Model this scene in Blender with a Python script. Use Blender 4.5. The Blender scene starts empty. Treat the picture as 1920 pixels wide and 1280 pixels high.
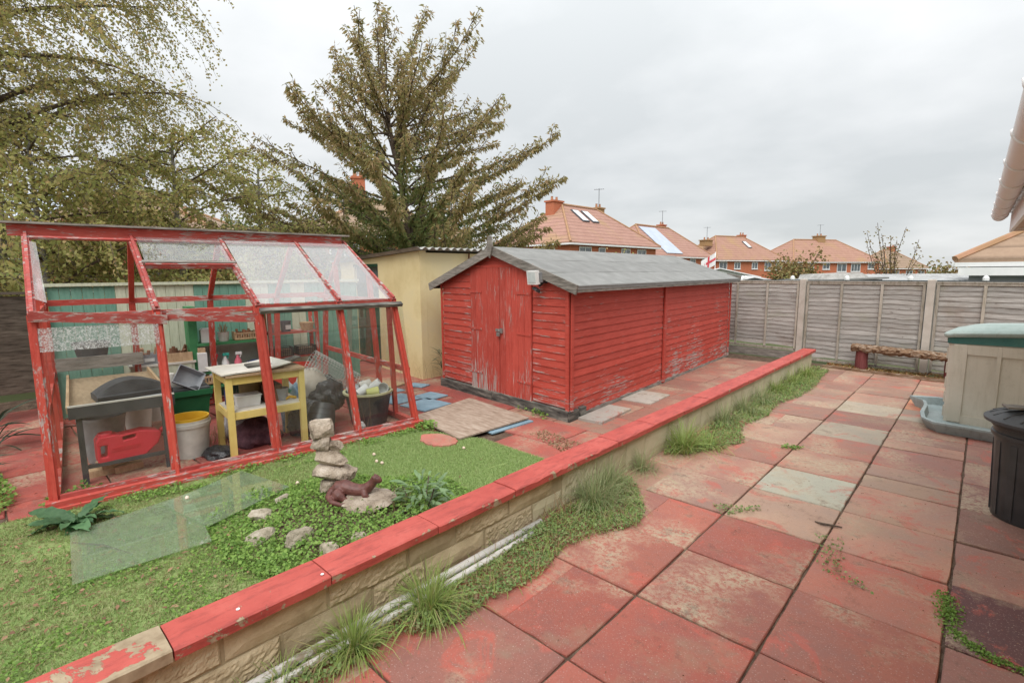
import bpy, bmesh, math, random
import numpy as np
from mathutils import Vector, Matrix, noise as mnoise

random.seed(7)
rng = np.random.default_rng(7)
scene = bpy.context.scene
col = scene.collection

# ------------------------------------------------------------------ camera
cam_data = bpy.data.cameras.new('camera')
cam_data.sensor_fit = 'HORIZONTAL'
cam_data.sensor_width = 36.0
cam_data.lens = 950.0 / 1920.0 * 36.0
cam_data.clip_start = 0.05
cam_data.clip_end = 3000.0
cam = bpy.data.objects.new('camera', cam_data)
col.objects.link(cam)
PITCH, YAW, ROLL = 0.13468, 0.74934, -0.00778
fw = Vector((-math.sin(YAW) * math.cos(PITCH), math.cos(YAW) * math.cos(PITCH), -math.sin(PITCH)))
rt = Vector((math.cos(YAW), math.sin(YAW), 0))
up = rt.cross(fw)
r2 = rt * math.cos(ROLL) + up * math.sin(ROLL)
u2 = up * math.cos(ROLL) - rt * math.sin(ROLL)
m3 = Matrix((r2, u2, -fw)).transposed()
cam.matrix_world = Matrix.Translation((0, 0, 1.6704)) @ m3.to_4x4()
scene.camera = cam

# ------------------------------------------------------------------ sky, sun, exposure
SUN_EL, SUN_AZ = math.radians(52), math.radians(150)     # azimuth clockwise from +Y
world = bpy.data.worlds.new('World')
scene.world = world
world.use_nodes = True
nt = world.node_tree
nt.nodes.clear()
def wn(t, **k):
    n = nt.nodes.new(t)
    for a, b in k.items():
        setattr(n, a, b)
    return n
tc = wn('ShaderNodeTexCoord')
sep = wn('ShaderNodeSeparateXYZ')
nt.links.new(tc.outputs['Generated'], sep.inputs[0])
def wmath(op, a, b=None, clamp=False):
    n = wn('ShaderNodeMath', operation=op, use_clamp=clamp)
    for i, v in enumerate((a, b)):
        if v is None:
            continue
        if isinstance(v, (int, float)):
            n.inputs[i].default_value = v
        else:
            nt.links.new(v, n.inputs[i])
    return n.outputs[0]
zc = wmath('ADD', wmath('MAXIMUM', sep.outputs[2], 0.0), 0.22)
cx = wmath('DIVIDE', sep.outputs[0], zc)
cy = wmath('DIVIDE', sep.outputs[1], zc)
comb = wn('ShaderNodeCombineXYZ')
nt.links.new(cx, comb.inputs[0]); nt.links.new(cy, comb.inputs[1])
comb.inputs[2].default_value = 11.4
def wnoise(scale, detail, rough):
    n = wn('ShaderNodeTexNoise')
    n.inputs['Scale'].default_value = scale
    n.inputs['Detail'].default_value = detail
    n.inputs['Roughness'].default_value = rough
    nt.links.new(comb.outputs[0], n.inputs['Vector'])
    return n.outputs['Fac']
cl = wmath('ADD', wmath('MULTIPLY', wnoise(0.55, 5, 0.5), 0.72), wmath('MULTIPLY', wnoise(1.9, 6, 0.55), 0.28))
ramp = wn('ShaderNodeValToRGB')
ramp.color_ramp.elements[0].position = 0.38
ramp.color_ramp.elements[0].color = (0.61, 0.635, 0.645, 1)
ramp.color_ramp.elements[1].position = 0.60
ramp.color_ramp.elements[1].color = (0.85, 0.86, 0.865, 1)
nt.links.new(cl, ramp.inputs[0])
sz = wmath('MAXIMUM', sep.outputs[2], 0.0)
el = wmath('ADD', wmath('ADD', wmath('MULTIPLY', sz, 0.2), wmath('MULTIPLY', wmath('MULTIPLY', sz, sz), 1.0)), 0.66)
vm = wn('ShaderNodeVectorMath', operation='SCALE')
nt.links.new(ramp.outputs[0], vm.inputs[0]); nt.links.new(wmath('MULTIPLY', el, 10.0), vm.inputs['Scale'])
sky = wn('ShaderNodeTexSky', sky_type='NISHITA', sun_disc=False)
sky.sun_elevation = SUN_EL
sky.sun_rotation = SUN_AZ
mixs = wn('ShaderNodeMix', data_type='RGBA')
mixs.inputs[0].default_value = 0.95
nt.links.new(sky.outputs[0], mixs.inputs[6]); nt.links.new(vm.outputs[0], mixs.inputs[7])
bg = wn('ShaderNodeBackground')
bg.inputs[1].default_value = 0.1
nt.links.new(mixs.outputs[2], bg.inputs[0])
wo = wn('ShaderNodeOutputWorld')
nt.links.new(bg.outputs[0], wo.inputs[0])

sun_d = bpy.data.lights.new('sun', 'SUN')
sun_d.energy = 1.5
sun_d.angle = math.radians(35)
sun_d.color = (1.0, 0.97, 0.93)
sun = bpy.data.objects.new('sun', sun_d)
col.objects.link(sun)
sd = Vector((math.sin(SUN_AZ) * math.cos(SUN_EL), math.cos(SUN_AZ) * math.cos(SUN_EL), math.sin(SUN_EL)))
sun.rotation_euler = sd.to_track_quat('Z', 'Y').to_euler()
sun.location = (0, 0, 20)

scene.view_settings.view_transform = 'Standard'
scene.view_settings.look = 'None'
scene.view_settings.exposure = 0.66
scene.view_settings.gamma = 1.0
scene.view_settings.use_curve_mapping = False
scene.render.engine = 'CYCLES'
scene.cycles.max_bounces = 8
scene.cycles.transparent_max_bounces = 24
scene.cycles.diffuse_bounces = 3
scene.cycles.glossy_bounces = 3
scene.cycles.transmission_bounces = 4

# ------------------------------------------------------------------ materials
def srgb(r, g, b):
    def f(c):
        c /= 255.0
        return c / 12.92 if c <= 0.04045 else ((c + 0.055) / 1.055) ** 2.4
    return (f(r), f(g), f(b))
class MT:
    """small node-material builder"""
    def __init__(self, name):
        self.m = bpy.data.materials.new(name)
        self.m.use_nodes = True
        self.t = self.m.node_tree
        self.t.nodes.clear()
        self.out = self.n('ShaderNodeOutputMaterial')
        self._pos = None
    def n(self, t, **k):
        x = self.t.nodes.new(t)
        for a, b in k.items():
            setattr(x, a, b)
        return x
    def l(self, a, b):
        self.t.links.new(a, b)
    def set(self, sock, v):
        if hasattr(v, 'is_output'):
            self.l(v, sock)
        elif isinstance(v, (tuple, list)) and len(v) == 3 and sock.type == 'RGBA':
            sock.default_value = (*v, 1)
        else:
            sock.default_value = v
    def pos(self, stretch=(1, 1, 1), objrand=False):
        g = self.n('ShaderNodeNewGeometry')
        mp = self.n('ShaderNodeMapping')
        mp.inputs['Scale'].default_value = stretch
        src = g.outputs['Position']
        if objrand:
            oi = self.n('ShaderNodeObjectInfo')
            v = self.n('ShaderNodeVectorMath', operation='SCALE')
            cmb = self.n('ShaderNodeCombineXYZ')
            for i in range(3):
                self.l(oi.outputs['Random'], cmb.inputs[i])
            self.l(cmb.outputs[0], v.inputs[0]); v.inputs['Scale'].default_value = 37.0
            ad = self.n('ShaderNodeVectorMath', operation='ADD')
            self.l(src, ad.inputs[0]); self.l(v.outputs[0], ad.inputs[1])
            src = ad.outputs[0]
        self.l(src, mp.inputs['Vector'])
        return mp.outputs[0]
    def noise(self, vec, scale, detail=5, rough=0.6, dist=0.0):
        x = self.n('ShaderNodeTexNoise')
        x.inputs['Scale'].default_value = scale
        x.inputs['Detail'].default_value = detail
        x.inputs['Roughness'].default_value = rough
        x.inputs['Distortion'].default_value = dist
        self.l(vec, x.inputs['Vector'])
        return x.outputs['Fac']
    def ramp(self, fac, stops, interp='LINEAR'):
        r = self.n('ShaderNodeValToRGB')
        r.color_ramp.interpolation = interp
        e = r.color_ramp.elements
        while len(e) < len(stops):
            e.new(0.5)
        for i, (p, c) in enumerate(stops):
            e[i].position = p
            e[i].color = (*c, 1) if len(c) == 3 else c
        self.l(fac, r.inputs[0])
        return r.outputs[0]
    def mask(self, fac, a, b):
        if a > b:
            return self.ramp(fac, [(b, (1, 1, 1)), (a, (0, 0, 0))])
        return self.ramp(fac, [(a, (0, 0, 0)), (b, (1, 1, 1))])
    def mix(self, fac, a, b, blend='MIX'):
        x = self.n('ShaderNodeMix', data_type='RGBA', blend_type=blend)
        self.set(x.inputs[0], fac); self.set(x.inputs[6], a); self.set(x.inputs[7], b)
        return x.outputs[2]
    def math(self, op, a, b=0.0, clamp=False):
        x = self.n('ShaderNodeMath', operation=op, use_clamp=clamp)
        self.set(x.inputs[0], a); self.set(x.inputs[1], b)
        return x.outputs[0]
    def bump(self, h, strength=0.3, dist=0.01):
        b = self.n('ShaderNodeBump')
        b.inputs['Strength'].default_value = strength
        b.inputs['Distance'].default_value = dist
        self.l(h, b.inputs['Height'])
        return b.outputs[0]
    def jitter(self, c, amt=0.25, hue=0.0):
        """per-object brightness variation"""
        oi = self.n('ShaderNodeObjectInfo')
        hsv = self.n('ShaderNodeHueSaturation')
        v = self.math('ADD', self.math('MULTIPLY', oi.outputs['Random'], 2 * amt), 1 - amt)
        self.l(v, hsv.inputs['Value'])
        self.set(hsv.inputs['Color'], c)
        return hsv.outputs[0]
    def bsdf(self, color, rough=0.8, normal=None, metal=0.0, spec=0.3, **k):
        p = self.n('ShaderNodeBsdfPrincipled')
        self.set(p.inputs['Base Color'], color)
        self.set(p.inputs['Roughness'], rough)
        p.inputs['Metallic'].default_value = metal
        p.inputs['Specular IOR Level'].default_value = spec
        if normal is not None:
            self.l(normal, p.inputs['Normal'])
        for a, b in k.items():
            self.set(p.inputs[a], b)
        return p.outputs[0]
    def done(self, shader):
        self.l(shader, self.out.inputs[0])
        return self.m

def noise_mat(name, stops, scale=6, rough=0.85, bump=0.25, bscale=60, bdist=0.01, stretch=(1, 1, 1), detail=6, spec=0.25, jit=0.0, metal=0.0, lo=0.3, hi=0.7):
    t = MT(name)
    v = t.pos(stretch, jit > 0)
    f = t.noise(v, scale, detail, 0.62)
    k = len(stops)
    c = t.ramp(f, [(lo + (hi - lo) * i / max(1, k - 1), s) for i, s in enumerate(stops)])
    if jit:
        c = t.jitter(c, jit)
    nb = t.bump(t.noise(v, bscale, 4, 0.6), bump, bdist) if bump else None
    return t.done(t.bsdf(c, rough, nb, metal, spec))

def paint_mat(name, p1, p2, wood1, wood2, amount=0.36, stretch=(3, 3, 26), soft=0.03, scale=2.0, zworn=None, rough=0.6, jit=0.1, edge=0.0):
    """flaking paint over weathered wood; amount = share of noise below which the wood shows"""
    t = MT(name)
    v = t.pos(stretch, True)
    vp = t.pos((1, 1, 1))
    grain = t.noise(v, 3.0, 6, 0.65)
    paint = t.ramp(t.noise(vp, 2.2, 5, 0.6), [(0.3, p1), (0.7, p2)])
    paint = t.mix(t.mask(grain, 0.35, 0.75), paint, tuple(min(1, c * 1.18 + 0.012) for c in p2))
    paint = t.jitter(paint, jit)
    wood = t.ramp(grain, [(0.3, wood1), (0.65, wood2)])
    f = t.noise(v, scale, 9, 0.72, 0.3)
    big = t.noise(vp, 1.3, 2, 0.5)
    f = t.math('ADD', f, t.math('MULTIPLY', t.math('SUBTRACT', big, 0.5), 0.35))
    if zworn:
        g = t.n('ShaderNodeNewGeometry'); s = t.n('ShaderNodeSeparateXYZ'); t.l(g.outputs['Position'], s.inputs[0])
        mr = t.n('ShaderNodeMapRange')
        t.l(s.outputs[2], mr.inputs[0])
        mr.inputs[1].default_value, mr.inputs[2].default_value = zworn[0], zworn[1]
        mr.inputs[3].default_value, mr.inputs[4].default_value = zworn[2], 0.0
        f = t.math('SUBTRACT', f, mr.outputs[0])
    if edge:          # paint fails first along the lower edge of each board
        tcn = t.n('ShaderNodeTexCoord'); s2 = t.n('ShaderNodeSeparateXYZ'); t.l(tcn.outputs['Generated'], s2.inputs[0])
        m2 = t.n('ShaderNodeMapRange'); t.l(s2.outputs[2], m2.inputs[0])
        m2.inputs[1].default_value, m2.inputs[2].default_value, m2.inputs[3].default_value, m2.inputs[4].default_value = 0.10, 0.22, edge, 0.0
        f = t.math('SUBTRACT', f, m2.outputs[0])
    k = t.mask(f, amount - soft, amount + soft)
    c = t.mix(k, wood, paint)
    h = t.math('ADD', t.math('MULTIPLY', k, 0.6), t.math('MULTIPLY', grain, 0.5))
    return t.done(t.bsdf(c, rough, t.bump(h, 0.35, 0.006), 0, 0.3))

def leaf_mat(name, stops, trans=0.35, rough=0.6):
    t = MT(name)
    g = t.n('ShaderNodeNewGeometry')
    k = len(stops)
    c = t.ramp(g.outputs['Random Per Island'], [(i / (k - 1), s) for i, s in enumerate(stops)])
    b = t.bsdf(c, rough, None, 0, 0.25)
    tr = t.n('ShaderNodeBsdfTranslucent')
    t.l(c, tr.inputs[0])
    mx = t.n('ShaderNodeMixShader')
    mx.inputs[0].default_value = trans
    t.l(b, mx.inputs[1]); t.l(tr.outputs[0], mx.inputs[2])
    return t.done(mx.outputs[0])

def glass_mat(name, haze=0.02, streak=0.03, dirtcol=(0.75, 0.78, 0.78), spots=0.0, tint=(0.97, 0.985, 0.98)):
    t = MT(name)
    tr = t.n('ShaderNodeBsdfTransparent'); tr.inputs[0].default_value = (*tint, 1)
    gl = t.n('ShaderNodeBsdfGlossy'); gl.inputs['Roughness'].default_value = 0.02
    lw = t.n('ShaderNodeLayerWeight'); lw.inputs['Blend'].default_value = 0.5
    # Schlick reflectance of a thin pane, alike from both of its faces
    refl = t.math('ADD', t.math('MULTIPLY', t.math('POWER', lw.outputs['Facing'], 4.0), 0.95), 0.045, True)
    m1 = t.n('ShaderNodeMixShader')
    t.l(refl, m1.inputs[0])
    t.l(tr.outputs[0], m1.inputs[1]); t.l(gl.outputs[0], m1.inputs[2])
    df = t.n('ShaderNodeBsdfDiffuse'); df.inputs[0].default_value = (*dirtcol, 1)
    tl = t.n('ShaderNodeBsdfTranslucent'); tl.inputs[0].default_value = (*dirtcol, 1)
    ds = t.n('ShaderNodeMixShader'); ds.inputs[0].default_value = 0.5
    t.l(df.outputs[0], ds.inputs[1]); t.l(tl.outputs[0], ds.inputs[2])
    d = t.math('ADD', t.math('MULTIPLY', t.mask(t.noise(t.pos((9, 9, 1.5)), 2.0, 6, 0.65), 0.3, 0.75), streak), haze)
    if spots:
        d = t.math('ADD', d, t.math('MULTIPLY', t.mask(t.noise(t.pos((14, 14, 14)), 4, 8, 0.8, 1.5), 0.5, 0.56), spots), True)
    m2 = t.n('ShaderNodeMixShader')
    t.l(d, m2.inputs[0]); t.l(m1.outputs[0], m2.inputs[1]); t.l(ds.outputs[0], m2.inputs[2])
    return t.done(m2.outputs[0])

W1, W2 = (0.20, 0.16, 0.14), (0.52, 0.44, 0.41)
M = {}
M['shed_red'] = paint_mat('shed_red_paint', (0.34, 0.040, 0.027), (0.44, 0.064, 0.044), W1, W2, 0.325, (2.2, 2.2, 30), zworn=(0.1, 0.75, 0.06), edge=0.065)
M['shed_red_worn'] = paint_mat('shed_red_paint_worn', (0.33, 0.040, 0.027), (0.43, 0.064, 0.044), W1, W2, 0.375, (2.2, 2.2, 30), zworn=(0.1, 1.2, 0.05), edge=0.075)
M['door_red'] = paint_mat('door_red_paint', (0.34, 0.042, 0.029), (0.44, 0.068, 0.048), W1, W2, 0.385, (26, 26, 2.0), zworn=(0.08, 0.6, 0.10))
M['gh_red'] = paint_mat('greenhouse_red_paint', (0.34, 0.034, 0.022), (0.45, 0.062, 0.040), W1, W2, 0.39, (16, 16, 3.5))
M['gh_red_h'] = paint_mat('greenhouse_red_paint_rail', (0.31, 0.036, 0.028), (0.41, 0.070, 0.052), W1, W2, 0.43, (3.5, 3.5, 26))
M['gh_red_worn'] = paint_mat('greenhouse_red_paint_worn', (0.26, 0.030, 0.026), (0.36, 0.070, 0.058), W1, W2, 0.45, (9, 3.5, 16))
M['bright_red'] = noise_mat('red_board_paint', [(0.42, 0.02, 0.012), (0.55, 0.035, 0.02)], 3, 0.5, 0.08)
M['grey_wood'] = noise_mat('weathered_grey_wood', [(0.10, 0.09, 0.078), (0.22, 0.20, 0.175), (0.32, 0.295, 0.265)], 2.0, 0.9, 0.4, 12, 0.006, (3, 3, 22), jit=0.12)
M['dark_wood'] = noise_mat('dark_stained_sleeper', [(0.02, 0.02, 0.02), (0.09, 0.085, 0.075), (0.25, 0.235, 0.20)], 1.6, 0.9, 0.4, 12, 0.006, (2.2, 2.2, 14), jit=0.25)
def fence_mat():
    t = MT('weathered_fence_larch')
    v = t.pos((2.4, 2.4, 26), True)
    w = t.pos((1, 1, 1))
    c = t.ramp(t.noise(v, 1.6, 7, 0.68), [(0.28, (0.22, 0.20, 0.18)), (0.5, (0.345, 0.325, 0.30)), (0.72, (0.45, 0.435, 0.41))])
    c = t.jitter(c, 0.16)
    c = t.mix(t.math('MULTIPLY', t.mask(t.noise(w, 1.1, 6, 0.65), 0.54, 0.70), 0.55), c, (0.19, 0.115, 0.075))
    c = t.mix(t.math('MULTIPLY', t.mask(t.noise(t.pos((0.7, 0.7, 1.6)), 1.7, 5, 0.6), 0.56, 0.72), 0.5), c, (0.22, 0.225, 0.13))
    kn = t.mask(t.noise(t.pos((9, 9, 16), True), 1.4, 2, 0.4), 0.30, 0.22)
    c = t.mix(t.math('MULTIPLY', kn, 0.7), c, (0.07, 0.05, 0.045))
    return t.done(t.bsdf(c, 0.92, t.bump(t.noise(v, 8, 6, 0.7), 0.55, 0.006), 0, 0.2))
M['fence_wood'] = fence_mat()
M['fence_batten'] = noise_mat('fence_batten_wood', [(0.20, 0.18, 0.13), (0.36, 0.32, 0.265), (0.43, 0.39, 0.34)], 2.0, 0.9, 0.35, 14, 0.005, (14, 14, 2.5), jit=0.15)
M['post_conc'] = noise_mat('pale_fence_post', [(0.38, 0.34, 0.29), (0.52, 0.475, 0.42)], 5, 0.9, 0.25, 60, 0.004)
M['felt'] = noise_mat('mineral_roof_felt', [(0.19, 0.19, 0.182), (0.225, 0.225, 0.216), (0.265, 0.265, 0.255)], 5, 0.95, 0.6, 220, 0.004, jit=0.05)
M['yellow_render'] = noise_mat('cream_render', [(0.62, 0.50, 0.26), (0.72, 0.60, 0.34), (0.68, 0.58, 0.36)], 1.6, 0.9, 0.15, 90, 0.004)
M['corrug'] = noise_mat('grey_corrugated_sheet', [(0.24, 0.235, 0.215), (0.44, 0.43, 0.41)], 5, 0.9, 0.2, 50)
M['dark_green'] = noise_mat('dark_green_paint', [(0.012, 0.045, 0.026), (0.03, 0.085, 0.05)], 4, 0.55, 0.1, 40, stretch=(8, 8, 2))
M['green_board'] = noise_mat('sea_green_board_paint', [(0.11, 0.25, 0.19), (0.18, 0.34, 0.26)], 4, 0.65, 0.15, 30, stretch=(10, 10, 2), jit=0.08)
M['cream_board'] = noise_mat('pale_green_board_paint', [(0.42, 0.45, 0.33), (0.56, 0.58, 0.45)], 4, 0.7, 0.15, 30, stretch=(10, 10, 2), jit=0.05)
M['shelf_green'] = noise_mat('green_shelf_paint', [(0.03, 0.14, 0.055), (0.06, 0.22, 0.09)], 4, 0.6, 0.15, 30)
M['yellow_paint'] = noise_mat('pale_yellow_table_paint', [(0.62, 0.46, 0.13), (0.74, 0.58, 0.22)], 5, 0.6, 0.15, 40)
M['ply'] = noise_mat('weathered_plywood', [(0.23, 0.165, 0.12), (0.34, 0.26, 0.20), (0.44, 0.36, 0.29)], 1.8, 0.85, 0.35, 14, 0.003, (4, 16, 4))
M['white_board'] = noise_mat('white_painted_board', [(0.50, 0.46, 0.38), (0.72, 0.70, 0.64)], 3, 0.7, 0.2, 30)
M['tan_wood'] = noise_mat('tan_wood', [(0.34, 0.22, 0.12), (0.52, 0.37, 0.23)], 4, 0.8, 0.25, 20, 0.004, (8, 8, 3), jit=0.15)
M['brown_ply'] = noise_mat('brown_bench_board', [(0.24, 0.17, 0.105), (0.37, 0.28, 0.18)], 3, 0.85, 0.25, 20, 0.004, (3, 14, 3))
M['black_pl'] = noise_mat('black_plastic', [(0.022, 0.023, 0.025), (0.048, 0.05, 0.053)], 8, 0.38, 0.06, 40, spec=0.5)
M['black_dusty'] = noise_mat('dusty_black_plastic', [(0.03, 0.032, 0.035), (0.085, 0.087, 0.09)], 5, 0.6, 0.08, 60, spec=0.4)
M['black_bag'] = noise_mat('black_polythene', [(0.018, 0.018, 0.02), (0.045, 0.045, 0.048)], 6, 0.25, 0.9, 16, 0.03, spec=0.6)
M['grey_pl'] = noise_mat('grey_plastic', [(0.25, 0.265, 0.29), (0.37, 0.385, 0.40)], 6, 0.6, 0.1, 40)
M['galv'] = noise_mat('galvanised_steel', [(0.22, 0.23, 0.24), (0.38, 0.39, 0.40)], 7, 0.55, 0.1, 40, metal=0.4)
M['white_pl'] = noise_mat('white_plastic', [(0.58, 0.58, 0.56), (0.74, 0.74, 0.72)], 6, 0.5, 0.06, 40)
M['cream_tub'] = noise_mat('grubby_cream_tub', [(0.42, 0.40, 0.36), (0.66, 0.64, 0.58)], 5, 0.6, 0.08, 30)
M['yellow_pl'] = noise_mat('yellow_plastic', [(0.70, 0.40, 0.03), (0.78, 0.50, 0.05)], 5, 0.5, 0.05)
M['red_pl'] = noise_mat('red_plastic', [(0.62, 0.022, 0.045), (0.70, 0.045, 0.07)], 5, 0.42, 0.05, 40, spec=0.4)
M['pink_pl'] = noise_mat('pink_plastic', [(0.62, 0.10, 0.16), (0.70, 0.22, 0.26)], 5, 0.5, 0.05)
M['teal_pl'] = noise_mat('teal_plastic', [(0.03, 0.30, 0.24), (0.06, 0.38, 0.30)], 5, 0.5, 0.05)
M['blue_pl'] = noise_mat('navy_plastic', [(0.03, 0.04, 0.12), (0.06, 0.075, 0.19)], 5, 0.5, 0.05)
M['green_pl'] = noise_mat('green_plastic_box', [(0.012, 0.095, 0.036), (0.025, 0.14, 0.055)], 5, 0.55, 0.06)
M['olive_pl'] = noise_mat('olive_yellow_plastic', [(0.42, 0.43, 0.14), (0.52, 0.52, 0.20)], 5, 0.5, 0.05)
M['blue_bag'] = noise_mat('blue_printed_sack', [(0.08, 0.20, 0.36), (0.26, 0.44, 0.60), (0.66, 0.72, 0.74)], 9, 0.45, 0.6, 20, 0.02)
M['clear_bag'] = noise_mat('crumpled_clear_polythene', [(0.30, 0.29, 0.30), (0.62, 0.62, 0.63)], 12, 0.35, 0.8, 22, 0.02, spec=0.5)
M['purple_net'] = noise_mat('maroon_netting', [(0.06, 0.025, 0.035), (0.15, 0.07, 0.085)], 14, 0.8, 0.8, 60, 0.02)
M['sack'] = noise_mat('pale_sack', [(0.40, 0.35, 0.29), (0.60, 0.55, 0.47)], 4, 0.85, 0.5, 14, 0.02)
M['brown_pot'] = noise_mat('brown_bottle_plastic', [(0.16, 0.11, 0.05), (0.30, 0.22, 0.11)], 5, 0.35, 0.05, spec=0.5)
M['terracotta'] = noise_mat('terracotta', [(0.34, 0.16, 0.09), (0.46, 0.25, 0.15)], 6, 0.85, 0.1)
M['blue_mat'] = noise_mat('blue_grey_rubber_mat', [(0.15, 0.24, 0.30), (0.25, 0.36, 0.43)], 5, 0.8, 0.4, 70, 0.004)
M['wire'] = noise_mat('galvanised_wire', [(0.40, 0.43, 0.40), (0.60, 0.63, 0.59)], 10, 0.5, 0.0, metal=0.3)
M['metal'] = noise_mat('steel_fitting', [(0.30, 0.30, 0.29), (0.5, 0.5, 0.48)], 10, 0.4, 0.0, metal=0.7)
M['rust'] = noise_mat('rusty_steel', [(0.10, 0.045, 0.025), (0.24, 0.12, 0.07)], 14, 0.8, 0.2, 60)
M['soil'] = noise_mat('dark_soil', [(0.07, 0.042, 0.030), (0.13, 0.085, 0.06), (0.20, 0.145, 0.10)], 9, 0.95, 0.9, 40, 0.03)
M['terrain'] = noise_mat('far_ground', [(0.06, 0.085, 0.03), (0.11, 0.12, 0.05)], 0.6, 0.95, 0.3, 6)
M['white_paint'] = noise_mat('white_upvc', [(0.70, 0.71, 0.71), (0.82, 0.82, 0.82)], 3, 0.45, 0.0)
M['gutter'] = noise_mat('pinkish_white_gutter', [(0.84, 0.83, 0.83), (0.90, 0.89, 0.89)], 3, 0.45, 0.05, 20, stretch=(1, 0.4, 1))
M['soffit'] = noise_mat('soffit_board', [(0.50, 0.40, 0.33), (0.60, 0.49, 0.41)], 3, 0.8, 0.1)
M['dark_glass'] = noise_mat('dark_window_glass', [(0.05, 0.06, 0.07), (0.14, 0.16, 0.18)], 1.2, 0.08, 0.0, spec=0.7)
M['glass'] = glass_mat('clear_dirty_glass', 0.004, 0.02)
M['glass_milky'] = glass_mat('milky_dirty_glass', 0.19, 0.07, (0.94, 0.95, 0.96))
M['glass_spot'] = glass_mat('lichen_spotted_glass', 0.06, 0.05, (0.80, 0.82, 0.82), 0.7)
M['glass_dark'] = glass_mat('shaded_dirty_glass', 0.002, 0.012, (0.5, 0.5, 0.5))
M['glass_green'] = glass_mat('loose_greenish_glass', 0.10, 0.08, (0.72, 0.80, 0.62), tint=(0.90, 0.96, 0.91))
M['lamp_glass'] = noise_mat('floodlight_glass', [(0.42, 0.48, 0.48), (0.58, 0.63, 0.62)], 9, 0.15, 0.0, spec=0.6)
M['solar'] = noise_mat('solar_panel_glass', [(0.34, 0.40, 0.50), (0.46, 0.52, 0.62)], 1.0, 0.12, 0.0, spec=0.7)
M['bark'] = noise_mat('brown_bark', [(0.07, 0.05, 0.038), (0.17, 0.13, 0.10)], 4, 0.95, 0.7, 20, 0.02, (4, 4, 1))
M['birch_bark'] = noise_mat('birch_bark', [(0.06, 0.055, 0.05), (0.25, 0.24, 0.22), (0.42, 0.41, 0.39)], 3, 0.9, 0.5, 16, 0.02, (1.5, 1.5, 6))
M['rock'] = noise_mat('pale_limestone', [(0.16, 0.12, 0.09), (0.35, 0.285, 0.22), (0.50, 0.43, 0.36)], 9, 0.92, 1.0, 22, 0.035, jit=0.12)
M['rock_moss'] = noise_mat('lichened_border_stone', [(0.16, 0.14, 0.09), (0.36, 0.31, 0.235), (0.52, 0.47, 0.39)], 12, 0.95, 0.9, 50, 0.02, jit=0.12)
M['otter'] = noise_mat('brown_glazed_resin', [(0.07, 0.022, 0.018), (0.16, 0.062, 0.05)], 30, 0.45, 0.4, 90, 0.006, spec=0.4)
def grime_mat(name, c1, c2, grime, amt=0.5):
    t = MT(name)
    w = t.pos((1, 1, 1))
    c = t.ramp(t.noise(w, 2.5, 6, 0.6), [(0.3, c1), (0.7, c2)])
    c = t.mix(t.math('MULTIPLY', t.mask(t.noise(t.pos((16, 16, 1.6)), 1.6, 8, 0.7), 0.50, 0.70), amt), c, grime)
    c = t.mix(t.math('MULTIPLY', t.mask(t.noise(w, 22, 8, 0.75), 0.56, 0.68), amt * 0.7), c, tuple(x * 0.6 for x in grime))
    return t.done(t.bsdf(c, 0.62, t.bump(t.noise(w, 60, 4, 0.6), 0.12, 0.003), 0, 0.3))
M['beige_resin'] = grime_mat('beige_resin', (0.52, 0.475, 0.385), (0.62, 0.575, 0.485), (0.33, 0.29, 0.21), 0.28)
M['lid_green'] = noise_mat('faded_green_resin', [(0.035, 0.13, 0.115), (0.09, 0.21, 0.185)], 3, 0.55, 0.1, 40)
M['lid_faded'] = grime_mat('bleached_green_resin', (0.30, 0.38, 0.35), (0.42, 0.48, 0.45), (0.20, 0.24, 0.19))
M['base_blue'] = grime_mat('pale_blue_grey_resin', (0.27, 0.33, 0.33), (0.38, 0.43, 0.43), (0.19, 0.20, 0.17))
M['pipe'] = paint_mat('white_pipe', (0.38, 0.36, 0.33), (0.50, 0.48, 0.45), (0.20, 0.15, 0.11), (0.32, 0.26, 0.20), 0.40, (6, 2, 6))
M['rot_wood'] = noise_mat('rotten_orange_wood', [(0.07, 0.045, 0.03), (0.26, 0.155, 0.09), (0.48, 0.42, 0.35)], 2.4, 0.95, 0.9, 10, 0.02, (2, 14, 22))
M['maroon_wood'] = paint_mat('maroon_stained_log', (0.10, 0.022, 0.022), (0.17, 0.045, 0.042), W1, W2, 0.30, (14, 14, 2))
M['snail'] = noise_mat('pale_shell', [(0.52, 0.36, 0.24), (0.74, 0.64, 0.54)], 40, 0.5, 0.0)
M['brown_leaf'] = leaf_mat('dead_leaves', [(0.12, 0.06, 0.035), (0.24, 0.13, 0.075), (0.33, 0.20, 0.12), (0.18, 0.10, 0.06)], 0.1)
M['flag_white'] = noise_mat('flag_white_cloth', [(0.72, 0.71, 0.71), (0.82, 0.81, 0.81)], 3, 0.8, 0.0)
M['flag_red'] = noise_mat('flag_red_cloth', [(0.58, 0.06, 0.08), (0.66, 0.10, 0.12)], 3, 0.8, 0.0)
M['birch_leaf'] = leaf_mat('birch_leaves', [(0.29, 0.31, 0.10), (0.46, 0.39, 0.15), (0.37, 0.38, 0.13), (0.54, 0.39, 0.18), (0.26, 0.30, 0.11)], 0.6)
M['young_leaf'] = leaf_mat('young_birch_leaves', [(0.36, 0.41, 0.14), (0.54, 0.49, 0.19), (0.45, 0.48, 0.17), (0.60, 0.44, 0.22), (0.32, 0.39, 0.13)], 0.6)
M['cherry_leaf'] = leaf_mat('cherry_leaves', [(0.25, 0.25, 0.09), (0.43, 0.32, 0.15), (0.31, 0.29, 0.11), (0.54, 0.38, 0.22), (0.23, 0.24, 0.09), (0.40, 0.31, 0.14)], 0.6)
M['cherry_green'] = leaf_mat('cherry_inner_leaves', [(0.17, 0.24, 0.08), (0.25, 0.29, 0.11), (0.33, 0.29, 0.115)], 0.55)
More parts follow.
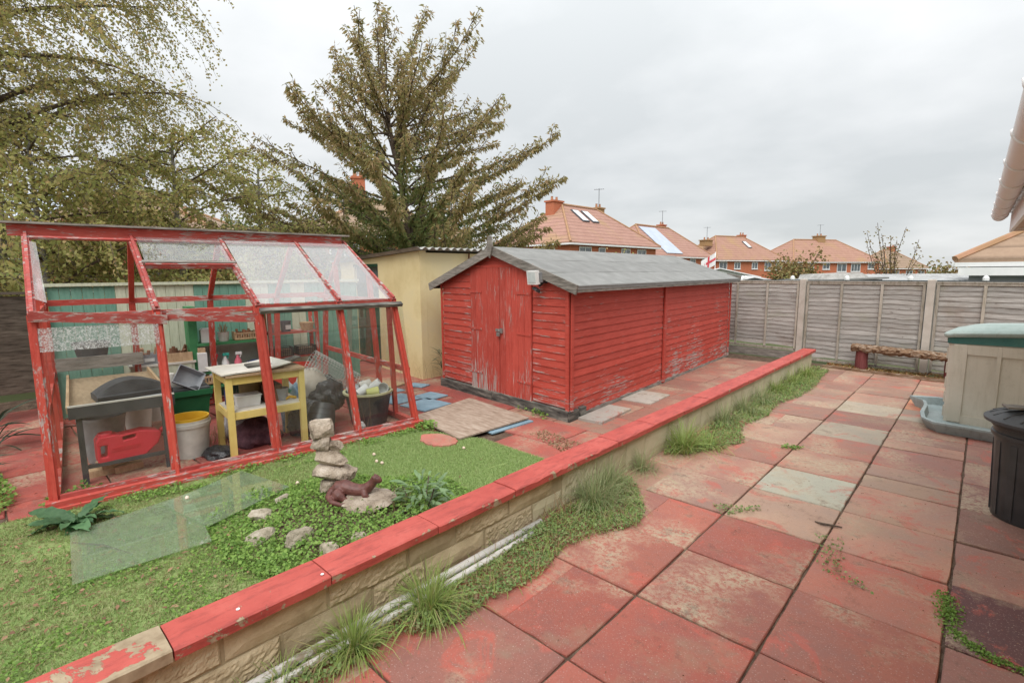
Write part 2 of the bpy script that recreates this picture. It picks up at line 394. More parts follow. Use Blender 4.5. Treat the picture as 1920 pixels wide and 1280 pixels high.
M['orange_leaf'] = leaf_mat('orange_brown_leaves', [(0.20, 0.20, 0.07), (0.40, 0.22, 0.10), (0.28, 0.25, 0.09), (0.48, 0.24, 0.11), (0.24, 0.24, 0.08)], 0.45)
M['conifer'] = leaf_mat('conifer_needles', [(0.033, 0.091, 0.023), (0.065, 0.143, 0.039), (0.098, 0.195, 0.052)], 0.2)
M['turf'] = leaf_mat('artificial_turf_blades', [(0.27, 0.39, 0.13), (0.38, 0.51, 0.19), (0.45, 0.54, 0.25), (0.32, 0.45, 0.16)], 0.4)
M['moss_blade'] = leaf_mat('mossy_blades', [(0.19, 0.28, 0.08), (0.31, 0.40, 0.14), (0.36, 0.38, 0.18), (0.28, 0.23, 0.11)], 0.3)
M['clover'] = leaf_mat('clover_leaves', [(0.117, 0.221, 0.046), (0.221, 0.364, 0.078), (0.286, 0.429, 0.104), (0.156, 0.260, 0.065)], 0.35)
M['alyssum'] = leaf_mat('creeping_leaves', [(0.13, 0.22, 0.07), (0.24, 0.35, 0.12), (0.32, 0.42, 0.17), (0.18, 0.26, 0.10), (0.33, 0.24, 0.14)], 0.4)
M['grass'] = leaf_mat('long_grass_blades', [(0.172, 0.253, 0.057), (0.276, 0.380, 0.098), (0.345, 0.414, 0.149), (0.218, 0.310, 0.069), (0.437, 0.368, 0.184)], 0.35)
M['grass_fine'] = leaf_mat('fine_grass_blades', [(0.192, 0.252, 0.108), (0.276, 0.348, 0.156), (0.360, 0.396, 0.204), (0.396, 0.348, 0.204)], 0.35)
M['dry_stem'] = leaf_mat('dry_stems', [(0.22, 0.13, 0.07), (0.36, 0.25, 0.15), (0.28, 0.17, 0.10)], 0.2)
M['moss_red'] = leaf_mat('rusty_moss', [(0.20, 0.075, 0.03), (0.32, 0.15, 0.06), (0.24, 0.20, 0.06), (0.40, 0.28, 0.16)], 0.2)
M['bush_leaf'] = leaf_mat('far_bush_leaves', [(0.204, 0.144, 0.054), (0.312, 0.204, 0.096), (0.240, 0.204, 0.072), (0.168, 0.168, 0.060)], 0.3)
M['purple'] = leaf_mat('purple_petals', [(0.22, 0.12, 0.38), (0.30, 0.18, 0.46)], 0.3)
def big_leaf_mat(name, c1, c2):
    t = MT(name)
    v = t.pos((1, 1, 1), True)
    c = t.jitter(t.ramp(t.noise(v, 22, 4, 0.6), [(0.3, c1), (0.7, c2)]), 0.25)
    b = t.bsdf(c, 0.5, t.bump(t.noise(v, 60, 3, 0.5), 0.5, 0.006), 0, 0.4)
    tr = t.n('ShaderNodeBsdfTranslucent'); t.l(c, tr.inputs[0])
    mx = t.n('ShaderNodeMixShader'); mx.inputs[0].default_value = 0.25
    t.l(b, mx.inputs[1]); t.l(tr.outputs[0], mx.inputs[2])
    return t.done(mx.outputs[0])
M['dock'] = big_leaf_mat('dock_leaf', (0.045, 0.115, 0.045), (0.10, 0.20, 0.085))
M['buddleia'] = big_leaf_mat('buddleia_leaf', (0.12, 0.21, 0.085), (0.22, 0.31, 0.16))
M['yucca'] = big_leaf_mat('strappy_leaf', (0.025, 0.055, 0.035), (0.06, 0.10, 0.065))

def slab_mat():
    t = MT('painted_concrete_slab')
    v = t.pos((1, 1, 1), True)
    oi = t.n('ShaderNodeObjectInfo')
    base = oi.outputs['Color']
    n1 = t.noise(v, 3.0, 9, 0.72)
    n2 = t.noise(v, 1.5, 5, 0.6)
    n3 = t.noise(v, 34, 8, 0.8)
    hs = t.n('ShaderNodeHueSaturation'); hs.inputs['Value'].default_value = 0.76; hs.inputs['Saturation'].default_value = 0.9
    t.l(base, hs.inputs['Color'])
    c = t.mix(t.mask(n1, 0.36, 0.60), hs.outputs[0], base)
    # brighter paint that is left in places
    c = t.mix(t.math('MULTIPLY', t.mask(t.noise(v, 2.6, 10, 0.74, 0.8), 0.54, 0.60), 0.6), c, (0.44, 0.095, 0.066))
    # bare buff concrete worn through the paint
    c = t.mix(t.math('MULTIPLY', t.mask(n2, 0.51, 0.64), t.mask(n3, 0.42, 0.54)), c, (0.40, 0.31, 0.215))
    # grey-green algae film
    c = t.mix(t.math('MULTIPLY', t.mask(t.noise(v, 1.9, 7, 0.7), 0.55, 0.68), 0.42), c, (0.25, 0.215, 0.145))
    # dark dirt, pale and dark grit
    c = t.mix(t.math('MULTIPLY', t.mask(t.noise(v, 6, 10, 0.8), 0.53, 0.66), 0.60), c, (0.11, 0.07, 0.058))
    c = t.mix(t.math('MULTIPLY', t.mask(t.noise(v, 130, 3, 0.7), 0.60, 0.68), 0.65), c, (0.46, 0.36, 0.31))
    c = t.mix(t.math('MULTIPLY', t.mask(t.noise(v, 85, 4, 0.75), 0.40, 0.30), 0.5), c, (0.08, 0.04, 0.035))
    nb = t.bump(t.math('ADD', t.math('MULTIPLY', n3, 0.6), t.math('MULTIPLY', n1, 1.2)), 0.4, 0.006)
    rough = t.ramp(n1, [(0.3, (0.55, 0.55, 0.55)), (0.7, (0.85, 0.85, 0.85))])
    return t.done(t.bsdf(c, rough, nb, 0, 0.35))
M['slab'] = slab_mat()

def cap_mat():
    t = MT('red_coping_paint')
    v = t.pos((1, 1, 1), True)
    p = t.ramp(t.noise(v, 3.0, 8, 0.7), [(0.3, (0.38, 0.062, 0.050)), (0.55, (0.46, 0.088, 0.070)), (0.75, (0.53, 0.13, 0.105))])
    # brush-thin and dirty places
    p = t.mix(t.math('MULTIPLY', t.mask(t.noise(t.pos((6, 1.2, 6), True), 4, 8, 0.75), 0.50, 0.62), 0.6), p, (0.23, 0.042, 0.036))
    p = t.mix(t.math('MULTIPLY', t.mask(t.noise(v, 60, 5, 0.75), 0.60, 0.70), 0.6), p, (0.15, 0.05, 0.04))
    oi = t.n('ShaderNodeObjectInfo')
    sp = t.n('ShaderNodeSeparateColor'); t.l(oi.outputs['Color'], sp.inputs[0])
    g = t.n('ShaderNodeNewGeometry'); s = t.n('ShaderNodeSeparateXYZ'); t.l(g.outputs['Position'], s.inputs[0])
    mr = t.n('ShaderNodeMapRange'); t.l(s.outputs[0], mr.inputs[0])
    mr.inputs[1].default_value, mr.inputs[2].default_value, mr.inputs[3].default_value, mr.inputs[4].default_value = -2.06, -2.037, 0.0, 0.12
    f = t.math('ADD', t.noise(v, 5.5, 10, 0.72, 0.4), t.math('SUBTRACT', sp.outputs[0], 0.5))
    f = t.math('ADD', f, mr.outputs[0])
    k = t.mask(f, 0.64, 0.652)
    c = t.mix(k, p, t.ramp(t.noise(v, 20, 4, 0.6), [(0.3, (0.25, 0.185, 0.115)), (0.7, (0.40, 0.315, 0.21))]))
    return t.done(t.bsdf(c, 0.6, t.bump(t.math('SUBTRACT', t.math('MULTIPLY', t.noise(v, 70, 5, 0.7), 0.5), k), 0.5, 0.004), 0, 0.35))
M['cap'] = cap_mat()
M['block'] = noise_mat('tan_wall_block', [(0.32, 0.25, 0.155), (0.45, 0.365, 0.235), (0.54, 0.455, 0.31)], 6, 0.92, 0.6, 70, 0.008, jit=0.12)
M['cream_block'] = noise_mat('cream_painted_block', [(0.42, 0.37, 0.245), (0.50, 0.45, 0.31), (0.56, 0.51, 0.37)], 2.5, 0.9, 0.3, 60, 0.004, jit=0.06)
M['mortar'] = noise_mat('tan_mortar', [(0.33, 0.27, 0.17), (0.45, 0.375, 0.25)], 7, 0.95, 0.4, 60, 0.006)

def roof_mat(name, c1, c2, lichen, row=0.33, lich=0.62):
    t = MT(name)
    v = t.pos()
    s = t.n('ShaderNodeSeparateXYZ'); t.l(v, s.inputs[0])
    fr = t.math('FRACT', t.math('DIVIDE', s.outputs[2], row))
    n = t.noise(v, 1.2, 6, 0.65)
    c = t.ramp(n, [(0.3, c1), (0.7, c2)])
    c = t.mix(t.mask(t.noise(v, 0.35, 5, 0.6), lich - 0.06, lich + 0.1), c, lichen)
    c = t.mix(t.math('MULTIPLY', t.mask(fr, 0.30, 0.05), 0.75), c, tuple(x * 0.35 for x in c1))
    c = t.mix(0.35, c, t.ramp(t.noise(v, 9, 3, 0.6), [(0.3, c1), (0.7, c2)]))
    return t.done(t.bsdf(c, 0.9, t.bump(fr, 0.5, 0.05), 0, 0.2))
M['roof_tile'] = roof_mat('red_roof_tile', (0.33, 0.180, 0.140), (0.43, 0.255, 0.205), (0.38, 0.255, 0.13))
M['roof_tile_o'] = roof_mat('orange_roof_tile', (0.31, 0.170, 0.125), (0.42, 0.245, 0.185), (0.38, 0.25, 0.12), lich=0.56)
M['roof_brown'] = roof_mat('brown_roof_tile', (0.24, 0.17, 0.12), (0.36, 0.26, 0.19), (0.32, 0.24, 0.15))
M['ridge'] = noise_mat('ridge_tile', [(0.32, 0.20, 0.10), (0.42, 0.23, 0.15)], 1.5, 0.9, 0.2, 10)
def brick_mat(name, c1, c2):
    t = MT(name)
    v = t.pos()
    c = t.ramp(t.noise(v, 14, 4, 0.7), [(0.3, c1), (0.7, c2)])
    s = t.n('ShaderNodeSeparateXYZ'); t.l(v, s.inputs[0])
    fr = t.math('FRACT', t.math('DIVIDE', s.outputs[2], 0.075))
    c = t.mix(t.math('MULTIPLY', t.mask(fr, 0.16, 0.1), 0.5), c, (0.42, 0.34, 0.28))
    return t.done(t.bsdf(c, 0.9, None, 0, 0.2))
M['brick'] = brick_mat('orange_red_brick', (0.40, 0.115, 0.055), (0.54, 0.18, 0.095))
M['brick_y'] = brick_mat('mossy_chimney_brick', (0.30, 0.20, 0.08), (0.42, 0.23, 0.12))
M['grey_wall'] = noise_mat('grey_render', [(0.20, 0.21, 0.24), (0.28, 0.29, 0.32)], 2, 0.9, 0.1)
M['old_wood'] = noise_mat('dark_old_fence_wood', [(0.035, 0.028, 0.022), (0.10, 0.08, 0.062), (0.15, 0.125, 0.10)], 2, 0.95, 0.5, 12, 0.006, (3, 3, 20), jit=0.2)
M['glass_spot2'] = glass_mat('leaf_flecked_roof_glass', 0.06, 0.06, (0.86, 0.88, 0.90))
M['olive_rim'] = noise_mat('pale_olive_rim', [(0.36, 0.36, 0.20), (0.50, 0.48, 0.30)], 8, 0.7, 0.1)
M['pink_pale'] = noise_mat('pale_pink_plastic', [(0.55, 0.36, 0.33), (0.62, 0.44, 0.40)], 6, 0.6, 0.05)
M['grey_dark'] = noise_mat('dark_grey_plastic', [(0.08, 0.085, 0.10), (0.13, 0.135, 0.15)], 6, 0.6, 0.05)
M['turf_base'] = noise_mat('turf_backing', [(0.13, 0.19, 0.06), (0.20, 0.27, 0.09), (0.22, 0.20, 0.10)], 7, 0.95, 0.6, 60, 0.01)
M['pale_wall'] = noise_mat('pale_grey_boarding', [(0.42, 0.44, 0.42), (0.52, 0.54, 0.52)], 2, 0.8, 0.1)
M['dark_roof'] = noise_mat('dark_grey_boarding', [(0.06, 0.065, 0.07), (0.13, 0.135, 0.14)], 2, 0.85, 0.1)
M['white_corrug'] = noise_mat('white_corrugated_sheet', [(0.28, 0.285, 0.28), (0.46, 0.465, 0.46)], 2.5, 0.8, 0.1)
M['roof_bungalow'] = roof_mat('bungalow_roof_tile', (0.26, 0.175, 0.12), (0.36, 0.255, 0.18), (0.34, 0.18, 0.10), lich=0.62)
# ------------------------------------------------------------------ geometry helpers
WL = {}
def tag(o, label=None, cat=None, group=None, kind=None):
    if label: o['label'] = label
    if cat: o['category'] = cat
    if group: o['group'] = group
    if kind: o['kind'] = kind
    return o
def empty(name, loc, label=None, cat=None, group=None, kind=None):
    o = bpy.data.objects.new(name, None)
    col.objects.link(o)
    o.location = loc
    o.empty_display_size = 0.1
    WL[o.name] = Vector(loc)
    return tag(o, label, cat, group, kind)
def link(name, me, mat, parent, origin):
    o = bpy.data.objects.new(name, me)
    col.objects.link(o)
    if mat is not None and not me.materials:
        me.materials.append(M[mat] if isinstance(mat, str) else mat)
    origin = Vector(origin)
    if parent is not None:
        o.parent = parent
        o.location = origin - WL[parent.name]
    else:
        o.location = origin
    WL[o.name] = origin
    return o
class MB:
    """collects shapes given in world coordinates (through xf) and links them as one mesh object"""
    def __init__(self, xf=None):
        self.v, self.f, self.xf = [], [], xf or Matrix.Identity(4)
    def add(self, vs, fs):
        b = len(self.v)
        self.v += [self.xf @ Vector(p) for p in vs]
        self.f += [tuple(i + b for i in f) for f in fs]
        return self
    def box(self, c, s, rot=None):
        hx, hy, hz = s[0] / 2, s[1] / 2, s[2] / 2
        vs = [Vector((x, y, z)) for z in (-hz, hz) for y in (-hy, hy) for x in (-hx, hx)]
        R = rot if rot is not None else Matrix.Identity(3)
        c = Vector(c)
        return self.add([R @ p + c for p in vs], [(0, 2, 3, 1), (4, 5, 7, 6), (0, 1, 5, 4), (2, 6, 7, 3), (0, 4, 6, 2), (1, 3, 7, 5)])
    def cbox(self, c, s, ch=0.006, rot=None):
        """box whose edges round the top are chamfered"""
        hx, hy, hz = s[0] / 2, s[1] / 2, s[2] / 2
        vs = []
        for (ax, ay, z) in ((hx, hy, -hz), (hx, hy, hz - ch), (hx - ch, hy - ch, hz)):
            vs += [Vector((-ax, -ay, z)), Vector((ax, -ay, z)), Vector((ax, ay, z)), Vector((-ax, ay, z))]
        R = rot if rot is not None else Matrix.Identity(3)
        c = Vector(c)
        fs = [(3, 2, 1, 0), (8, 9, 10, 11)]
        for k in (0, 4):
            for i in range(4):
                j = (i + 1) % 4
                fs.append((k + i, k + j, k + 4 + j, k + 4 + i))
        return self.add([R @ p + c for p in vs], fs)
    def bar(self, a, b, w, h, upv=(0, 0, 1)):
        """rectangular bar from a to b, w across, h along upv"""
        a, b = Vector(a), Vector(b)
        d = (b - a).normalized()
        side = d.cross(Vector(upv))
        if side.length < 1e-5:
            side = d.cross(Vector((1, 0, 0)))
        side.normalize()
        upn = side.cross(d)
        vs = []
        for p in (a, b):
            vs += [p - side * w / 2 - upn * h / 2, p + side * w / 2 - upn * h / 2, p + side * w / 2 + upn * h / 2, p - side * w / 2 + upn * h / 2]
        return self.add(vs, [(0, 3, 2, 1), (4, 5, 6, 7), (0, 1, 5, 4), (1, 2, 6, 5), (2, 3, 7, 6), (3, 0, 4, 7)][:6])
    def prism(self, poly, d):
        """closed polygon (list of points) pushed along vector d"""
        n = len(poly)
        d = Vector(d)
        vs = [Vector(p) for p in poly] + [Vector(p) + d for p in poly]
        fs = [tuple(range(n))[::-1], tuple(range(n, 2 * n))] + [(i, (i + 1) % n, n + (i + 1) % n, n + i) for i in range(n)]
        return self.add(vs, fs)
    def tube(self, pts, rad, n=8, cap=True):
        pts = [Vector(p) for p in pts]
        if not hasattr(rad, '__len__'):
            rad = [rad] * len(pts)
        vs, fs = [], []
        prev = None
        for i, p in enumerate(pts):
            d = (pts[min(i + 1, len(pts) - 1)] - pts[max(i - 1, 0)])
            d = d.normalized() if d.length > 1e-9 else Vector((0, 0, 1))
            if prev is None:
                a = d.cross(Vector((0, 0, 1)))
                if a.length < 1e-3:
                    a = d.cross(Vector((1, 0, 0)))
            else:
                a = prev - d * prev.dot(d)
            a.normalize(); prev = a
            b = d.cross(a)
            for k in range(n):
                t = 2 * math.pi * k / n
                vs.append(p + (a * math.cos(t) + b * math.sin(t)) * rad[i])
        for i in range(len(pts) - 1):
            for k in range(n):
                k2 = (k + 1) % n
                fs.append((i * n + k, i * n + k2, (i + 1) * n + k2, (i + 1) * n + k))
        if cap:
            fs.append(tuple(range(n))[::-1]); fs.append(tuple(range((len(pts) - 1) * n, len(pts) * n)))
        return self.add(vs, fs)
    def lathe(self, prof, c, n=24, axis=None, sx=1.0, sy=1.0):
        """profile [(r, z)...] turned round the axis through c"""
        R = Vector((0, 0, 1)).rotation_difference(Vector(axis)).to_matrix() if axis is not None else Matrix.Identity(3)
        c = Vector(c)
        vs, fs = [], []
        for r, z in prof:
            for k in range(n):
                t = 2 * math.pi * k / n
                vs.append(R @ Vector((r * math.cos(t) * sx, r * math.sin(t) * sy, z)) + c)
        for i in range(len(prof) - 1):
            for k in range(n):
                k2 = (k + 1) % n
                fs.append((i * n + k, i * n + k2, (i + 1) * n + k2, (i + 1) * n + k))
        return self.add(vs, fs)
    def build(self, name, mat, parent=None, smooth=False, origin=None, bevel=0, weld=False):
        A = np.array([tuple(p) for p in self.v], dtype=float)
        if origin is None:
            mn, mx = A.min(0), A.max(0)
            origin = ((mn[0] + mx[0]) / 2, (mn[1] + mx[1]) / 2, mn[2])
        A = A - np.array(tuple(origin))
        me = bpy.data.meshes.new(name)
        me.from_pydata(A.tolist(), [], self.f)
        if smooth:
            me.polygons.foreach_set('use_smooth', [True] * len(me.polygons))
        me.update()
        o = link(name, me, mat, parent, origin)
        if bevel:
            b = o.modifiers.new('bevel', 'BEVEL')
            b.width = bevel; b.segments = 2; b.limit_method = 'ANGLE'; b.angle_limit = 0.7
        return o
def part(name, mat, parent, *shapes, **k):
    """one mesh from shape calls: ('box', args...)"""
    mb = MB()
    for s in shapes:
        getattr(mb, s[0])(*s[1:])
    return mb.build(name, mat, parent, **k)
def copy_obj(o, name, parent, world_loc, rot=None, scale=None):
    c = bpy.data.objects.new(name, o.data)
    col.objects.link(c)
    w = Vector(world_loc)
    if parent is not None:
        c.parent = parent
        c.location = w - WL[parent.name]
    else:
        c.location = w
    if rot is not None: c.rotation_euler = rot
    if scale is not None: c.scale = scale
    WL[c.name] = w
    return c
def rotz(a):
    return Matrix.Rotation(a, 3, 'Z')
def fast_mesh(name, V, F, mat, parent=None, origin=(0, 0, 0), kind=None, smooth=False):
    """numpy mesh: V (n,3), F (m,3) or (m,4)"""
    V = np.asarray(V, dtype=np.float32) - np.array(tuple(origin), dtype=np.float32)
    F = np.asarray(F, dtype=np.int32)
    me = bpy.data.meshes.new(name)
    me.vertices.add(len(V)); me.vertices.foreach_set('co', V.ravel())
    k = F.shape[1]
    me.loops.add(F.size); me.loops.foreach_set('vertex_index', F.ravel())
    me.polygons.add(len(F))
    me.polygons.foreach_set('loop_start', np.arange(0, F.size, k, dtype=np.int32))
    me.polygons.foreach_set('loop_total', np.full(len(F), k, dtype=np.int32))
    if smooth:
        me.polygons.foreach_set('use_smooth', np.ones(len(F), dtype=bool))
    me.update(calc_edges=True)
    me.validate()
    o = link(name, me, mat, parent, origin)
    if kind: o['kind'] = kind
    return o
def unit(a):
    return a / np.maximum(np.linalg.norm(a, axis=1, keepdims=True), 1e-9)
def leaf_arrays(C, D, L, Wd, fold=0.25, nrm=None):
    """leaf rhombs: base points C, directions D, lengths L, widths Wd -> V, F (two triangles each)"""
    n = len(C)
    D = unit(D)
    R = nrm if nrm is not None else rng.normal(size=(n, 3))
    S = unit(np.cross(D, R))
    U = np.cross(S, D)
    L = np.broadcast_to(L, (n,))[:, None]; Wd = np.broadcast_to(Wd, (n,))[:, None]
    mid = C + D * L * 0.45
    V = np.empty((n, 4, 3))
    V[:, 0] = C
    V[:, 1] = mid + S * Wd * 0.5 + U * Wd * fold
    V[:, 2] = C + D * L
    V[:, 3] = mid - S * Wd * 0.5 + U * Wd * fold
    b = (np.arange(n) * 4)[:, None]
    F = np.concatenate([b + np.array([[0, 1, 2]]), b + np.array([[0, 2, 3]])], 1).reshape(-1, 3)
    return V.reshape(-1, 3), F
def leaf_cloud(name, C, D, L, Wd, mat, parent=None, origin=(0, 0, 0), kind=None, fold=0.25, nrm=None):
    V, F = leaf_arrays(np.asarray(C), np.asarray(D), L, Wd, fold, nrm)
    return fast_mesh(name, V, F, mat, parent, origin, kind)
def blade_arrays(B, D, L, Wd, bend):
    """curved grass blades: base B, lean direction D (unit, horizontal), lengths, widths, bend 0..1"""
    n = len(B)
    L = np.broadcast_to(L, (n,))[:, None]; Wd = np.broadcast_to(Wd, (n,))[:, None]; bend = np.broadcast_to(bend, (n,))[:, None]
    S = unit(np.cross(D, np.array([[0, 0, 1.0]]))) + rng.normal(size=(n, 3)) * 0.25
    S = unit(S)
    Z = np.array([[0, 0, 1.0]])
    P = []
    for t in (0.0, 0.4, 0.75, 1.0):
        ang = bend * (0.25 + t * 1.15)
        P.append(B + L * t * (np.cos(ang) * Z + np.sin(ang) * D))
    V = np.empty((n, 7, 3))
    for i, wf in enumerate((1.0, 0.85, 0.5)):
        V[:, 2 * i] = P[i] - S * Wd * wf * 0.5
        V[:, 2 * i + 1] = P[i] + S * Wd * wf * 0.5
    V[:, 6] = P[3]
    b = (np.arange(n) * 7)[:, None]
    F = np.concatenate([b + np.array([[0, 1, 3]]), b + np.array([[0, 3, 2]]), b + np.array([[2, 3, 5]]), b + np.array([[2, 5, 4]]), b + np.array([[4, 5, 6]])], 1).reshape(-1, 3)
    return V.reshape(-1, 3), F
def in_poly(P, poly):
    x, y = P[:, 0], P[:, 1]
    r = np.zeros(len(P), bool)
    n = len(poly)
    for i in range(n):
        x1, y1 = poly[i]; x2, y2 = poly[(i + 1) % n]
        c = ((y1 > y) != (y2 > y)) & (x < (x2 - x1) * (y - y1) / (y2 - y1 + 1e-12) + x1)
        r ^= c
    return r
def scatter(poly, n):
    p = np.array(poly)
    mn, mx = p.min(0), p.max(0)
    P = rng.uniform(mn, mx, size=(n, 2))
    return P[in_poly(P, poly)]
def vnoise(P, s, seed=0.0):
    return np.array([mnoise.noise(Vector((p[0] * s + seed, p[1] * s - seed, seed * 0.37))) for p in P])
def rock(name, c, s, mat, parent=None, seed=0, rot=0.0, cuts=7, tilt=0.0):
    """broken stone: an icosphere cut by random flat planes"""
    r = random.Random(seed)
    bm = bmesh.new()
    bmesh.ops.create_icosphere(bm, subdivisions=4, radius=1.0)
    pl = []
    for _ in range(cuts):
        d = Vector((r.gauss(0, 1), r.gauss(0, 1), r.gauss(0, 0.8))).normalized()
        pl.append((d, r.uniform(0.45, 0.75)))
    pl += [(Vector((0, 0, -1)), 0.6), (Vector((0, 0, 1)), 0.66)]
    R = Matrix.Rotation(rot, 3, 'Z') @ Matrix.Rotation(tilt, 3, 'X')
    for v in bm.verts:
        p = v.co.copy()
        for d, h in pl:
            k = p.dot(d)
            if k > h:
                p -= d * (k - h) * 0.93
        p *= 1 + 0.09 * mnoise.noise(p * 2.3 + Vector((seed, 0, 0))) + 0.06 * mnoise.noise(p * 6 + Vector((0, seed, 0))) + 0.03 * mnoise.noise(p * 13 + Vector((0, 0, seed)))
        v.co = R @ Vector((p.x * s[0], p.y * s[1], p.z * s[2]))
    me = bpy.data.meshes.new(name)
    bm.to_mesh(me); bm.free()
    me.polygons.foreach_set('use_smooth', [True] * len(me.polygons))
    me.set_sharp_from_angle(angle=math.radians(28))
    return link(name, me, mat, parent, c)
# ------------------------------------------------------------------ terrain and ground
def terrain():
    xs = np.concatenate([np.linspace(-900, -90, 10), np.linspace(-80, -14, 14), np.linspace(-12, 12, 9), np.linspace(14, 80, 8), np.linspace(120, 900, 8)])
    ys = np.concatenate([np.linspace(-700, -20, 8), np.linspace(-12, 12, 9), np.linspace(14, 90, 16), np.linspace(110, 1500, 10)])
    X, Y = np.meshgrid(xs, ys)
    d = np.sqrt(np.maximum(0, np.abs(X + 3) - 10) ** 2 + np.maximum(0, np.abs(Y - 4) - 9) ** 2)
    Z = -0.06 - 2.1 * np.clip((d - 2) / 60, 0, 1) - 0.0
    V = np.stack([X.ravel(), Y.ravel(), Z.ravel()], 1)
    n, m = X.shape
    i = np.arange(n * m).reshape(n, m)
    F = np.stack([i[:-1, :-1].ravel(), i[:-1, 1:].ravel(), i[1:, 1:].ravel(), i[1:, :-1].ravel()], 1)
    fast_mesh('ground', V, F, 'terrain', kind='structure', smooth=True)
terrain()
bed = part('garden_soil', 'soil', None, ('prism', [(-9.6, -2.2, -0.05), (4.0, -2.2, -0.05), (4.0, 9.7, -0.05), (-9.6, 11.4, -0.05)], (0, 0, 0.036)))
tag(bed, kind='structure')

# ---- patio of square slabs, right of the low wall
S = 0.6
RED, PINK, BEIGE, PALE, PLUM, BROWN = (0.365, 0.096, 0.066), (0.395, 0.172, 0.118), (0.43, 0.30, 0.21), (0.40, 0.385, 0.30), (0.125, 0.050, 0.050), (0.275, 0.128, 0.102)
TOPS = [1]
slab_meshes = {}
def slab_shape(w, h, seed):
    """slab with slightly chipped, uneven edges"""
    r = random.Random(seed)
    per = []
    for a, b in (((-1, -1), (1, -1)), ((1, -1), (1, 1)), ((1, 1), (-1, 1)), ((-1, 1), (-1, -1))):
        for k in range(6):
            f = k / 6
            x = (a[0] + (b[0] - a[0]) * f) * w / 2; y_ = (a[1] + (b[1] - a[1]) * f) * h / 2
            j = r.uniform(0, 0.0025) + (0.007 if r.random() < 0.06 else 0) + (0.003 if k == 0 else 0)
            d = math.hypot(x, y_)
            per.append((x - x / d * j, y_ - y_ / d * j, r.uniform(0.003, 0.008)))
    n = len(per)
    vs = [(x, y_, -0.04) for x, y_, c in per] + [(x, y_, -c) for x, y_, c in per] + [(x * (1 - c * 1.6 / w), y_ * (1 - c * 1.6 / h), 0) for x, y_, c in per]
    fs = [tuple(range(n))[::-1], tuple(range(2 * n, 3 * n))]
    for q in (0, n):
        fs += [(q + k, q + (k + 1) % n, q + n + (k + 1) % n, q + n + k) for k in range(n)]
    return vs, fs
def slab(parent, x0, y0, x1, y1, c, z=0.0, rot=0.0, gap=0.0042):
    w, h = x1 - x0 - gap * 2, y1 - y0 - gap * 2
    k = (round(w, 3), round(h, 3), random.randrange(4))
    cx, cy = (x0 + x1) / 2, (y0 + y1) / 2
    zz = z + random.uniform(-0.004, 0.004)
    if k not in slab_meshes:
        mb = MB(); mb.add(*slab_shape(w, h, len(slab_meshes)))
        o = mb.build('slab', 'slab', parent, origin=(0, 0, 0))
        slab_meshes[k] = o
        o.location = Vector((cx, cy, zz)) - WL[parent.name]
    else:
        o = copy_obj(slab_meshes[k], 'slab', parent, (cx, cy, zz))
    WL[o.name] = Vector((cx, cy, zz))
    o.rotation_euler = (random.uniform(-0.005, 0.005), random.uniform(-0.005, 0.005), rot + random.uniform(-0.004, 0.004))
    j = random.uniform(0.84, 1.12)
    o.color = (min(1, c[0] * j), min(1, c[1] * j), min(1, c[2] * j), 1)
    return o
patio = empty('patio', (0, 5, 0), kind='structure')
X0, Y0 = -1.2, 1.63
def mixc(a, b, t):
    return tuple(a[i] * (1 - t) + b[i] * t for i in range(3))
for j in range(-2, 6):
    for i in range(-4, 15):
        x0, y0 = X0 + j * S, Y0 + i * S
        if j == -2:
            x0 += 0.22
        y1 = min(y0 + S, 10.02 - (x0 + S + 0.6) * 0.12)
        if y1 - y0 < 0.15:
            continue
        r = random.random()
        if i <= 2:
            c = mixc(RED, PINK, r * 0.35 + (0.25 if j >= 1 else 0))
        elif i <= 6:
            c = mixc(PINK, BEIGE, max(0, r * 0.8 - 0.2))
        else:
            c = mixc(mixc(PINK, BROWN, 0.45), BEIGE, r * 0.45)
        if i > 2 and random.random() < 0.22: c = mixc(c, BEIGE, random.uniform(0.2, 0.6))
        if random.random() < 0.20: c = mixc(c, BROWN, random.uniform(0.3, 0.8))
        if j >= 2: c = mixc(c, BROWN, 0.85)
        if (i, j) == (4, 0): c = PALE
        if (i, j) == (3, 0): c = mixc(PINK, BEIGE, 0.7)
        if (i, j) in ((2, 2), (2, 3)): c = PLUM
        if (i, j) in ((6, 1), (8, 0)): c = PLUM if j > 1 else mixc(PINK, BROWN, 0.7)
        if (i, j) in ((9, 1), (7, 0), (9, 0)): c = mixc(BEIGE, PALE, 0.5)
        if (i, j) == (10, 1): c = (0.55, 0.23, 0.11)
        if j == 1 and i >= 5 and i % 2 == 1:
            slab(patio, x0, y0, x0 + S, y0 + S / 2, c)
            slab(patio, x0, y0 + S / 2, x0 + S, y1, mixc(c, BROWN, 0.4))
        elif j == 2 and i >= 3 and i % 3 == 0:
            slab(patio, x0, y0, x0 + S * 0.72, y1, c); slab(patio, x0 + S * 0.72, y0, x0 + S, y1, mixc(c, BROWN, 0.5))
        else:
            slab(patio, x0, y0, x0 + S, y1, c)
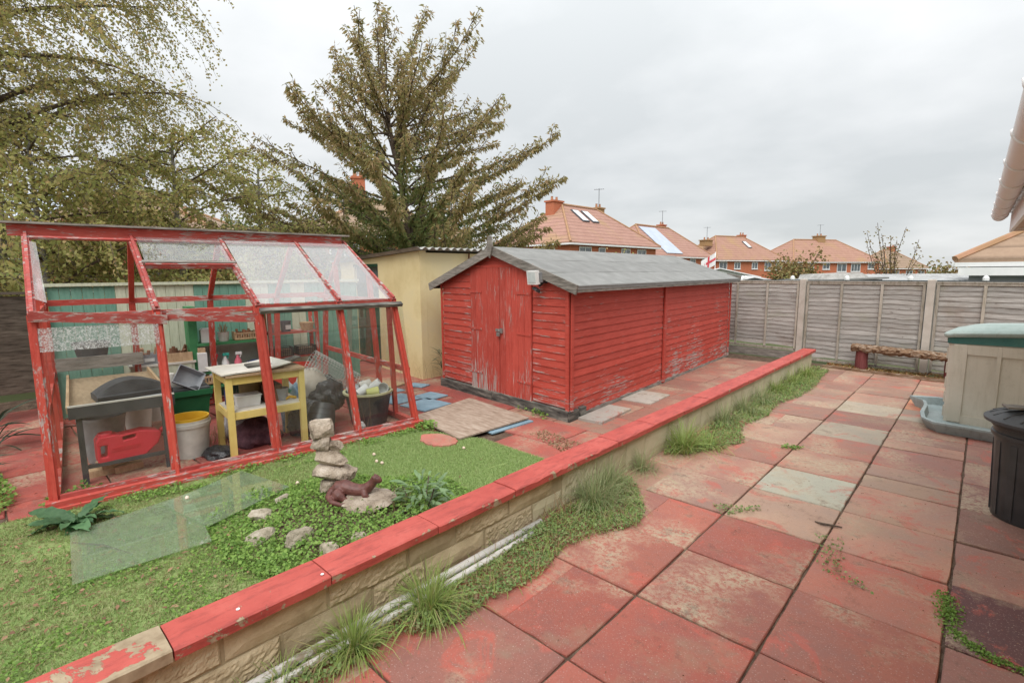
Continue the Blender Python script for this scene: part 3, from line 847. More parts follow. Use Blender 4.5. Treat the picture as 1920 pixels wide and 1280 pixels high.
# ---- red paving left of the wall, under the greenhouse and round the shed
paving = empty('red_paving', (-5, 5, 0), kind='structure')
RED2 = (0.38, 0.082, 0.060)
for j in range(0, 10):
    for i in range(-3, 18):
        w, h = 0.72, 0.62
        y0 = -1.2 + i * h
        x1 = -2.26 - j * w + (0.24 if i % 2 else 0)
        x0 = x1 - w
        x1 = min(x1, -2.24)
        cx, cy = (x0 + x1) / 2, y0 + h / 2
        if cy < 3.42 - (cx + 3.0) * 0.1 and cx > -4.6 + (cy - 0.3) * 0.108:      # turf lies here
            continue
        if cy > 10.75 - (cx + 3.7) * 0.13 or x0 < -9.3:
            continue
        if cx < -3.9 and cx > -5.4 and cy > 5.6 and cy < 9.2:                     # under the shed
            continue
        r = random.random()
        c = mixc(RED2, PINK, r * 0.5) if cy < 4.6 else mixc(PINK, BROWN, r * 0.4)
        if cx < -4.4: c = mixc(RED2, (0.27, 0.050, 0.040), r)
        if x1 - x0 > 0.2:
            slab(paving, x0, y0, x1, y0 + h, c, z=0.002)
part('grey_slab', 'slab', None, ('cbox', (-3.20, 6.05, 0.006), (0.42, 0.62, 0.03), 0.005, rotz(0.06))).color = (0.46, 0.42, 0.36, 1)
tag(bpy.data.objects['grey_slab'], 'worn grey paving slab beside the foot of the red shed wall', 'slab')
part('shed_step', 'slab', None, ('cbox', (-3.14, 4.98, 0.012), (0.30, 0.72, 0.05), 0.005, rotz(0.06))).color = (0.42, 0.38, 0.33, 1)
tag(bpy.data.objects['shed_step'], 'grey concrete slab at the front corner of the shed', 'slab')

# ---- low block wall with red coping
low_wall = empty('low_wall', (-2.13, 4.6, 0), 'low tan block wall with red painted coping across the garden', 'wall')
WF, WB = -2.085, -2.20           # wall face, back
YA, YB = -1.2, 9.82
part('mortar_core', 'mortar', low_wall, ('box', (-2.145, (YA + YB) / 2, 0.14), (0.10, YB - YA, 0.279)))
def block(y0, y1, z0, z1, rough, seed):
    ny, nz = (34, 12) if rough else (6, 3)
    vs, fs = [], []
    for a in range(ny + 1):
        for b in range(nz + 1):
            y = y0 + (y1 - y0) * a / ny; z = z0 + (z1 - z0) * b / nz
            e = min(a, ny - a, b, nz - b)
            d = 0.0 if e == 0 else (0.011 if not rough else 0.009 + 0.006 * mnoise.noise(Vector((y * 30, z * 75, seed))) + 0.006 * mnoise.noise(Vector((y * 75, z * 170, seed))))
            vs.append((WF - 0.006 + d, y, z))
    for a in range(ny):
        for b in range(nz):
            i = a * (nz + 1) + b
            fs.append((i, i + nz + 1, i + nz + 2, i + 1))
    k = len(vs)
    vs += [(WB, y0, z0), (WB, y1, z0), (WB, y1, z1), (WB, y0, z1)]
    c00, c10, c11, c01 = 0, ny * (nz + 1), ny * (nz + 1) + nz, nz
    fs += [(k + 3, k + 2, k + 1, k), (c00, k, k + 1, c10), (c10, k + 1, k + 2, c11), (c11, k + 2, k + 3, c01), (c01, k + 3, k, c00)]
    mb = MB(); mb.add(vs, fs)
    return mb.build('block', 'block' if y1 < 2.7 else 'cream_block', low_wall, smooth=False)
for course, (z0, z1, off) in enumerate(((0.0, 0.134, 0.0), (0.146, 0.278, 0.24))):
    y = YA + off * 0.9
    n = 0
    while y < YB - 0.1:
        if y > 2.45 and course == 1:
            break
        ln = 0.44 if (n % 3) else 0.32
        if y > 2.45:
            z1 = 0.278
        y1 = min(y + ln, YB)
        block(y + 0.004 - (0.003 if y > 2.45 else 0), y1 - (0.008 if y < 2.45 else 0.001), z0, z1, (n + course) % 2 == 0 and y < 3.2, n * 3.1 + course * 17)
        y = y1 + 0.004
        n += 1
y = -1.45
n = 0
while y < YB:
    y1 = min(y + 0.61, YB + 0.03)
    mb = MB()
    zt = 0.332 + random.uniform(-0.003, 0.003)
    xo, xi = -2.035 + random.uniform(-0.004, 0.004), -2.235
    rings = []
    nseg = 12
    for q in range(nseg + 1):
        yy = y + 0.003 + (y1 - y - 0.006) * q / nseg
        e = 0.010 if q in (0, nseg) else 0.0
        w1, w2, w3 = (random.uniform(-0.0015, 0.0015) for _ in range(3))
        chip = 0.008 if random.random() < 0.10 else 0.0
        rings.append([(xi, yy, 0.286), (xo + w1 - e * 0.2, yy, 0.286), (xo + 0.002 + w1 - e * 0.3, yy, zt - 0.007 - chip), (xo - 0.007 + w2 - chip * 0.6, yy, zt - e * 0.2), (xi + 0.10, yy, zt + 0.004 - e * 0.25 + w3), (xi + 0.007, yy, zt - e * 0.2), (xi, yy, zt - 0.009)])
    vs = [p_ for r_ in rings for p_ in r_]
    fs = [tuple(range(7)), tuple(range(nseg * 7, nseg * 7 + 7))[::-1]]
    for q in range(nseg):
        for k in range(7):
            fs.append((q * 7 + k, (q + 1) * 7 + k, (q + 1) * 7 + (k + 1) % 7, q * 7 + (k + 1) % 7))
    mb.add(vs, fs)
    o = mb.build('coping_stone', 'cap', low_wall)
    wear = 0.635 if y1 < 0.55 else (0.485 if y1 < 2.6 else 0.44)
    o.color = (wear, 0, 0, 1)
    y = y1
    n += 1
# paint drips: two pale spots on the coping
for yy, xx in ((0.62, -2.10), (0.965, -2.075)):
    tag(part('paint_splash', 'white_paint', None, ('lathe', [(0.008, 0), (0.007, 0.002), (0.001, 0.003)], (xx, yy, 0.3345), 10)), 'white paint splash on the red coping ' + ('near the frame edge' if yy < 0.9 else 'just before a joint'), 'paint spot')

# white pipes on the ground along the wall
for k, (pts, lab) in enumerate(((((-2.035, -0.6, 0.028), (-2.03, 0.6, 0.028), (-2.035, 1.6, 0.028), (-2.03, 2.45, 0.03)), 'longer white pipe lying against the foot of the block wall'),
                               (((-1.965, -0.4, 0.024), (-1.968, 0.8, 0.024), (-1.975, 1.95, 0.024), (-1.975, 2.30, 0.026)), 'second white pipe lying on the paving outside the first'))):
    mb = MB(); mb.tube(pts, 0.023 if k == 0 else 0.019, 12)
    tag(mb.build('pipe', 'pipe', None, smooth=True), lab, 'pipe')

# ------------------------------------------------------------------ timber fence at the end
fence = empty('panel_fence', (-1.5, 10.45, 0), 'weathered grey overlap panel fence with pale posts closing the garden', 'fence')
FD = Vector((0.9915, -0.130, 0)); FN = Vector((-0.130, -0.9915, 0))
P1 = Vector((-2.455, 10.59, 0))
SP = 1.862
def fpt(t, out=0.0, z=0.0):
    return P1 + FD * t + FN * out + Vector((0, 0, z))
slat_src = []
def make_slat(seed):
    r = random.Random(seed)
    n = 14
    vs, fs = [], []
    L = SP - 0.14
    for a in range(n + 1):
        x = -L / 2 + L * a / n
        zb = 0.006 * math.sin(a * 0.9 + seed) + r.uniform(-0.005, 0.005)
        o = r.uniform(-0.002, 0.002)
        # cross-section: bottom edge proud, top tucked back
        vs += [(x, -0.017 + o, zb), (x, -0.017 + o, zb + 0.012), (x, -0.006, 0.105), (x, 0.004, 0.105), (x, -0.008, zb)]
    for a in range(n):
        for k in range(5):
            k2 = (k + 1) % 5
            fs.append((a * 5 + k, (a + 1) * 5 + k, (a + 1) * 5 + k2, a * 5 + k2))
    fs += [(0, 1, 2, 3, 4), tuple(range(n * 5, n * 5 + 5))[::-1]]
    return vs, fs
fang = math.atan2(FD.y, FD.x)
for p in range(-2, 3):
    t0 = (p - 1) * SP if p != 2 else SP
    t0 = p * SP
    mid = t0 + SP / 2
    zb = 0.17 if p <= -1 else 0.03
    zt = 1.462
    pan = part('fence_panel', 'fence_batten', fence, ('bar', fpt(t0 + 0.06, 0.0, zt - 0.02), fpt(t0 + SP - 0.06, 0.0, zt - 0.02), 0.055, 0.035), ('bar', fpt(t0 + 0.06, 0.0, zt + 0.008), fpt(t0 + SP - 0.06, 0.0, zt + 0.008), 0.07, 0.018))
    ns = int((zt - 0.05 - zb) / 0.078)
    for s in range(ns):
        z = zt - 0.045 - 0.078 * (s + 1)
        if len(slat_src) < 7:
            mb = MB(); mb.add(*make_slat(len(slat_src)))
            o = mb.build('slat', 'fence_wood', pan, origin=(0, 0, 0))
            slat_src.append(o)
            o.location = fpt(mid, 0.0, z) - WL[pan.name]
            WL[o.name] = fpt(mid, 0, z)
        else:
            o = copy_obj(slat_src[random.randrange(7)], 'slat', pan, fpt(mid, 0.0, z))
        o.rotation_euler = (0, 0, fang)
    for tt in (0.085, 0.63, 1.22, SP - 0.085):
        part('batten', 'fence_batten', pan, ('bar', fpt(t0 + tt, 0.034, zb + 0.01), fpt(t0 + tt, 0.034, zt - 0.04), 0.036, 0.022, FN))
    part('bottom_rail', 'fence_batten', pan, ('bar', fpt(t0 + 0.06, 0.03, zb + 0.02), fpt(t0 + SP - 0.06, 0.03, zb + 0.02), 0.03, 0.045))
    if p <= -1:
        part('gravel_board', 'grey_wood', pan, ('bar', fpt(t0 + 0.05, 0.02, 0.075), fpt(t0 + SP - 0.05, 0.02, 0.075), 0.03, 0.15))
for p in range(-1, 3):
    t = p * SP
    mb = MB()
    c = fpt(t, 0.02, 0)
    mb.cbox((c.x, c.y, 0.75), (0.098, 0.098, 1.53), 0.012, rotz(fang))
    mb.build('fence_post', 'post_conc', fence)

# log bench in front of the fence
bench = empty('log_bench', (-0.95, 10.05, 0), 'low rustic bench, rotten split-log seat on maroon log legs, by the fence', 'bench')
def ragged_log(a, b, r0, seed, name, mat, parent):
    r = random.Random(seed)
    n = 46; k = 14
    vs, fs = [], []
    a, b = Vector(a), Vector(b)
    d = (b - a).normalized(); s = d.cross(Vector((0, 0, 1))).normalized()
    for i in range(n + 1):
        p = a.lerp(b, i / n)
        for q in range(k):
            t = 2 * math.pi * q / k
            rr = r0 * (1 + 0.28 * mnoise.noise(Vector((i * 0.6, q * 0.9, seed))) + r.uniform(-0.20, 0.16))
            z = math.sin(t) * rr * (0.42 if math.sin(t) > 0 else 0.62)
            vs.append(p + s * math.cos(t) * rr * 0.95 + Vector((0, 0, z)))
    for i in range(n):
        for q in range(k):
            q2 = (q + 1) % k
            fs.append((i * k + q, i * k + q2, (i + 1) * k + q2, (i + 1) * k + q))
    fs += [tuple(range(k))[::-1], tuple(range(n * k, n * k + k))]
    mb = MB(); mb.add(vs, fs)
    return mb.build(name, mat, parent)
ragged_log((-1.56, 10.20, 0.385), (0.02, 9.92, 0.365), 0.125, 3, 'seat', 'rot_wood', bench)
mb = MB(); mb.tube([(-1.42, 10.19, 0), (-1.425, 10.19, 0.18), (-1.42, 10.19, 0.355)], [0.095, 0.088, 0.09], 14); mb.build('leg', 'maroon_wood', bench, smooth=False)
mb = MB(); mb.tube([(-0.26, 9.98, 0), (-0.262, 9.98, 0.18), (-0.26, 9.98, 0.34)], [0.085, 0.09, 0.088], 14); mb.build('leg', 'maroon_wood', bench, smooth=False)
kerb = part('bed_kerb', 'rot_wood', None, ('bar', (-1.95, 10.02, 0.02), (0.3, 9.72, 0.02), 0.05, 0.05))
tag(kerb, 'low rotten timber edging below the log bench', 'edging')

# ------------------------------------------------------------------ red shed
A = Vector((-3.32, 4.50, 0)); B = Vector((-5.84, 4.78, 0)); C = Vector((-3.63, 10.12, 0)); D = B + (C - A)
shed = empty('red_shed', (-4.7, 7.4, 0), 'red painted weatherboard shed with double doors and grey felt roof', 'shed')
fdir = (B - A).normalized(); fl = (B - A).length
sdir = (C - A).normalized(); sl = (C - A).length
fo = Vector((fdir.y, -fdir.x, 0));  fo = fo if fo.y < 0 else -fo       # outward of the front
so = Vector((sdir.y, -sdir.x, 0));  so = so if so.x > 0 else -so       # outward of the side
ZE, ZA, ZB0 = 1.545, 1.955, 0.14
def fp(t, out, z):
    return A + fdir * t + fo * out + Vector((0, 0, z))
def sp(t, out, z):
    return A + sdir * t + so * out + Vector((0, 0, z))
def roofz(t):
    return ZE + (ZA - ZE) * (1 - abs(t - fl / 2) / (fl / 2))
def wboard(pf, ta0, tb0, ta1, tb1, z0, z1, mat):
    """one weatherboard: lower edge proud by 16 mm, upper edge by 4 mm"""
    o0, o1 = 0.011 + random.uniform(-0.0015, 0.002), 0.003
    vs = [pf(ta0, 0, z0), pf(tb0, 0, z0), pf(tb0, o0, z0), pf(ta0, o0, z0), pf(ta1, 0, z1), pf(tb1, 0, z1), pf(tb1, o1, z1), pf(ta1, o1, z1), pf(tb0, o0, z0 + 0.012), pf(ta0, o0, z0 + 0.012)]
    fs = [(0, 1, 2, 3), (3, 2, 8, 9), (9, 8, 6, 7), (4, 7, 6, 5), (0, 3, 9, 7, 4), (1, 5, 6, 8, 2), (0, 4, 5, 1)]
    mb = MB(); mb.add(vs, fs)
    return mb.build('weatherboard', mat, shed)
HB = 0.0885
td_r, td_m, td_l = 0.585, 1.18, 1.80          # door edges measured from the right front corner
nb = int(math.ceil((ZA - ZB0) / HB))
for k in range(nb):
    z0, z1 = ZB0 + k * HB, ZB0 + (k + 1) * HB - 0.003
    def span(z):
        if z <= ZE: return 0.0, fl
        e = (z - ZE) / (ZA - ZE) * fl / 2
        return e, fl - e
    a0, b0 = span(z0); a1, b1 = span(min(z1, ZA - 0.002))
    if b0 - a0 < 0.05: continue
    if z0 < 1.70:
        wboard(fp, max(a0, 0.035), td_r - 0.006, max(a1, 0.035), td_r - 0.006, z0, z1, 'shed_red_worn')
        wboard(fp, td_l + 0.006, min(b0, fl - 0.03), td_l + 0.006, min(b1, fl - 0.03), z0, z1, 'shed_red_worn')
    else:
        wboard(fp, a0, b0, a1, b1, z0, min(z1, ZA - 0.002), 'shed_red')
ns = int((ZE - 0.02 - 0.05) / HB)
SM = 2.53                                       # joint of the two side panels
for (ta, tb, zlow) in ((0.045, SM - 0.045, 0.05), (SM + 0.045, sl - 0.045, 0.03)):
    for k in range(ns + 1):
        z0 = zlow + k * HB; z1 = min(z0 + HB - 0.003, ZE + 0.01)
        if z1 - z0 < 0.03: continue
        wboard(sp, ta, tb, ta, tb, z0, z1, 'shed_red' if k > 2 else 'shed_red_worn')
inner = MB()
inner.prism([fp(0.02, -0.012, 0.05), fp(fl - 0.02, -0.012, 0.05), fp(fl - 0.02, -0.012, ZE), fp(fl / 2, -0.012, ZA - 0.01), fp(0.02, -0.012, ZE)], sdir * (sl - 0.03))
inner.build('inner_wall', 'shed_red', shed)
for t0 in (0.0,):
    part('corner_trim', 'shed_red', shed, ('bar', A + fo * 0.024 + so * 0.010 + Vector((0, 0, ZB0 - 0.05)) - fdir * 0.0 + fdir * 0.012, A + fo * 0.024 + fdir * 0.012 + Vector((0, 0, ZE)), 0.045, 0.02, fo))
    part('corner_trim', 'shed_red', shed, ('bar', sp(0.02, 0.026, 0.04), sp(0.02, 0.026, ZE), 0.045, 0.02, so))
part('corner_trim', 'shed_red', shed, ('bar', fp(fl - 0.018, 0.022, ZB0 - 0.02), fp(fl - 0.018, 0.022, ZE - 0.01), 0.03, 0.02, fo))
part('cover_strip', 'shed_red', shed, ('bar', sp(SM, 0.026, 0.02), sp(SM, 0.026, ZE), 0.075, 0.024, so))
part('corner_trim', 'shed_red', shed, ('bar', sp(sl - 0.02, 0.026, 0.03), sp(sl - 0.02, 0.026, ZE), 0.05, 0.022, so))
for k, (ta, tb) in enumerate(((td_r, td_m), (td_m, td_l))):
    door = part('door', 'door_red', shed, ('bar', fp((ta + tb) / 2, 0.004, 0.10), fp((ta + tb) / 2, 0.004, 1.725), tb - ta - 0.012, 0.014, fo))
    npk = 5
    w = (tb - ta - 0.008) / npk
    for q in range(npk):
        tc_ = ta + 0.004 + w * (q + 0.5)
        zb = 0.088 + random.uniform(-0.012, 0.014)
        part('plank', 'door_red', door, ('bar', fp(tc_, 0.021, zb), fp(tc_, 0.021, 1.735), w - 0.004, 0.018, fo))
    s = 1 if k == 0 else -1
    te = ta if k == 0 else tb
    for zz in (0.34, 0.93, 1.42):
        hs = part('hinge', 'door_red', door, ('bar', fp(te + s * 0.005, 0.034, zz), fp(te + s * 0.26, 0.034, zz + 0.004), 0.007, 0.026, (0, 0, 1)))
part('head_rail', 'shed_red', shed, ('bar', fp(td_r - 0.02, 0.022, 1.755), fp(td_l + 0.02, 0.022, 1.755), 0.018, 0.034, (0, 0, 1)))
hasp = part('hasp', 'metal', shed, ('box', fp(td_m, 0.040, 0.945), (0.13, 0.012, 0.035), rotz(math.atan2(fdir.y, fdir.x))), ('box', fp(td_m - 0.05, 0.044, 0.945), (0.045, 0.012, 0.06), rotz(math.atan2(fdir.y, fdir.x))))
pl = part('padlock', 'metal', shed, ('box', fp(td_m - 0.01, 0.062, 0.895), (0.05, 0.022, 0.045), rotz(math.atan2(fdir.y, fdir.x))))
mb = MB(); mb.tube([fp(td_m - 0.026, 0.062, 0.915), fp(td_m - 0.026, 0.062, 0.945), fp(td_m - 0.01, 0.062, 0.957), fp(td_m + 0.006, 0.062, 0.945), fp(td_m + 0.006, 0.062, 0.915)], 0.005, 8); mb.build('shackle', 'metal', pl, smooth=True)
# sleepers under the shed
part('base_sleeper', 'dark_wood', shed, ('cbox', fp(0.66, 0.015, 0.062), (1.36, 0.06, 0.13), 0.006, rotz(math.atan2(fdir.y, fdir.x))))
part('base_sleeper', 'dark_wood', shed, ('cbox', fp(1.955, 0.020, 0.058), (1.22, 0.06, 0.125), 0.006, rotz(math.atan2(fdir.y, fdir.x))))
part('base_sleeper', 'dark_wood', shed, ('cbox', sp(0.06, 0.012, 0.06), (0.05, 0.20, 0.125), 0.006, rotz(math.atan2(sdir.y, sdir.x) - math.pi / 2)))
part('base_block', 'dark_wood', shed, ('cbox', sp(0.24, 0.026, 0.065), (0.05, 0.11, 0.13), 0.006, rotz(math.atan2(sdir.y, sdir.x) - math.pi / 2)))
part('base_rail', 'grey_wood', shed, ('bar', sp(0.3, -0.01, 0.02), sp(sl, -0.01, 0.02), 0.05, 0.05))
# roof
OH = 0.07
rise = (ZA - ZE) / (fl / 2)
def rp(t, y, lift):
    """roof point: t across the front (0 right eave), y along the side"""
    e = t if t < fl / 2 else fl - t
    return A + fdir * t + sdir * y + Vector((0, 0, ZE + 0.012 + rise * e + lift))
roof = None
for side in (0, 1):
    te, tr = (-0.165, fl / 2) if side == 0 else (fl + 0.20, fl / 2)
    mb = MB()
    pts = [rp(te, -OH, 0.0), rp(tr, -OH, 0.0), rp(tr, -OH, 0.022), rp(te, -OH, 0.022)]
    mb.prism(pts, sdir * (sl + 2 * OH))
    roof = mb.build('roof', 'grey_wood', shed)
    k = 3
    for q in range(k):
        f0, f1 = q / k - (0.04 if q else 0.012), (q + 1) / k
        ta, tb = te + (tr - te) * f0, te + (tr - te) * f1
        l0 = 0.030 if q else 0.026
        mb = MB()
        nseg = 16
        for w_ in range(nseg):
            ya = -OH - 0.006 + (sl + 2 * OH + 0.012) * w_ / nseg
            yb = -OH - 0.006 + (sl + 2 * OH + 0.012) * (w_ + 1) / nseg
            wa, wb = 0.003 * math.sin(w_ * 1.9 + q), 0.003 * math.sin((w_ + 1) * 1.9 + q)
            mb.add([rp(ta, ya, l0 + wa), rp(tb, ya, 0.024 + (0.003 if q < k - 1 else 0.006)), rp(tb, yb, 0.024 + (0.003 if q < k - 1 else 0.006)), rp(ta, yb, l0 + wb), rp(ta, ya, l0 - 0.007 + wa), rp(ta, yb, l0 - 0.007 + wb)], [(0, 3, 2, 1) if side == 0 else (0, 1, 2, 3), (0, 4, 5, 3)])
        mb.build('felt_strip', 'felt', roof)
    # eave flap and fascia
    mb = MB(); mb.bar(rp(te, -OH, -0.012), rp(te, sl + OH, -0.012), 0.012, 0.07); mb.build('fascia', 'dark_wood' if side else 'grey_wood', shed)
    mb = MB(); mb.bar(rp(te - (0.008 if side == 0 else -0.008), -OH - 0.01, 0.008), rp(te - (0.008 if side == 0 else -0.008), sl + OH, 0.008), 0.006, 0.045); mb.build('felt_edge', 'felt', shed)
    # bargeboard at the front
    mb = MB()
    tip = -0.19 if side == 0 else fl + 0.225
    a, b = rp(tip, -OH - 0.014, 0.0), rp(tr, -OH - 0.014, 0.0)
    d = (b - a).normalized()
    poly = [a + Vector((0, 0, 0.038)), b + Vector((0, 0, 0.038)), b + Vector((0, 0, -0.07)), a + Vector((0, 0, -0.07)) + d * 0.03]
    mb.prism(poly, fo * 0.022)
    mb.build('bargeboard', 'grey_wood', shed)
ap = rp(fl / 2, -OH - 0.036, 0)
tdn = fdir
mb = MB()
mb.prism([ap + Vector((0, 0, 0.155)) - tdn * 0.028, ap + Vector((0, 0, 0.165)), ap + Vector((0, 0, 0.155)) + tdn * 0.028, ap + tdn * 0.055 + Vector((0, 0, 0.03)), ap + tdn * 0.028 + Vector((0, 0, -0.055)), ap + Vector((0, 0, -0.115)), ap - tdn * 0.028 + Vector((0, 0, -0.055)), ap - tdn * 0.055 + Vector((0, 0, 0.03))], fo * 0.022)
mb.build('finial', 'grey_wood', shed)
part('fascia_stub', 'grey_wood', shed, ('bar', rp(-0.18, sl + OH + 0.012, 0.02), rp(0.10, sl + OH + 0.012, -0.02), 0.022, 0.12))

# security floodlight by the right door head
fz = Matrix.Translation(fp(0.40, 0.0, 1.615)) @ Matrix.Rotation(math.atan2(fdir.y, fdir.x) + math.pi, 4, 'Z')
fl_light = empty('floodlight', fp(0.44, 0.03, 1.60), 'white security floodlight with motion sensor fixed beside the shed doors', 'floodlight')
def fbox(name, mat, parent, c, s, rx=0.0, ch=0.0):
    mb = MB(fz @ Matrix.Translation(c) @ Matrix.Rotation(rx, 4, 'X'))
    mb.box((0, 0, 0), s)
    return mb.build(name, mat, parent)
hd = fbox('lamp_head', 'white_pl', fl_light, (0, -0.17, 0.0), (0.155, 0.05, 0.155), 0.12)
fbox('lamp_back', 'galv', fl_light, (0.02, -0.125, 0.0), (0.115, 0.06, 0.11), 0.12)
fbox('lens', 'lamp_glass', hd, (0, -0.1965, -0.001), (0.118, 0.006, 0.116), 0.12)
fbox('bracket', 'black_dusty', fl_light, (0.04, -0.065, -0.05), (0.06, 0.11, 0.03))
mb = MB(fz); mb.tube([(0.05, -0.05, -0.05), (0.02, -0.10, -0.10)], 0.014, 8); mb.build('sensor_arm', 'black_dusty', fl_light)
mb = MB(fz @ Matrix.Translation((0.0, -0.12, -0.135)) @ Matrix.Rotation(-0.5, 4, 'X') @ Matrix.Rotation(0.35, 4, 'Y')); mb.cbox((0, 0, 0), (0.085, 0.06, 0.04), 0.012); mb.build('sensor', 'black_dusty', fl_light)

# shed's neighbour: cream rendered outhouse with corrugated roof
oh = empty('outhouse', (-7.9, 6.0, 0), 'cream rendered outhouse with corrugated roof and dark green door', 'outhouse')
OA = Vector((-6.42, 4.82, 0)); odl = Vector((-0.993, 0.11, 0)); odr = Vector((0.06, 0.998, 0))
OL, OW, OH_ = 3.05, 3.0, 1.99
def op(a, out, z, b=0.0):
    return OA + odl * a + odr * (b - out) + Vector((0, 0, z))
d0, d1, dz = 1.42, 2.42, 1.84
mb = MB()
mb.prism([op(0, 0, 0), op(d0, 0, 0), op(d0, 0, dz), op(d1, 0, dz), op(d1, 0, 0), op(OL, 0, 0), op(OL, 0, OH_ - 0.10), op(0, 0, OH_ + 0.03)], odr * 0.12)
mb.build('wall', 'yellow_render', oh)
mb = MB(); mb.prism([op(0.002, 0, 0, 0.122), op(0.12, 0, 0, 0.122), op(0.12, 0, OH_, 0.122), op(0.002, 0, OH_, 0.122)], odr * (OW - 0.12)); mb.build('wall', 'yellow_render', oh)
mb = MB(); mb.prism([op(0.12, 0, 0, OW - 0.12), op(OL, 0, 0, OW - 0.12), op(OL, 0, OH_ - 0.1, OW - 0.12), op(0.12, 0, OH_ - 0.1, OW - 0.12)], odr * 0.12); mb.build('wall', 'yellow_render', oh)
dr = MB(); dr.prism([op(d0 + 0.01, -0.06, 0.03), op(d1 - 0.01, -0.06, 0.03), op(d1 - 0.01, -0.06, dz - 0.38), op(d0 + 0.01, -0.06, dz - 0.38)], odr * 0.05)
dr = dr.build('door', 'dark_green', oh)
for q in range(6):
    a = d0 + 0.01 + (d1 - d0 - 0.02) * q / 6
    mb = MB(); mb.prism([op(a + 0.003, -0.044, 0.03), op(a + (d1 - d0) / 6 - 0.006, -0.044, 0.03), op(a + (d1 - d0) / 6 - 0.006, -0.044, dz - 0.38), op(a + 0.003, -0.044, dz - 0.38)], odr * 0.014); mb.build('plank', 'dark_green', dr)
part('door_frame', 'dark_green', oh, ('bar', op(d0, -0.02, dz - 0.37), op(d1, -0.02, dz - 0.37), 0.06, 0.05), ('bar', op(d0, -0.02, dz - 0.02), op(d1, -0.02, dz - 0.02), 0.06, 0.05))
mb = MB(); mb.prism([op(d0 + 0.02, -0.05, dz - 0.34), op(d1 - 0.02, -0.05, dz - 0.34), op(d1 - 0.02, -0.05, dz - 0.04), op(d0 + 0.02, -0.05, dz - 0.04)], odr * 0.01); mb.build('fanlight', 'dark_glass', oh)
mb = MB()
nw = 120
vs, fs = [], []
for i in range(nw + 1):
    b = -0.12 + (OW + 0.3) * i / nw
    zz = 0.022 * math.cos(i * 2 * math.pi / 5)
    vs += [op(-0.16, 0, OH_ + 0.062 + zz, b), op(OL + 0.1, 0, OH_ - 0.075 + zz, b), op(-0.16, 0, OH_ + 0.055 + zz, b), op(OL + 0.1, 0, OH_ - 0.082 + zz, b)]
for i in range(nw):
    k = i * 4
    fs += [(k, k + 4, k + 5, k + 1), (k + 2, k + 3, k + 7, k + 6), (k, k + 2, k + 6, k + 4), (k + 1, k + 5, k + 7, k + 3)]
mb.add(vs, fs); mb.build('roof', 'corrug', oh)
part('purlin', 'bright_red', oh, ('bar', op(-0.01, -0.6, 1.555), op(-0.01, -2.6, 1.555), 0.05, 0.055))
mb = MB(); mb.tube([op(-0.04, -0.95, 2.0), op(-0.04, -0.95, 1.55), op(-0.06, -1.0, 1.35), op(-0.05, -1.08, 0.9)], 0.014, 8); mb.build('downpipe', 'rust', oh)
# ------------------------------------------------------------------ greenhouse
GO = Vector((-4.78, 0.29, 0)); GU = Vector((0.108, 0.994, 0)); GI = Vector((-0.994, 0.108, 0))   # along, inwards
GANG = math.atan2(GU.y, GU.x)
def g(s, i, z):
    return GO + GU * s + GI * i + Vector((0, 0, z))
gh = empty('greenhouse', g(1.5, 1.4, 0), 'old red timber greenhouse with flaking paint and missing panes', 'greenhouse')
EI, EZ, RI, RZ, BI = 0.24, 1.39, 1.42, 2.07, 2.62
SLEN = 2.96
posts_s = [0.0, 0.74, 1.52, 2.30, SLEN]
top_s = [0.0, 0.74, 1.50, 2.26, 2.86]
def gbar(name, mat, a, b, w, h, upv, parent=gh):
    mb = MB(); mb.bar(a, b, w, h, upv)
    return mb.build(name, mat, parent)
slope_n = Vector((GI.x * -(RZ - EZ), GI.y * -(RZ - EZ), (RI - EI))).normalized()
wall_n = (-GI + Vector((0, 0, EI / EZ))).normalized()
# front posts (each with a thinner glazing bead in front)
for k, s in enumerate(posts_s):
    p = gbar('post', 'gh_red', g(s, 0.0, 0.05), g(top_s[k], EI, EZ), 0.062 if k != 2 else 0.08, 0.05, wall_n)
    gbar('glazing_bead', 'gh_red', g(s + 0.004, -0.034, 0.06), g(top_s[k] + 0.004, EI - 0.034, EZ - 0.01), 0.026, 0.018, wall_n, p)
    r = gbar('rafter', 'gh_red_worn', g(top_s[k], EI - 0.03, EZ - 0.01), g(top_s[k] - 0.03, RI, RZ - 0.03), 0.05, 0.045, slope_n)
    gbar('glazing_bead', 'gh_red_worn', g(top_s[k], EI - 0.04, EZ + 0.028), g(top_s[k] - 0.03, RI, RZ + 0.008), 0.022, 0.018, slope_n, r)
    gbar('rafter', 'gh_red', g(top_s[k] - 0.03, RI, RZ - 0.03), g(s, BI - 0.2, EZ), 0.05, 0.045, (0, 0, 1))
    if k in (0, 1, 2, 3, 4):
        gbar('post', 'gh_red', g(s, BI, 0.02), g(s, BI - 0.2, EZ), 0.06, 0.05, GI)
# sill and base rails
gbar('sill', 'gh_red_h', g(-0.05, -0.03, 0.055), g(SLEN + 0.05, -0.03, 0.055), 0.10, 0.05, (0, 0, 1))
gbar('sill_bead', 'gh_red_worn', g(0.03, -0.012, 0.095), g(SLEN - 0.03, -0.012, 0.095), 0.03, 0.03, (0, 0, 1))
gbar('plinth', 'gh_red_h', g(-0.06, -0.075, 0.02), g(SLEN + 0.06, -0.075, 0.02), 0.07, 0.045, (0, 0, 1))
gbar('rear_sill', 'gh_red_h', g(0, BI, 0.05), g(SLEN, BI, 0.05), 0.06, 0.06, (0, 0, 1))
gbar('side_sill', 'gh_red_h', g(SLEN, 0.03, 0.05), g(SLEN, BI - 0.03, 0.05), 0.06, 0.06, (0, 0, 1))
gbar('side_sill', 'gh_red_h', g(0, 0.03, 0.05), g(0, BI - 0.03, 0.05), 0.06, 0.06, (0, 0, 1))
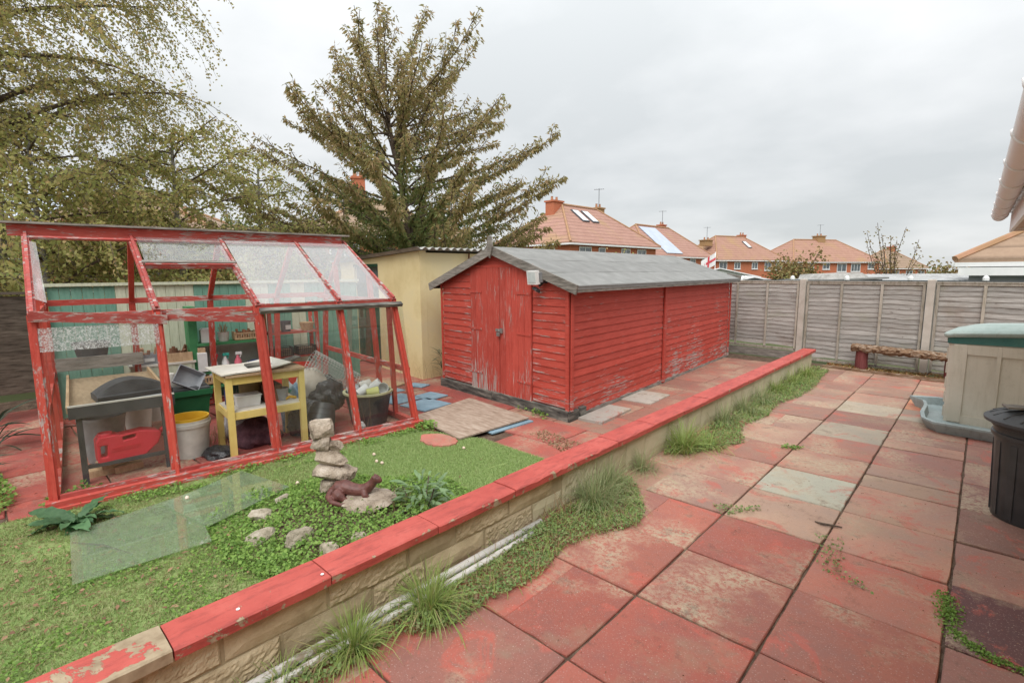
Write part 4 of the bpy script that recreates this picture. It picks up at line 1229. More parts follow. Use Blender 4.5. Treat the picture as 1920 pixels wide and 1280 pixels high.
# eaves
gbar('eave_rail', 'gh_red_h', g(0.0, EI + 0.03, EZ - 0.02), g(1.5, EI + 0.03, EZ - 0.02), 0.05, 0.04, (0, 0, 1))
gbar('eave_rail', 'gh_red_h', g(1.5, EI + 0.03, EZ - 0.02), g(2.86, EI + 0.03, EZ - 0.02), 0.05, 0.05, (0, 0, 1))
gbar('eave_strip', 'dark_wood', g(1.50, EI - 0.075, EZ - 0.045), g(2.93, EI - 0.075, EZ - 0.045), 0.05, 0.035, slope_n)
gbar('rear_eave_rail', 'gh_red_h', g(0, BI - 0.2, EZ), g(SLEN, BI - 0.2, EZ), 0.05, 0.06, (0, 0, 1))
gbar('rear_mid_rail', 'gh_red_h', g(0, BI - 0.18, EZ - 0.16), g(SLEN, BI - 0.18, EZ - 0.16), 0.04, 0.05, (0, 0, 1))
# ridge board with grey cap
gbar('ridge_board', 'gh_red_h', g(-0.14, RI - 0.03, RZ + 0.0), g(2.80, RI - 0.03, RZ + 0.0), 0.03, 0.10, (0, 0, 1))
gbar('ridge_cap', 'grey_wood', g(-0.34, RI - 0.04, RZ + 0.062), g(2.88, RI - 0.04, RZ + 0.062), 0.12, 0.018, (0, 0, 1))
gbar('ridge_bead', 'gh_red_worn', g(0.0, RI - 0.115, RZ - 0.065), g(2.78, RI - 0.115, RZ - 0.065), 0.03, 0.02, slope_n)
# mid bar of the second roof bay, where the lower pane is gone
def rf(s, f, lift=0.0):
    a, b = g(s, EI, EZ), g(s - 0.03 * f, RI, RZ)
    return a.lerp(b, f) + slope_n * lift
gbar('roof_bar', 'gh_red_worn', rf(0.76, 0.53, 0.01), rf(1.49, 0.53, 0.01), 0.03, 0.05, slope_n)
gbar('roof_bar_strip', 'grey_wood', rf(0.74, 0.545, 0.04), rf(1.50, 0.545, 0.04), 0.035, 0.012, slope_n)
# the loose, sagging eave board of the left two bays
gbar('loose_eave_board', 'gh_red_worn', g(-0.02, EI - 0.075, EZ + 0.0), g(0.80, EI - 0.06, EZ - 0.075), 0.025, 0.075, (0, 0, 1))
gbar('loose_eave_board', 'gh_red_worn', g(0.80, EI - 0.03, EZ - 0.045), g(1.50, EI - 0.03, EZ - 0.105), 0.022, 0.085, (0, 0, 1))
# gable ends
for s, ins in ((SLEN, 1), (0.0, -1)):
    t = top_s[-1] if s else 0.0
    gbar('gable_rail', 'gh_red_h', g(s, 0.12, 0.62), g(s, BI - 0.1, 0.62), 0.035, 0.055, (0, 0, 1))
    for i in (0.80, 1.78):
        gbar('gable_post', 'gh_red', g(s, i, 0.05), g(t if s else 0.0, i, EZ + (RZ - EZ) * (1 - abs(i - RI) / (RI - EI)) * 0.92), 0.05, 0.05, GU)
    gbar('gable_tie', 'gh_red_h', g(t if s else 0, EI, EZ - 0.02), g(t if s else 0, BI - 0.2, EZ - 0.02), 0.04, 0.05, (0, 0, 1))
gbar('gable_brace', 'gh_red', g(SLEN - 0.02, 0.42, 0.06), g(2.84, EI + 0.06, EZ - 0.02), 0.045, 0.045, GU)
# panes
def pane(name, mat, a, b, c, d, lab=None):
    n = (Vector(b) - Vector(a)).cross(Vector(d) - Vector(a)).normalized()
    mb = MB(); mb.prism([a, b, c, d], n * 0.004)
    o = mb.build(name, mat, gh)
    if lab: o['label'] = lab
    return o
def wl(s0, s1, z0, z1, mat, off=-0.02, lab=None):
    def pt(s, z):
        f = z / EZ
        k = 0
        return g(s, EI * f + off, z)
    return pane('wall_pane', mat, pt(s0, z0), pt(s1, z0), pt(s1, z1), pt(s0, z1), lab)
wl(0.035, 0.705, 0.10, 1.15, 'glass_dark')
wl(0.02, 0.735, 1.13, 1.30, 'glass_spot', -0.05, 'lichen-spotted strip of glass below the eave')
wl(1.56, 2.26, 0.10, 1.34, 'glass')
wl(2.33, 2.90, 0.10, 1.34, 'glass')
def rpane(s0, s1, f0, f1, mat, lift=0.016, lab=None):
    return pane('roof_pane', mat, rf(s0, f0, lift), rf(s1, f0, lift), rf(s1, f1, lift), rf(s0, f1, lift), lab)
rpane(0.77, 1.475, 0.56, 0.93, 'glass_spot2')
rpane(1.525, 2.235, 0.0, 0.92, 'glass_milky')
rpane(2.285, 2.84, 0.0, 0.92, 'glass_milky')
pane('roof_pane', 'glass_milky', rf(0.02, 0.14, 0.02), rf(0.085, 0.10, 0.02), rf(0.06, 0.80, 0.02), rf(0.02, 0.82, 0.02), 'broken sliver of glass left in its groove')
for i0, i1 in ((0.10, 0.78), (0.83, 1.75)):
    mb = MB(); mb.prism([g(SLEN, i0, 0.66), g(SLEN, i1, 0.66), g(SLEN, i1, 1.36), g(SLEN, i0 + 0.12, 1.36)], GU * 0.004); mb.build('gable_pane', 'glass', gh)
mb = MB(); mb.prism([g(0, BI - 0.12, 0.7), g(0, 1.8, 0.7), g(0, 1.8, 1.36), g(0, BI - 0.2, 1.36)], GU * 0.004); mb.build('gable_pane', 'glass', gh)

# ------------------------------------------------------------------ boarded fence behind the greenhouse
bf = empty('boarded_fence', g(1.5, 3.03, 0), 'sea green and cream vertical board fence behind the greenhouse', 'fence')
nbf = 36
for k in range(nbf):
    s = 0.02 + k * 0.102
    cream = (6 <= k <= 13) or (20 <= k <= 22) or k in (26, 27)
    zt = 1.545 + random.uniform(-0.004, 0.004)
    part('board', 'cream_board' if cream else 'green_board', bf, ('bar', g(s + 0.049, 3.03 + random.uniform(-0.003, 0.003), 0.02), g(s + 0.049, 3.03, zt), 0.098, 0.018, GI))
part('cap_rail', 'cream_board', bf, ('bar', g(-0.06, 3.02, 1.57), g(3.72, 3.02, 1.57), 0.07, 0.035))
part('end_post', 'green_board', bf, ('bar', g(-0.03, 3.0, 0.0), g(-0.03, 3.0, 1.55), 0.07, 0.08, GI))
part('back_rail', 'green_board', bf, ('bar', g(0, 3.06, 0.5), g(3.66, 3.06, 0.5), 0.03, 0.06))

# old dark wooden fence at the far left
of = empty('old_fence', (-8.6, -0.2, 0), 'dark brown weathered fence panel leaning at the left edge', 'fence')
for k in range(15):
    z = 0.36 + k * 0.075
    part('slat', 'old_wood', of, ('bar', g(-1.6, 3.35 + 0.006 * (k % 2), z), g(-0.12, 3.35, z + random.uniform(-0.006, 0.006)), 0.012, 0.082))
part('cap_rail', 'old_wood', of, ('bar', g(-1.6, 3.34, 1.50), g(-0.10, 3.34, 1.48), 0.05, 0.03))
part('end_post', 'old_wood', of, ('bar', g(-0.62, 3.30, 0), g(-0.62, 3.30, 1.46), 0.05, 0.06, GI))

# ------------------------------------------------------------------ things in the greenhouse
def gx(s, i, z, a=0.0):
    """frame standing at g(s,i,z), x along the greenhouse front, y inwards, turned by a"""
    return Matrix.Translation(g(s, i, z)) @ Matrix.Rotation(GANG + a, 4, 'Z')
def lbox(name, mat, parent, xf, c, s, ch=0.0, rx=0.0, ry=0.0):
    mb = MB(xf @ Matrix.Translation(c) @ Matrix.Rotation(rx, 4, 'X') @ Matrix.Rotation(ry, 4, 'Y'))
    (mb.cbox((0, 0, 0), s, ch) if ch else mb.box((0, 0, 0), s))
    return mb.build(name, mat, parent)
def lathe_obj(name, mat, parent, c, prof, n=28, axis=None, sx=1, sy=1):
    mb = MB(); mb.lathe(prof, c, n, axis, sx, sy)
    return mb.build(name, mat, parent, smooth=True)
def smooth_sharp(o, deg=35):
    o.data.set_sharp_from_angle(angle=math.radians(deg))
    return o
def open_pot(r0, r1, h, t=0.006, lip=0.0):
    """profile of an open pot, base radius r0, rim r1"""
    p = [(0.001, 0), (r0, 0), (r1, h - (0.03 if lip else 0))]
    if lip: p += [(r1 + lip, h - 0.03), (r1 + lip, h)]
    p += [(r1 - t, h), (r0 - t, 0.012), (0.001, 0.012)]
    return p
def open_box(mb, w, d, h, t=0.012, taper=0.0):
    """tray or crate centred on the origin, open at the top"""
    o0 = [(-w / 2 + taper, -d / 2 + taper), (w / 2 - taper, -d / 2 + taper), (w / 2 - taper, d / 2 - taper), (-w / 2 + taper, d / 2 - taper)]
    o1 = [(-w / 2, -d / 2), (w / 2, -d / 2), (w / 2, d / 2), (-w / 2, d / 2)]
    i1 = [(-w / 2 + t, -d / 2 + t), (w / 2 - t, -d / 2 + t), (w / 2 - t, d / 2 - t), (-w / 2 + t, d / 2 - t)]
    i0 = [(x * 0.97, y * 0.97) for x, y in o0]
    vs = [(*p, 0) for p in o0] + [(*p, h) for p in o1] + [(*p, h) for p in i1] + [(*p, t) for p in i0]
    fs = [(3, 2, 1, 0), (12, 13, 14, 15)]
    for k in (0, 4, 8):
        for i in range(4):
            j = (i + 1) % 4
            fs.append((k + i, k + j, k + 4 + j, k + 4 + i))
    return mb.add(vs, fs)

# potting bench, long side running inwards
pb = empty('potting_bench', g(0.44, 1.2, 0), 'black legged potting bench with brown tray top inside the greenhouse', 'bench')
bx0, bx1, by0, by1, bz = 0.12, 0.80, 0.40, 2.15, 0.60
mb = MB(); mb.bar(g((bx0 + bx1) / 2, by0, bz), g((bx0 + bx1) / 2, by1, bz), bx1 - bx0, 0.016); mb.build('tray_bottom', 'brown_ply', pb)
gbar('front_apron', 'black_dusty', g(bx0, by0 - 0.01, bz + 0.005), g(bx1 + 0.02, by0 - 0.01, bz + 0.005), 0.022, 0.095, (0, 0, 1), pb)
gbar('front_lip', 'cream_tub', g(bx0, by0 - 0.012, bz + 0.058), g(bx1 + 0.02, by0 - 0.012, bz + 0.058), 0.026, 0.012, (0, 0, 1), pb)
gbar('side_rim', 'tan_wood', g(bx0, by0, bz + 0.03), g(bx0, by1, bz + 0.03), 0.02, 0.05, (0, 0, 1), pb)
gbar('side_rim', 'tan_wood', g(bx1, by0 + 0.03, bz + 0.03), g(bx1, by1, bz + 0.03), 0.02, 0.05, (0, 0, 1), pb)
gbar('back_board', 'grey_wood', g(bx0 - 0.08, by1 + 0.02, bz + 0.16), g(bx1 - 0.03, by1 + 0.02, bz + 0.16), 0.03, 0.13, (0, 0, 1), pb)
gbar('back_shelf', 'grey_wood', g(bx0 - 0.06, by1 + 0.2, bz + 0.10), g(bx1 - 0.05, by1 + 0.2, bz + 0.10), 0.35, 0.02, (0, 0, 1), pb)
for s, i in ((bx0 + 0.06, by0 + 0.04), (bx1 - 0.06, by0 + 0.04), (bx0 + 0.06, by1 - 0.05), (bx1 - 0.06, by1 - 0.05)):
    gbar('leg', 'black_dusty', g(s, i, 0), g(s, i, bz - 0.01), 0.04, 0.04, GI, pb)
gbar('stretcher', 'black_dusty', g(bx0 + 0.06, by0 + 0.04, 0.14), g(bx1 - 0.06, by0 + 0.04, 0.14), 0.025, 0.03, (0, 0, 1), pb)
# domed black lid on the bench
dl = MB(gx(0.56, 0.80, 0.612, 0.12))
prof = []
nx_ = 16
vs, fs = [], []
for a in range(nx_ + 1):
    u = a / nx_
    x = -0.27 + 0.54 * u
    hgt = 0.055 + 0.105 * math.sin(math.pi * min(1, u * 1.0) ** 0.9)
    for (y, z) in ((-0.15, 0.0), (-0.16, 0.045), (-0.13, 0.052), (-0.11, hgt), (0.0, hgt * 1.08), (0.11, hgt), (0.13, 0.052), (0.16, 0.045), (0.15, 0.0)):
        vs.append((x, y, z))
for a in range(nx_):
    for q in range(8):
        k = a * 9 + q
        fs.append((k, k + 9, k + 10, k + 1))
fs += [tuple(range(9)), tuple(range(nx_ * 9, nx_ * 9 + 9))[::-1]]
dl.add(vs, fs); o = dl.build('domed_lid', 'black_dusty', None, smooth=True); smooth_sharp(o, 30)
tag(o, 'black domed plastic lid lying on the potting bench', 'lid')
ls = MB(gx(0.56, 0.62, 0.612, 0.12)); ls.prism([(-0.26, -0.02, 0), (-0.2, -0.10, 0), (0.27, -0.06, 0), (0.27, 0.04, 0)], (0, 0, 0.008))
tag(ls.build('slate_piece', 'grey_pl', None), 'grey flat sheet lying in front of the domed lid', 'sheet')
# black tub at the back of the bench
t = lathe_obj('planter_tub', 'black_dusty', None, g(0.34, 2.40, 0.715), open_pot(0.115, 0.155, 0.24, 0.006, 0.012), 28)
tag(smooth_sharp(t), 'black round planter tub standing behind the bench board', 'planter')
# things under the bench
t = lathe_obj('galvanised_bucket', 'galv', None, g(0.33, 1.05, 0.0), open_pot(0.125, 0.175, 0.42, 0.005, 0.006), 28); tag(smooth_sharp(t), 'grey galvanised bucket under the potting bench', 'bucket')
t = lathe_obj('cream_bucket', 'cream_tub', None, g(0.62, 1.45, 0.12), open_pot(0.10, 0.135, 0.32, 0.005, 0.008), 24); tag(smooth_sharp(t), 'dusty cream bucket under the middle of the bench', 'bucket')
t = lathe_obj('white_bucket', 'white_pl', None, g(0.80, 1.55, 0.18), open_pot(0.085, 0.115, 0.27, 0.005, 0.008), 24); tag(smooth_sharp(t), 'white plastic bucket under the far end of the bench', 'bucket')
for k, (s, i, z) in enumerate(((0.30, 0.62, 0.03), (0.46, 0.60, 0.03), (0.36, 0.61, 0.095))):
    b = lbox('brick', 'tan_wood', None, gx(s, i, z, 0.2 * k), (0, 0, 0), (0.2, 0.1, 0.06), 0.004)
    tag(b, ['left tan brick on the floor below the watering can', 'right tan brick on the floor below the watering can', 'upper tan brick under the watering can'][k], 'brick')
# red watering can: flat jerrycan-shaped body with two openings
wc = empty('watering_can', g(0.50, 0.50, 0.13), 'red plastic watering can with angular spout', 'watering can')
XF = gx(0.28, 0.50, 0.13, 0.10)
outer = [(-0.02, 0.02), (0.02, 0.0), (0.28, 0.0), (0.40, 0.10), (0.43, 0.17), (0.41, 0.205), (0.30, 0.235), (0.14, 0.225), (0.12, 0.235), (0.00, 0.235), (-0.02, 0.20)]
hole1 = [(0.005, 0.065), (0.045, 0.065), (0.05, 0.16), (0.005, 0.16)]
def ring_extrude(mb, outer, holes, d0, d1):
    bm = bmesh.new()
    loops = []
    for poly in [outer] + holes:
        vs = [bm.verts.new((x, d0, z)) for x, z in poly]
        es = [bm.edges.new((vs[i], vs[(i + 1) % len(vs)])) for i in range(len(vs))]
        loops.append(es)
    bmesh.ops.triangle_fill(bm, use_beauty=True, use_dissolve=False, edges=[e for l in loops for e in l])
    r = bmesh.ops.extrude_face_region(bm, geom=list(bm.faces))
    bmesh.ops.translate(bm, verts=[v for v in r['geom'] if isinstance(v, bmesh.types.BMVert)], vec=(0, d1 - d0, 0))
    bmesh.ops.recalc_face_normals(bm, faces=bm.faces)
    bm.verts.index_update()
    mb.add([v.co.copy() for v in bm.verts], [tuple(v.index for v in f.verts) for f in bm.faces])
    bm.free()
mb = MB(XF)
ring_extrude(mb, outer, [hole1, [(0.155, 0.175), (0.245, 0.185), (0.245, 0.212), (0.155, 0.205)]], -0.07, 0.07)
mb.build('body', 'red_pl', wc, bevel=0.010)
mb = MB(XF); mb.tube([(0.40, 0, 0.15), (0.52, 0, 0.27)], [0.022, 0.014], 10); mb.build('spout', 'red_pl', wc, smooth=True)
mb = MB(XF); mb.lathe([(0.045, 0.22), (0.05, 0.255), (0.042, 0.255), (0.04, 0.225)], (0.05, 0, 0), 18); mb.build('filler_neck', 'red_pl', wc, smooth=True)
mb = MB(XF)
for z in (0.10, 0.112, 0.124): mb.box((0.17, -0.0715, z), (0.2, 0.006, 0.004))
mb.build('rib', 'red_pl', wc)
# grubby tub with yellow inside
tb = empty('paint_tub', g(0.94, 0.66, 0), 'grubby cream tub with a yellow rim on the greenhouse floor', 'tub')
smooth_sharp(lathe_obj('tub_body', 'cream_tub', tb, g(0.94, 0.66, 0), [(0.001, 0), (0.145, 0), (0.172, 0.29), (0.182, 0.292), (0.184, 0.325), (0.176, 0.327), (0.176, 0.35), (0.168, 0.35), (0.164, 0.33), (0.14, 0.02), (0.001, 0.018)], 32))
smooth_sharp(lathe_obj('yellow_liner', 'yellow_pl', tb, g(0.94, 0.66, 0), [(0.167, 0.345), (0.172, 0.374), (0.158, 0.374), (0.146, 0.20), (0.001, 0.195)], 32))
# yellow two-tier table
yt = empty('yellow_table', g(1.52, 0.5, 0), 'pale yellow two-tier wooden table in the greenhouse', 'table')
ys0, ys1, yi0, yi1, yz = 1.215, 1.845, 0.24, 0.74, 0.76
for s in (ys0, ys1):
    for i in (yi0, yi1):
        gbar('leg', 'yellow_paint', g(s, i, 0), g(s, i, yz), 0.052, 0.052, GI, yt)
for z, h in ((yz - 0.035, 0.07), (0.40, 0.065)):
    for i in (yi0, yi1):
        gbar('apron', 'yellow_paint', g(ys0 + 0.02, i, z), g(ys1 - 0.02, i, z), 0.03, h, (0, 0, 1), yt)
    for s in (ys0, ys1):
        gbar('apron', 'yellow_paint', g(s, yi0 + 0.02, z), g(s, yi1 - 0.02, z), 0.03, h, (0, 0, 1), yt)
mb = MB(); mb.bar(g(ys0 - 0.03, (yi0 + yi1) / 2, yz + 0.012), g(ys1 + 0.03, (yi0 + yi1) / 2, yz + 0.012), yi1 - yi0 + 0.09, 0.022); mb.build('top', 'tan_wood', yt)
mb = MB(); mb.bar(g(ys0, (yi0 + yi1) / 2, 0.435), g(ys1, (yi0 + yi1) / 2, 0.435), yi1 - yi0, 0.014); mb.build('shelf', 'white_board', yt)
# warped boards lying on the table top
def warped(name, mat, xf, w, d, th, curl, lab):
    mb = MB(xf)
    n = 10
    vs, fs = [], []
    for a in range(n + 1):
        for b in range(5):
            x = -w / 2 + w * a / n; y = -d / 2 + d * b / 4
            z = curl * ((a / n) ** 2) + 0.006 * math.sin(a * 0.8) - curl * 0.3 * (b / 4) * (a / n)
            vs += [(x, y, z), (x, y, z + th)]
    def q(a, b, t): return (a * 5 + b) * 2 + t
    for a in range(n):
        for b in range(4):
            fs.append((q(a, b, 1), q(a + 1, b, 1), q(a + 1, b + 1, 1), q(a, b + 1, 1)))
            fs.append((q(a, b, 0), q(a, b + 1, 0), q(a + 1, b + 1, 0), q(a + 1, b, 0)))
        fs.append((q(a, 0, 0), q(a + 1, 0, 0), q(a + 1, 0, 1), q(a, 0, 1)))
        fs.append((q(a, 4, 0), q(a, 4, 1), q(a + 1, 4, 1), q(a + 1, 4, 0)))
    for b in range(4):
        fs.append((q(0, b, 0), q(0, b, 1), q(0, b + 1, 1), q(0, b + 1, 0)))
        fs.append((q(n, b, 0), q(n, b + 1, 0), q(n, b + 1, 1), q(n, b, 1)))
    mb.add(vs, fs)
    return tag(mb.build(name, mat, None), lab, 'board')
warped('warped_board', 'white_board', gx(1.44, 0.48, 0.786, 0.05), 0.60, 0.55, 0.012, 0.04, 'pale warped board lying on the yellow table')
warped('warped_board', 'dark_wood', gx(1.66, 0.46, 0.802, -0.08), 0.48, 0.20, 0.014, 0.045, 'narrow dark warped board lying on the pale board')
# on the lower tier of the table
mb = MB(gx(1.40, 0.42, 0.444)); open_box(mb, 0.21, 0.14, 0.10, 0.006, 0.012); c_ = tag(mb.build('plastic_container', 'white_pl', None), 'white plastic food container on the lower table shelf', 'container')
lbox('lid', 'white_pl', c_, gx(1.40, 0.42, 0.546), (0, 0, 0), (0.222, 0.15, 0.012), 0.003)
t = lathe_obj('brown_jar', 'brown_pot', None, g(1.47, 0.60, 0.444), [(0.001, 0), (0.085, 0), (0.1, 0.05), (0.1, 0.24), (0.08, 0.25), (0.001, 0.25)], 24); tag(smooth_sharp(t), 'brown cylindrical jar behind the white food container', 'jar')
t = lathe_obj('spray_bottle', 'blue_pl', None, g(1.27, 0.58, 0.444), [(0.001, 0), (0.03, 0), (0.032, 0.13), (0.012, 0.17), (0.012, 0.2), (0.001, 0.2)], 18); tag(smooth_sharp(t), 'blue bottle at the back left of the table shelf', 'bottle')
mb = MB(gx(1.63, 0.52, 0.444)); open_box(mb, 0.16, 0.26, 0.16, 0.01); tag(mb.build('brown_crate', 'rust', None), 'dark brown box in the middle of the table shelf', 'box')
t = lathe_obj('grey_pot', 'grey_pl', None, g(1.71, 0.42, 0.444), open_pot(0.05, 0.065, 0.12, 0.004), 20); tag(smooth_sharp(t), 'small grey pot on the right of the table shelf', 'pot')
mb = MB(gx(1.78, 0.38, 0.456)); mb.tube([(-0.05, 0, 0), (0, 0.02, 0.01), (0.05, -0.01, 0.0)], 0.014, 8); tag(mb.build('orange_trowel_handle', 'yellow_pl', None, smooth=True), 'small orange handle lying on the table shelf', 'handle')
mb = MB(gx(1.76, 0.50, 0.47)); mb.tube([(-0.09, 0.02, 0.02), (-0.03, -0.02, 0.06), (0.03, 0.03, 0.05), (0.06, 0, 0.02)], 0.02, 8); tag(mb.build('green_hose_end', 'teal_pl', None, smooth=True), 'short green hose end on the table shelf', 'hose')
# sacks below the table
def blob(name, mat, c, s, seed, lab, cat, amp=0.22, freq=2.2, flat=0.45):
    bm = bmesh.new()
    bmesh.ops.create_icosphere(bm, subdivisions=4, radius=1.0)
    for v in bm.verts:
        p = v.co.copy()
        k = 1 + amp * mnoise.noise(p * freq + Vector((seed, seed * 0.3, 0))) + amp * 0.45 * mnoise.noise(p * freq * 2.7 + Vector((0, seed, 0))) + amp * 0.2 * abs(mnoise.noise(p * freq * 6 + Vector((0, 0, seed))))
        p = p * k
        if p.z < -flat: p.z = -flat - (p.z + flat) * 0.05
        v.co = Vector((p.x * s[0], p.y * s[1], (p.z + flat) * s[2]))
    bmesh.ops.rotate(bm, verts=bm.verts, cent=(0, 0, 0), matrix=Matrix.Rotation(GANG + seed * 0.1, 3, 'Z'))
    me = bpy.data.meshes.new(name); bm.to_mesh(me); bm.free()
    me.polygons.foreach_set('use_smooth', [True] * len(me.polygons))
    return tag(link(name, me, mat, None, c), lab, cat)
blob('netting_sack', 'purple_net', g(1.50, 0.62, 0.0), (0.22, 0.20, 0.17), 2.0, 'maroon netting bundle on the floor under the table', 'sack')
blob('clear_bag', 'clear_bag', g(1.42, 0.92, 0.02), (0.15, 0.12, 0.24), 5.0, 'crumpled clear plastic bag under the table', 'bag')
blob('blue_sack', 'blue_bag', g(1.93, 0.80, 0.0), (0.12, 0.13, 0.36), 8.0, 'blue and white printed sack right of the table', 'sack')
blob('black_sack', 'black_bag', g(2.02, 0.62, 0.0), (0.20, 0.2, 0.24), 11.0, 'black bin bag on the floor behind the stone stack', 'bag', 0.3)
blob('black_sack', 'black_bag', g(2.32, 0.92, 0.16), (0.24, 0.2, 0.24), 14.0, 'black bin bag heaped below the pale sack', 'bag', 0.3)
blob('pale_sack', 'sack', g(2.20, 1.0, 0.30), (0.19, 0.17, 0.22), 17.0, 'pale grey-brown filled sack on top of the black bag', 'sack', 0.12)
blob('dark_rag', 'black_bag', g(1.14, 0.44, 0.0), (0.17, 0.13, 0.06), 21.0, 'crumpled black plastic on the floor left of the table', 'plastic')
# tipped black pot
axis = (GU * 0.32 + GI * 0.25 + Vector((0, 0, 0.9))).normalized()
pp = [(0.001, 0), (0.105, 0.0), (0.125, 0.06), (0.122, 0.062), (0.135, 0.12), (0.132, 0.122), (0.142, 0.18), (0.138, 0.182), (0.147, 0.24), (0.15, 0.27), (0.14, 0.27), (0.11, 0.01), (0.001, 0.01)]
t = lathe_obj('black_pot', 'black_pl', None, g(2.12, 0.42, 0.33), [(r, z) for r, z in pp], 28, axis=-axis); tag(smooth_sharp(t, 25), 'ribbed black pot tipped upside down behind the stone stack', 'pot')
# big black tub full of pots
bt = empty('black_tub', g(2.66, 0.52, 0), 'big black tub with a pale rim full of plant pots', 'tub')
smooth_sharp(lathe_obj('tub_body', 'black_pl', bt, g(2.66, 0.52, 0), open_pot(0.19, 0.255, 0.36, 0.008, 0.0), 36))
smooth_sharp(lathe_obj('rim', 'olive_rim', bt, g(2.66, 0.52, 0), [(0.252, 0.345), (0.275, 0.352), (0.275, 0.372), (0.246, 0.372), (0.246, 0.345)], 36))
r = random.Random(4)
pots = [(-0.10, -0.06, 0.33, 'white_pl'), (0.10, 0.03, 0.35, 'white_pl'), (0.14, -0.08, 0.33, 'white_pl'), (0.0, 0.10, 0.36, 'cream_tub'), (-0.15, 0.08, 0.33, 'galv'), (-0.02, -0.14, 0.32, 'olive_pl'), (0.06, 0.16, 0.34, 'white_pl')]
plabs = ['white plant pot at the left of the black tub', 'white plant pot lying in the middle of the black tub', 'white plant pot at the right rim of the black tub', 'cream plant pot at the back of the black tub', 'grey plant pot in the left back of the tub', 'olive yellow pot lying at the front of the black tub', 'white plant pot at the far side of the black tub']
for k, (ds, di, z, m_) in enumerate(pots):
    ax = Vector((r.gauss(0, 1), r.gauss(0, 1), r.uniform(-0.2, 0.8))).normalized()
    if k == 5: ax = (GU + GI * -0.3 + Vector((0, 0, 0.05))).normalized()
    t = lathe_obj('plant_pot', m_, None, g(2.66 + ds, 0.52 + di, z + 0.05) - ax * 0.06, open_pot(0.045, 0.062, 0.13, 0.004), 20, axis=ax)
    tag(smooth_sharp(t), plabs[k], 'pot', 'pots in the black tub')
# roll of wire mesh
mr = MB()
c0, c1 = g(2.20, 0.98, 0.72), g(2.66, 0.88, 0.40)
ax = (c1 - c0).normalized(); e1 = ax.cross(Vector((0, 0, 1))).normalized(); e2 = ax.cross(e1)
Lr = (c1 - c0).length
for k in range(18):
    c = c0 + ax * Lr * k / 17
    mr.tube([c + (e1 * math.cos(t_) + e2 * math.sin(t_)) * 0.115 for t_ in np.linspace(0, 2 * math.pi, 19)], 0.0028, 4, False)
for k in range(20):
    t_ = 2 * math.pi * k / 20
    o_ = (e1 * math.cos(t_) + e2 * math.sin(t_)) * 0.115
    mr.tube([c0 + o_, c1 + o_], 0.0028, 4, False)
tag(mr.build('mesh_roll', 'wire', None), 'roll of wire mesh leaning over the black tub', 'wire mesh')
# red panel behind
mb = MB(); mb.prism([g(1.86, 1.62, 0.04), g(2.66, 1.50, 0.04), g(2.40, 1.56, 0.60), g(1.86, 1.66, 0.62)], GI * 0.018)
tag(mb.build('red_board', 'bright_red', None), 'bright red tongue and groove board propped behind the sacks', 'board')

# green shelf unit against the fence
su = empty('green_shelves', g(1.75, 2.8, 0), 'dark green shelf unit holding sprays and crates', 'shelves')
gbar('upright', 'shelf_green', g(1.33, 2.72, 0), g(1.33, 2.72, 1.28), 0.09, 0.3, GI, su)
gbar('upright', 'shelf_green', g(2.16, 2.72, 0), g(2.16, 2.72, 1.22), 0.04, 0.3, GI, su)
for z in (0.26, 0.44, 0.80):
    gbar('shelf', 'shelf_green', g(1.36, 2.70, z), g(2.16, 2.70, z), 0.34, 0.03, (0, 0, 1), su)
gbar('back_panel', 'white_board', g(1.36, 2.90, 0.62), g(2.16, 2.90, 0.62), 0.012, 0.34, (0, 0, 1), su)
gbar('top_plank', 'tan_wood', g(1.34, 2.60, 1.19), g(2.16, 2.60, 1.21), 0.14, 0.02, (0, 0, 1), su)
lb = lbox('white_jug', 'white_pl', None, gx(1.50, 2.68, 0.907), (0, 0, 0), (0.16, 0.12, 0.18), 0.02); tag(lb, 'white plastic jug on the upper green shelf', 'jug')
t = lathe_obj('brush_pot', 'cream_tub', None, g(1.68, 2.66, 0.816), open_pot(0.055, 0.07, 0.12, 0.004), 20); tag(smooth_sharp(t), 'cream pot of brushes on the upper green shelf', 'pot')
mb = MB()
for k in range(6):
    a = k * 1.05
    mb.tube([g(1.68, 2.66, 0.84), g(1.68 + 0.05 * math.cos(a), 2.66 + 0.05 * math.sin(a), 1.0 + 0.02 * (k % 3))], 0.006, 6)
tag(mb.build('brushes', 'tan_wood', None), 'bundle of brush handles standing in the cream pot', 'brushes')
def crate(s, i, z, w, d, h, lab, fill=None):
    c = empty('slatted_crate', g(s, i, z), lab, 'crate')
    xf = gx(s, i, z)
    lbox('crate_base', 'tan_wood', c, xf, (0, 0, 0.008), (w, d, 0.012))
    for yy in (-d / 2, d / 2):
        lbox('rail', 'tan_wood', c, xf, (0, yy, h - 0.01), (w + 0.01, 0.012, 0.02)); lbox('rail', 'tan_wood', c, xf, (0, yy, 0.02), (w + 0.01, 0.012, 0.02))
        for k in range(9):
            lbox('slat', 'tan_wood', c, xf, (-w / 2 + w * (k + 0.5) / 9, yy * 0.99, h / 2), (0.014, 0.009, h - 0.02))
    for xx in (-w / 2, w / 2):
        lbox('end_board', 'tan_wood', c, xf, (xx, 0, h / 2 + 0.012), (0.014, d, h))
    if fill:
        mb = MB(); rr = random.Random(int(s * 100))
        for k in range(10):
            p = g(s + rr.uniform(-w / 2 + .03, w / 2 - .03), i + rr.uniform(-d / 3, d / 3), z + 0.03)
            mb.tube([p, p + Vector((rr.uniform(-.05, .05), rr.uniform(-.05, .05), h * rr.uniform(0.5, 1.15)))], 0.016, 7)
        mb.build('contents', fill, c)
    return c
crate(1.93, 2.66, 0.816, 0.26, 0.16, 0.10, 'slatted wooden crate of tools on the upper green shelf', 'terracotta')
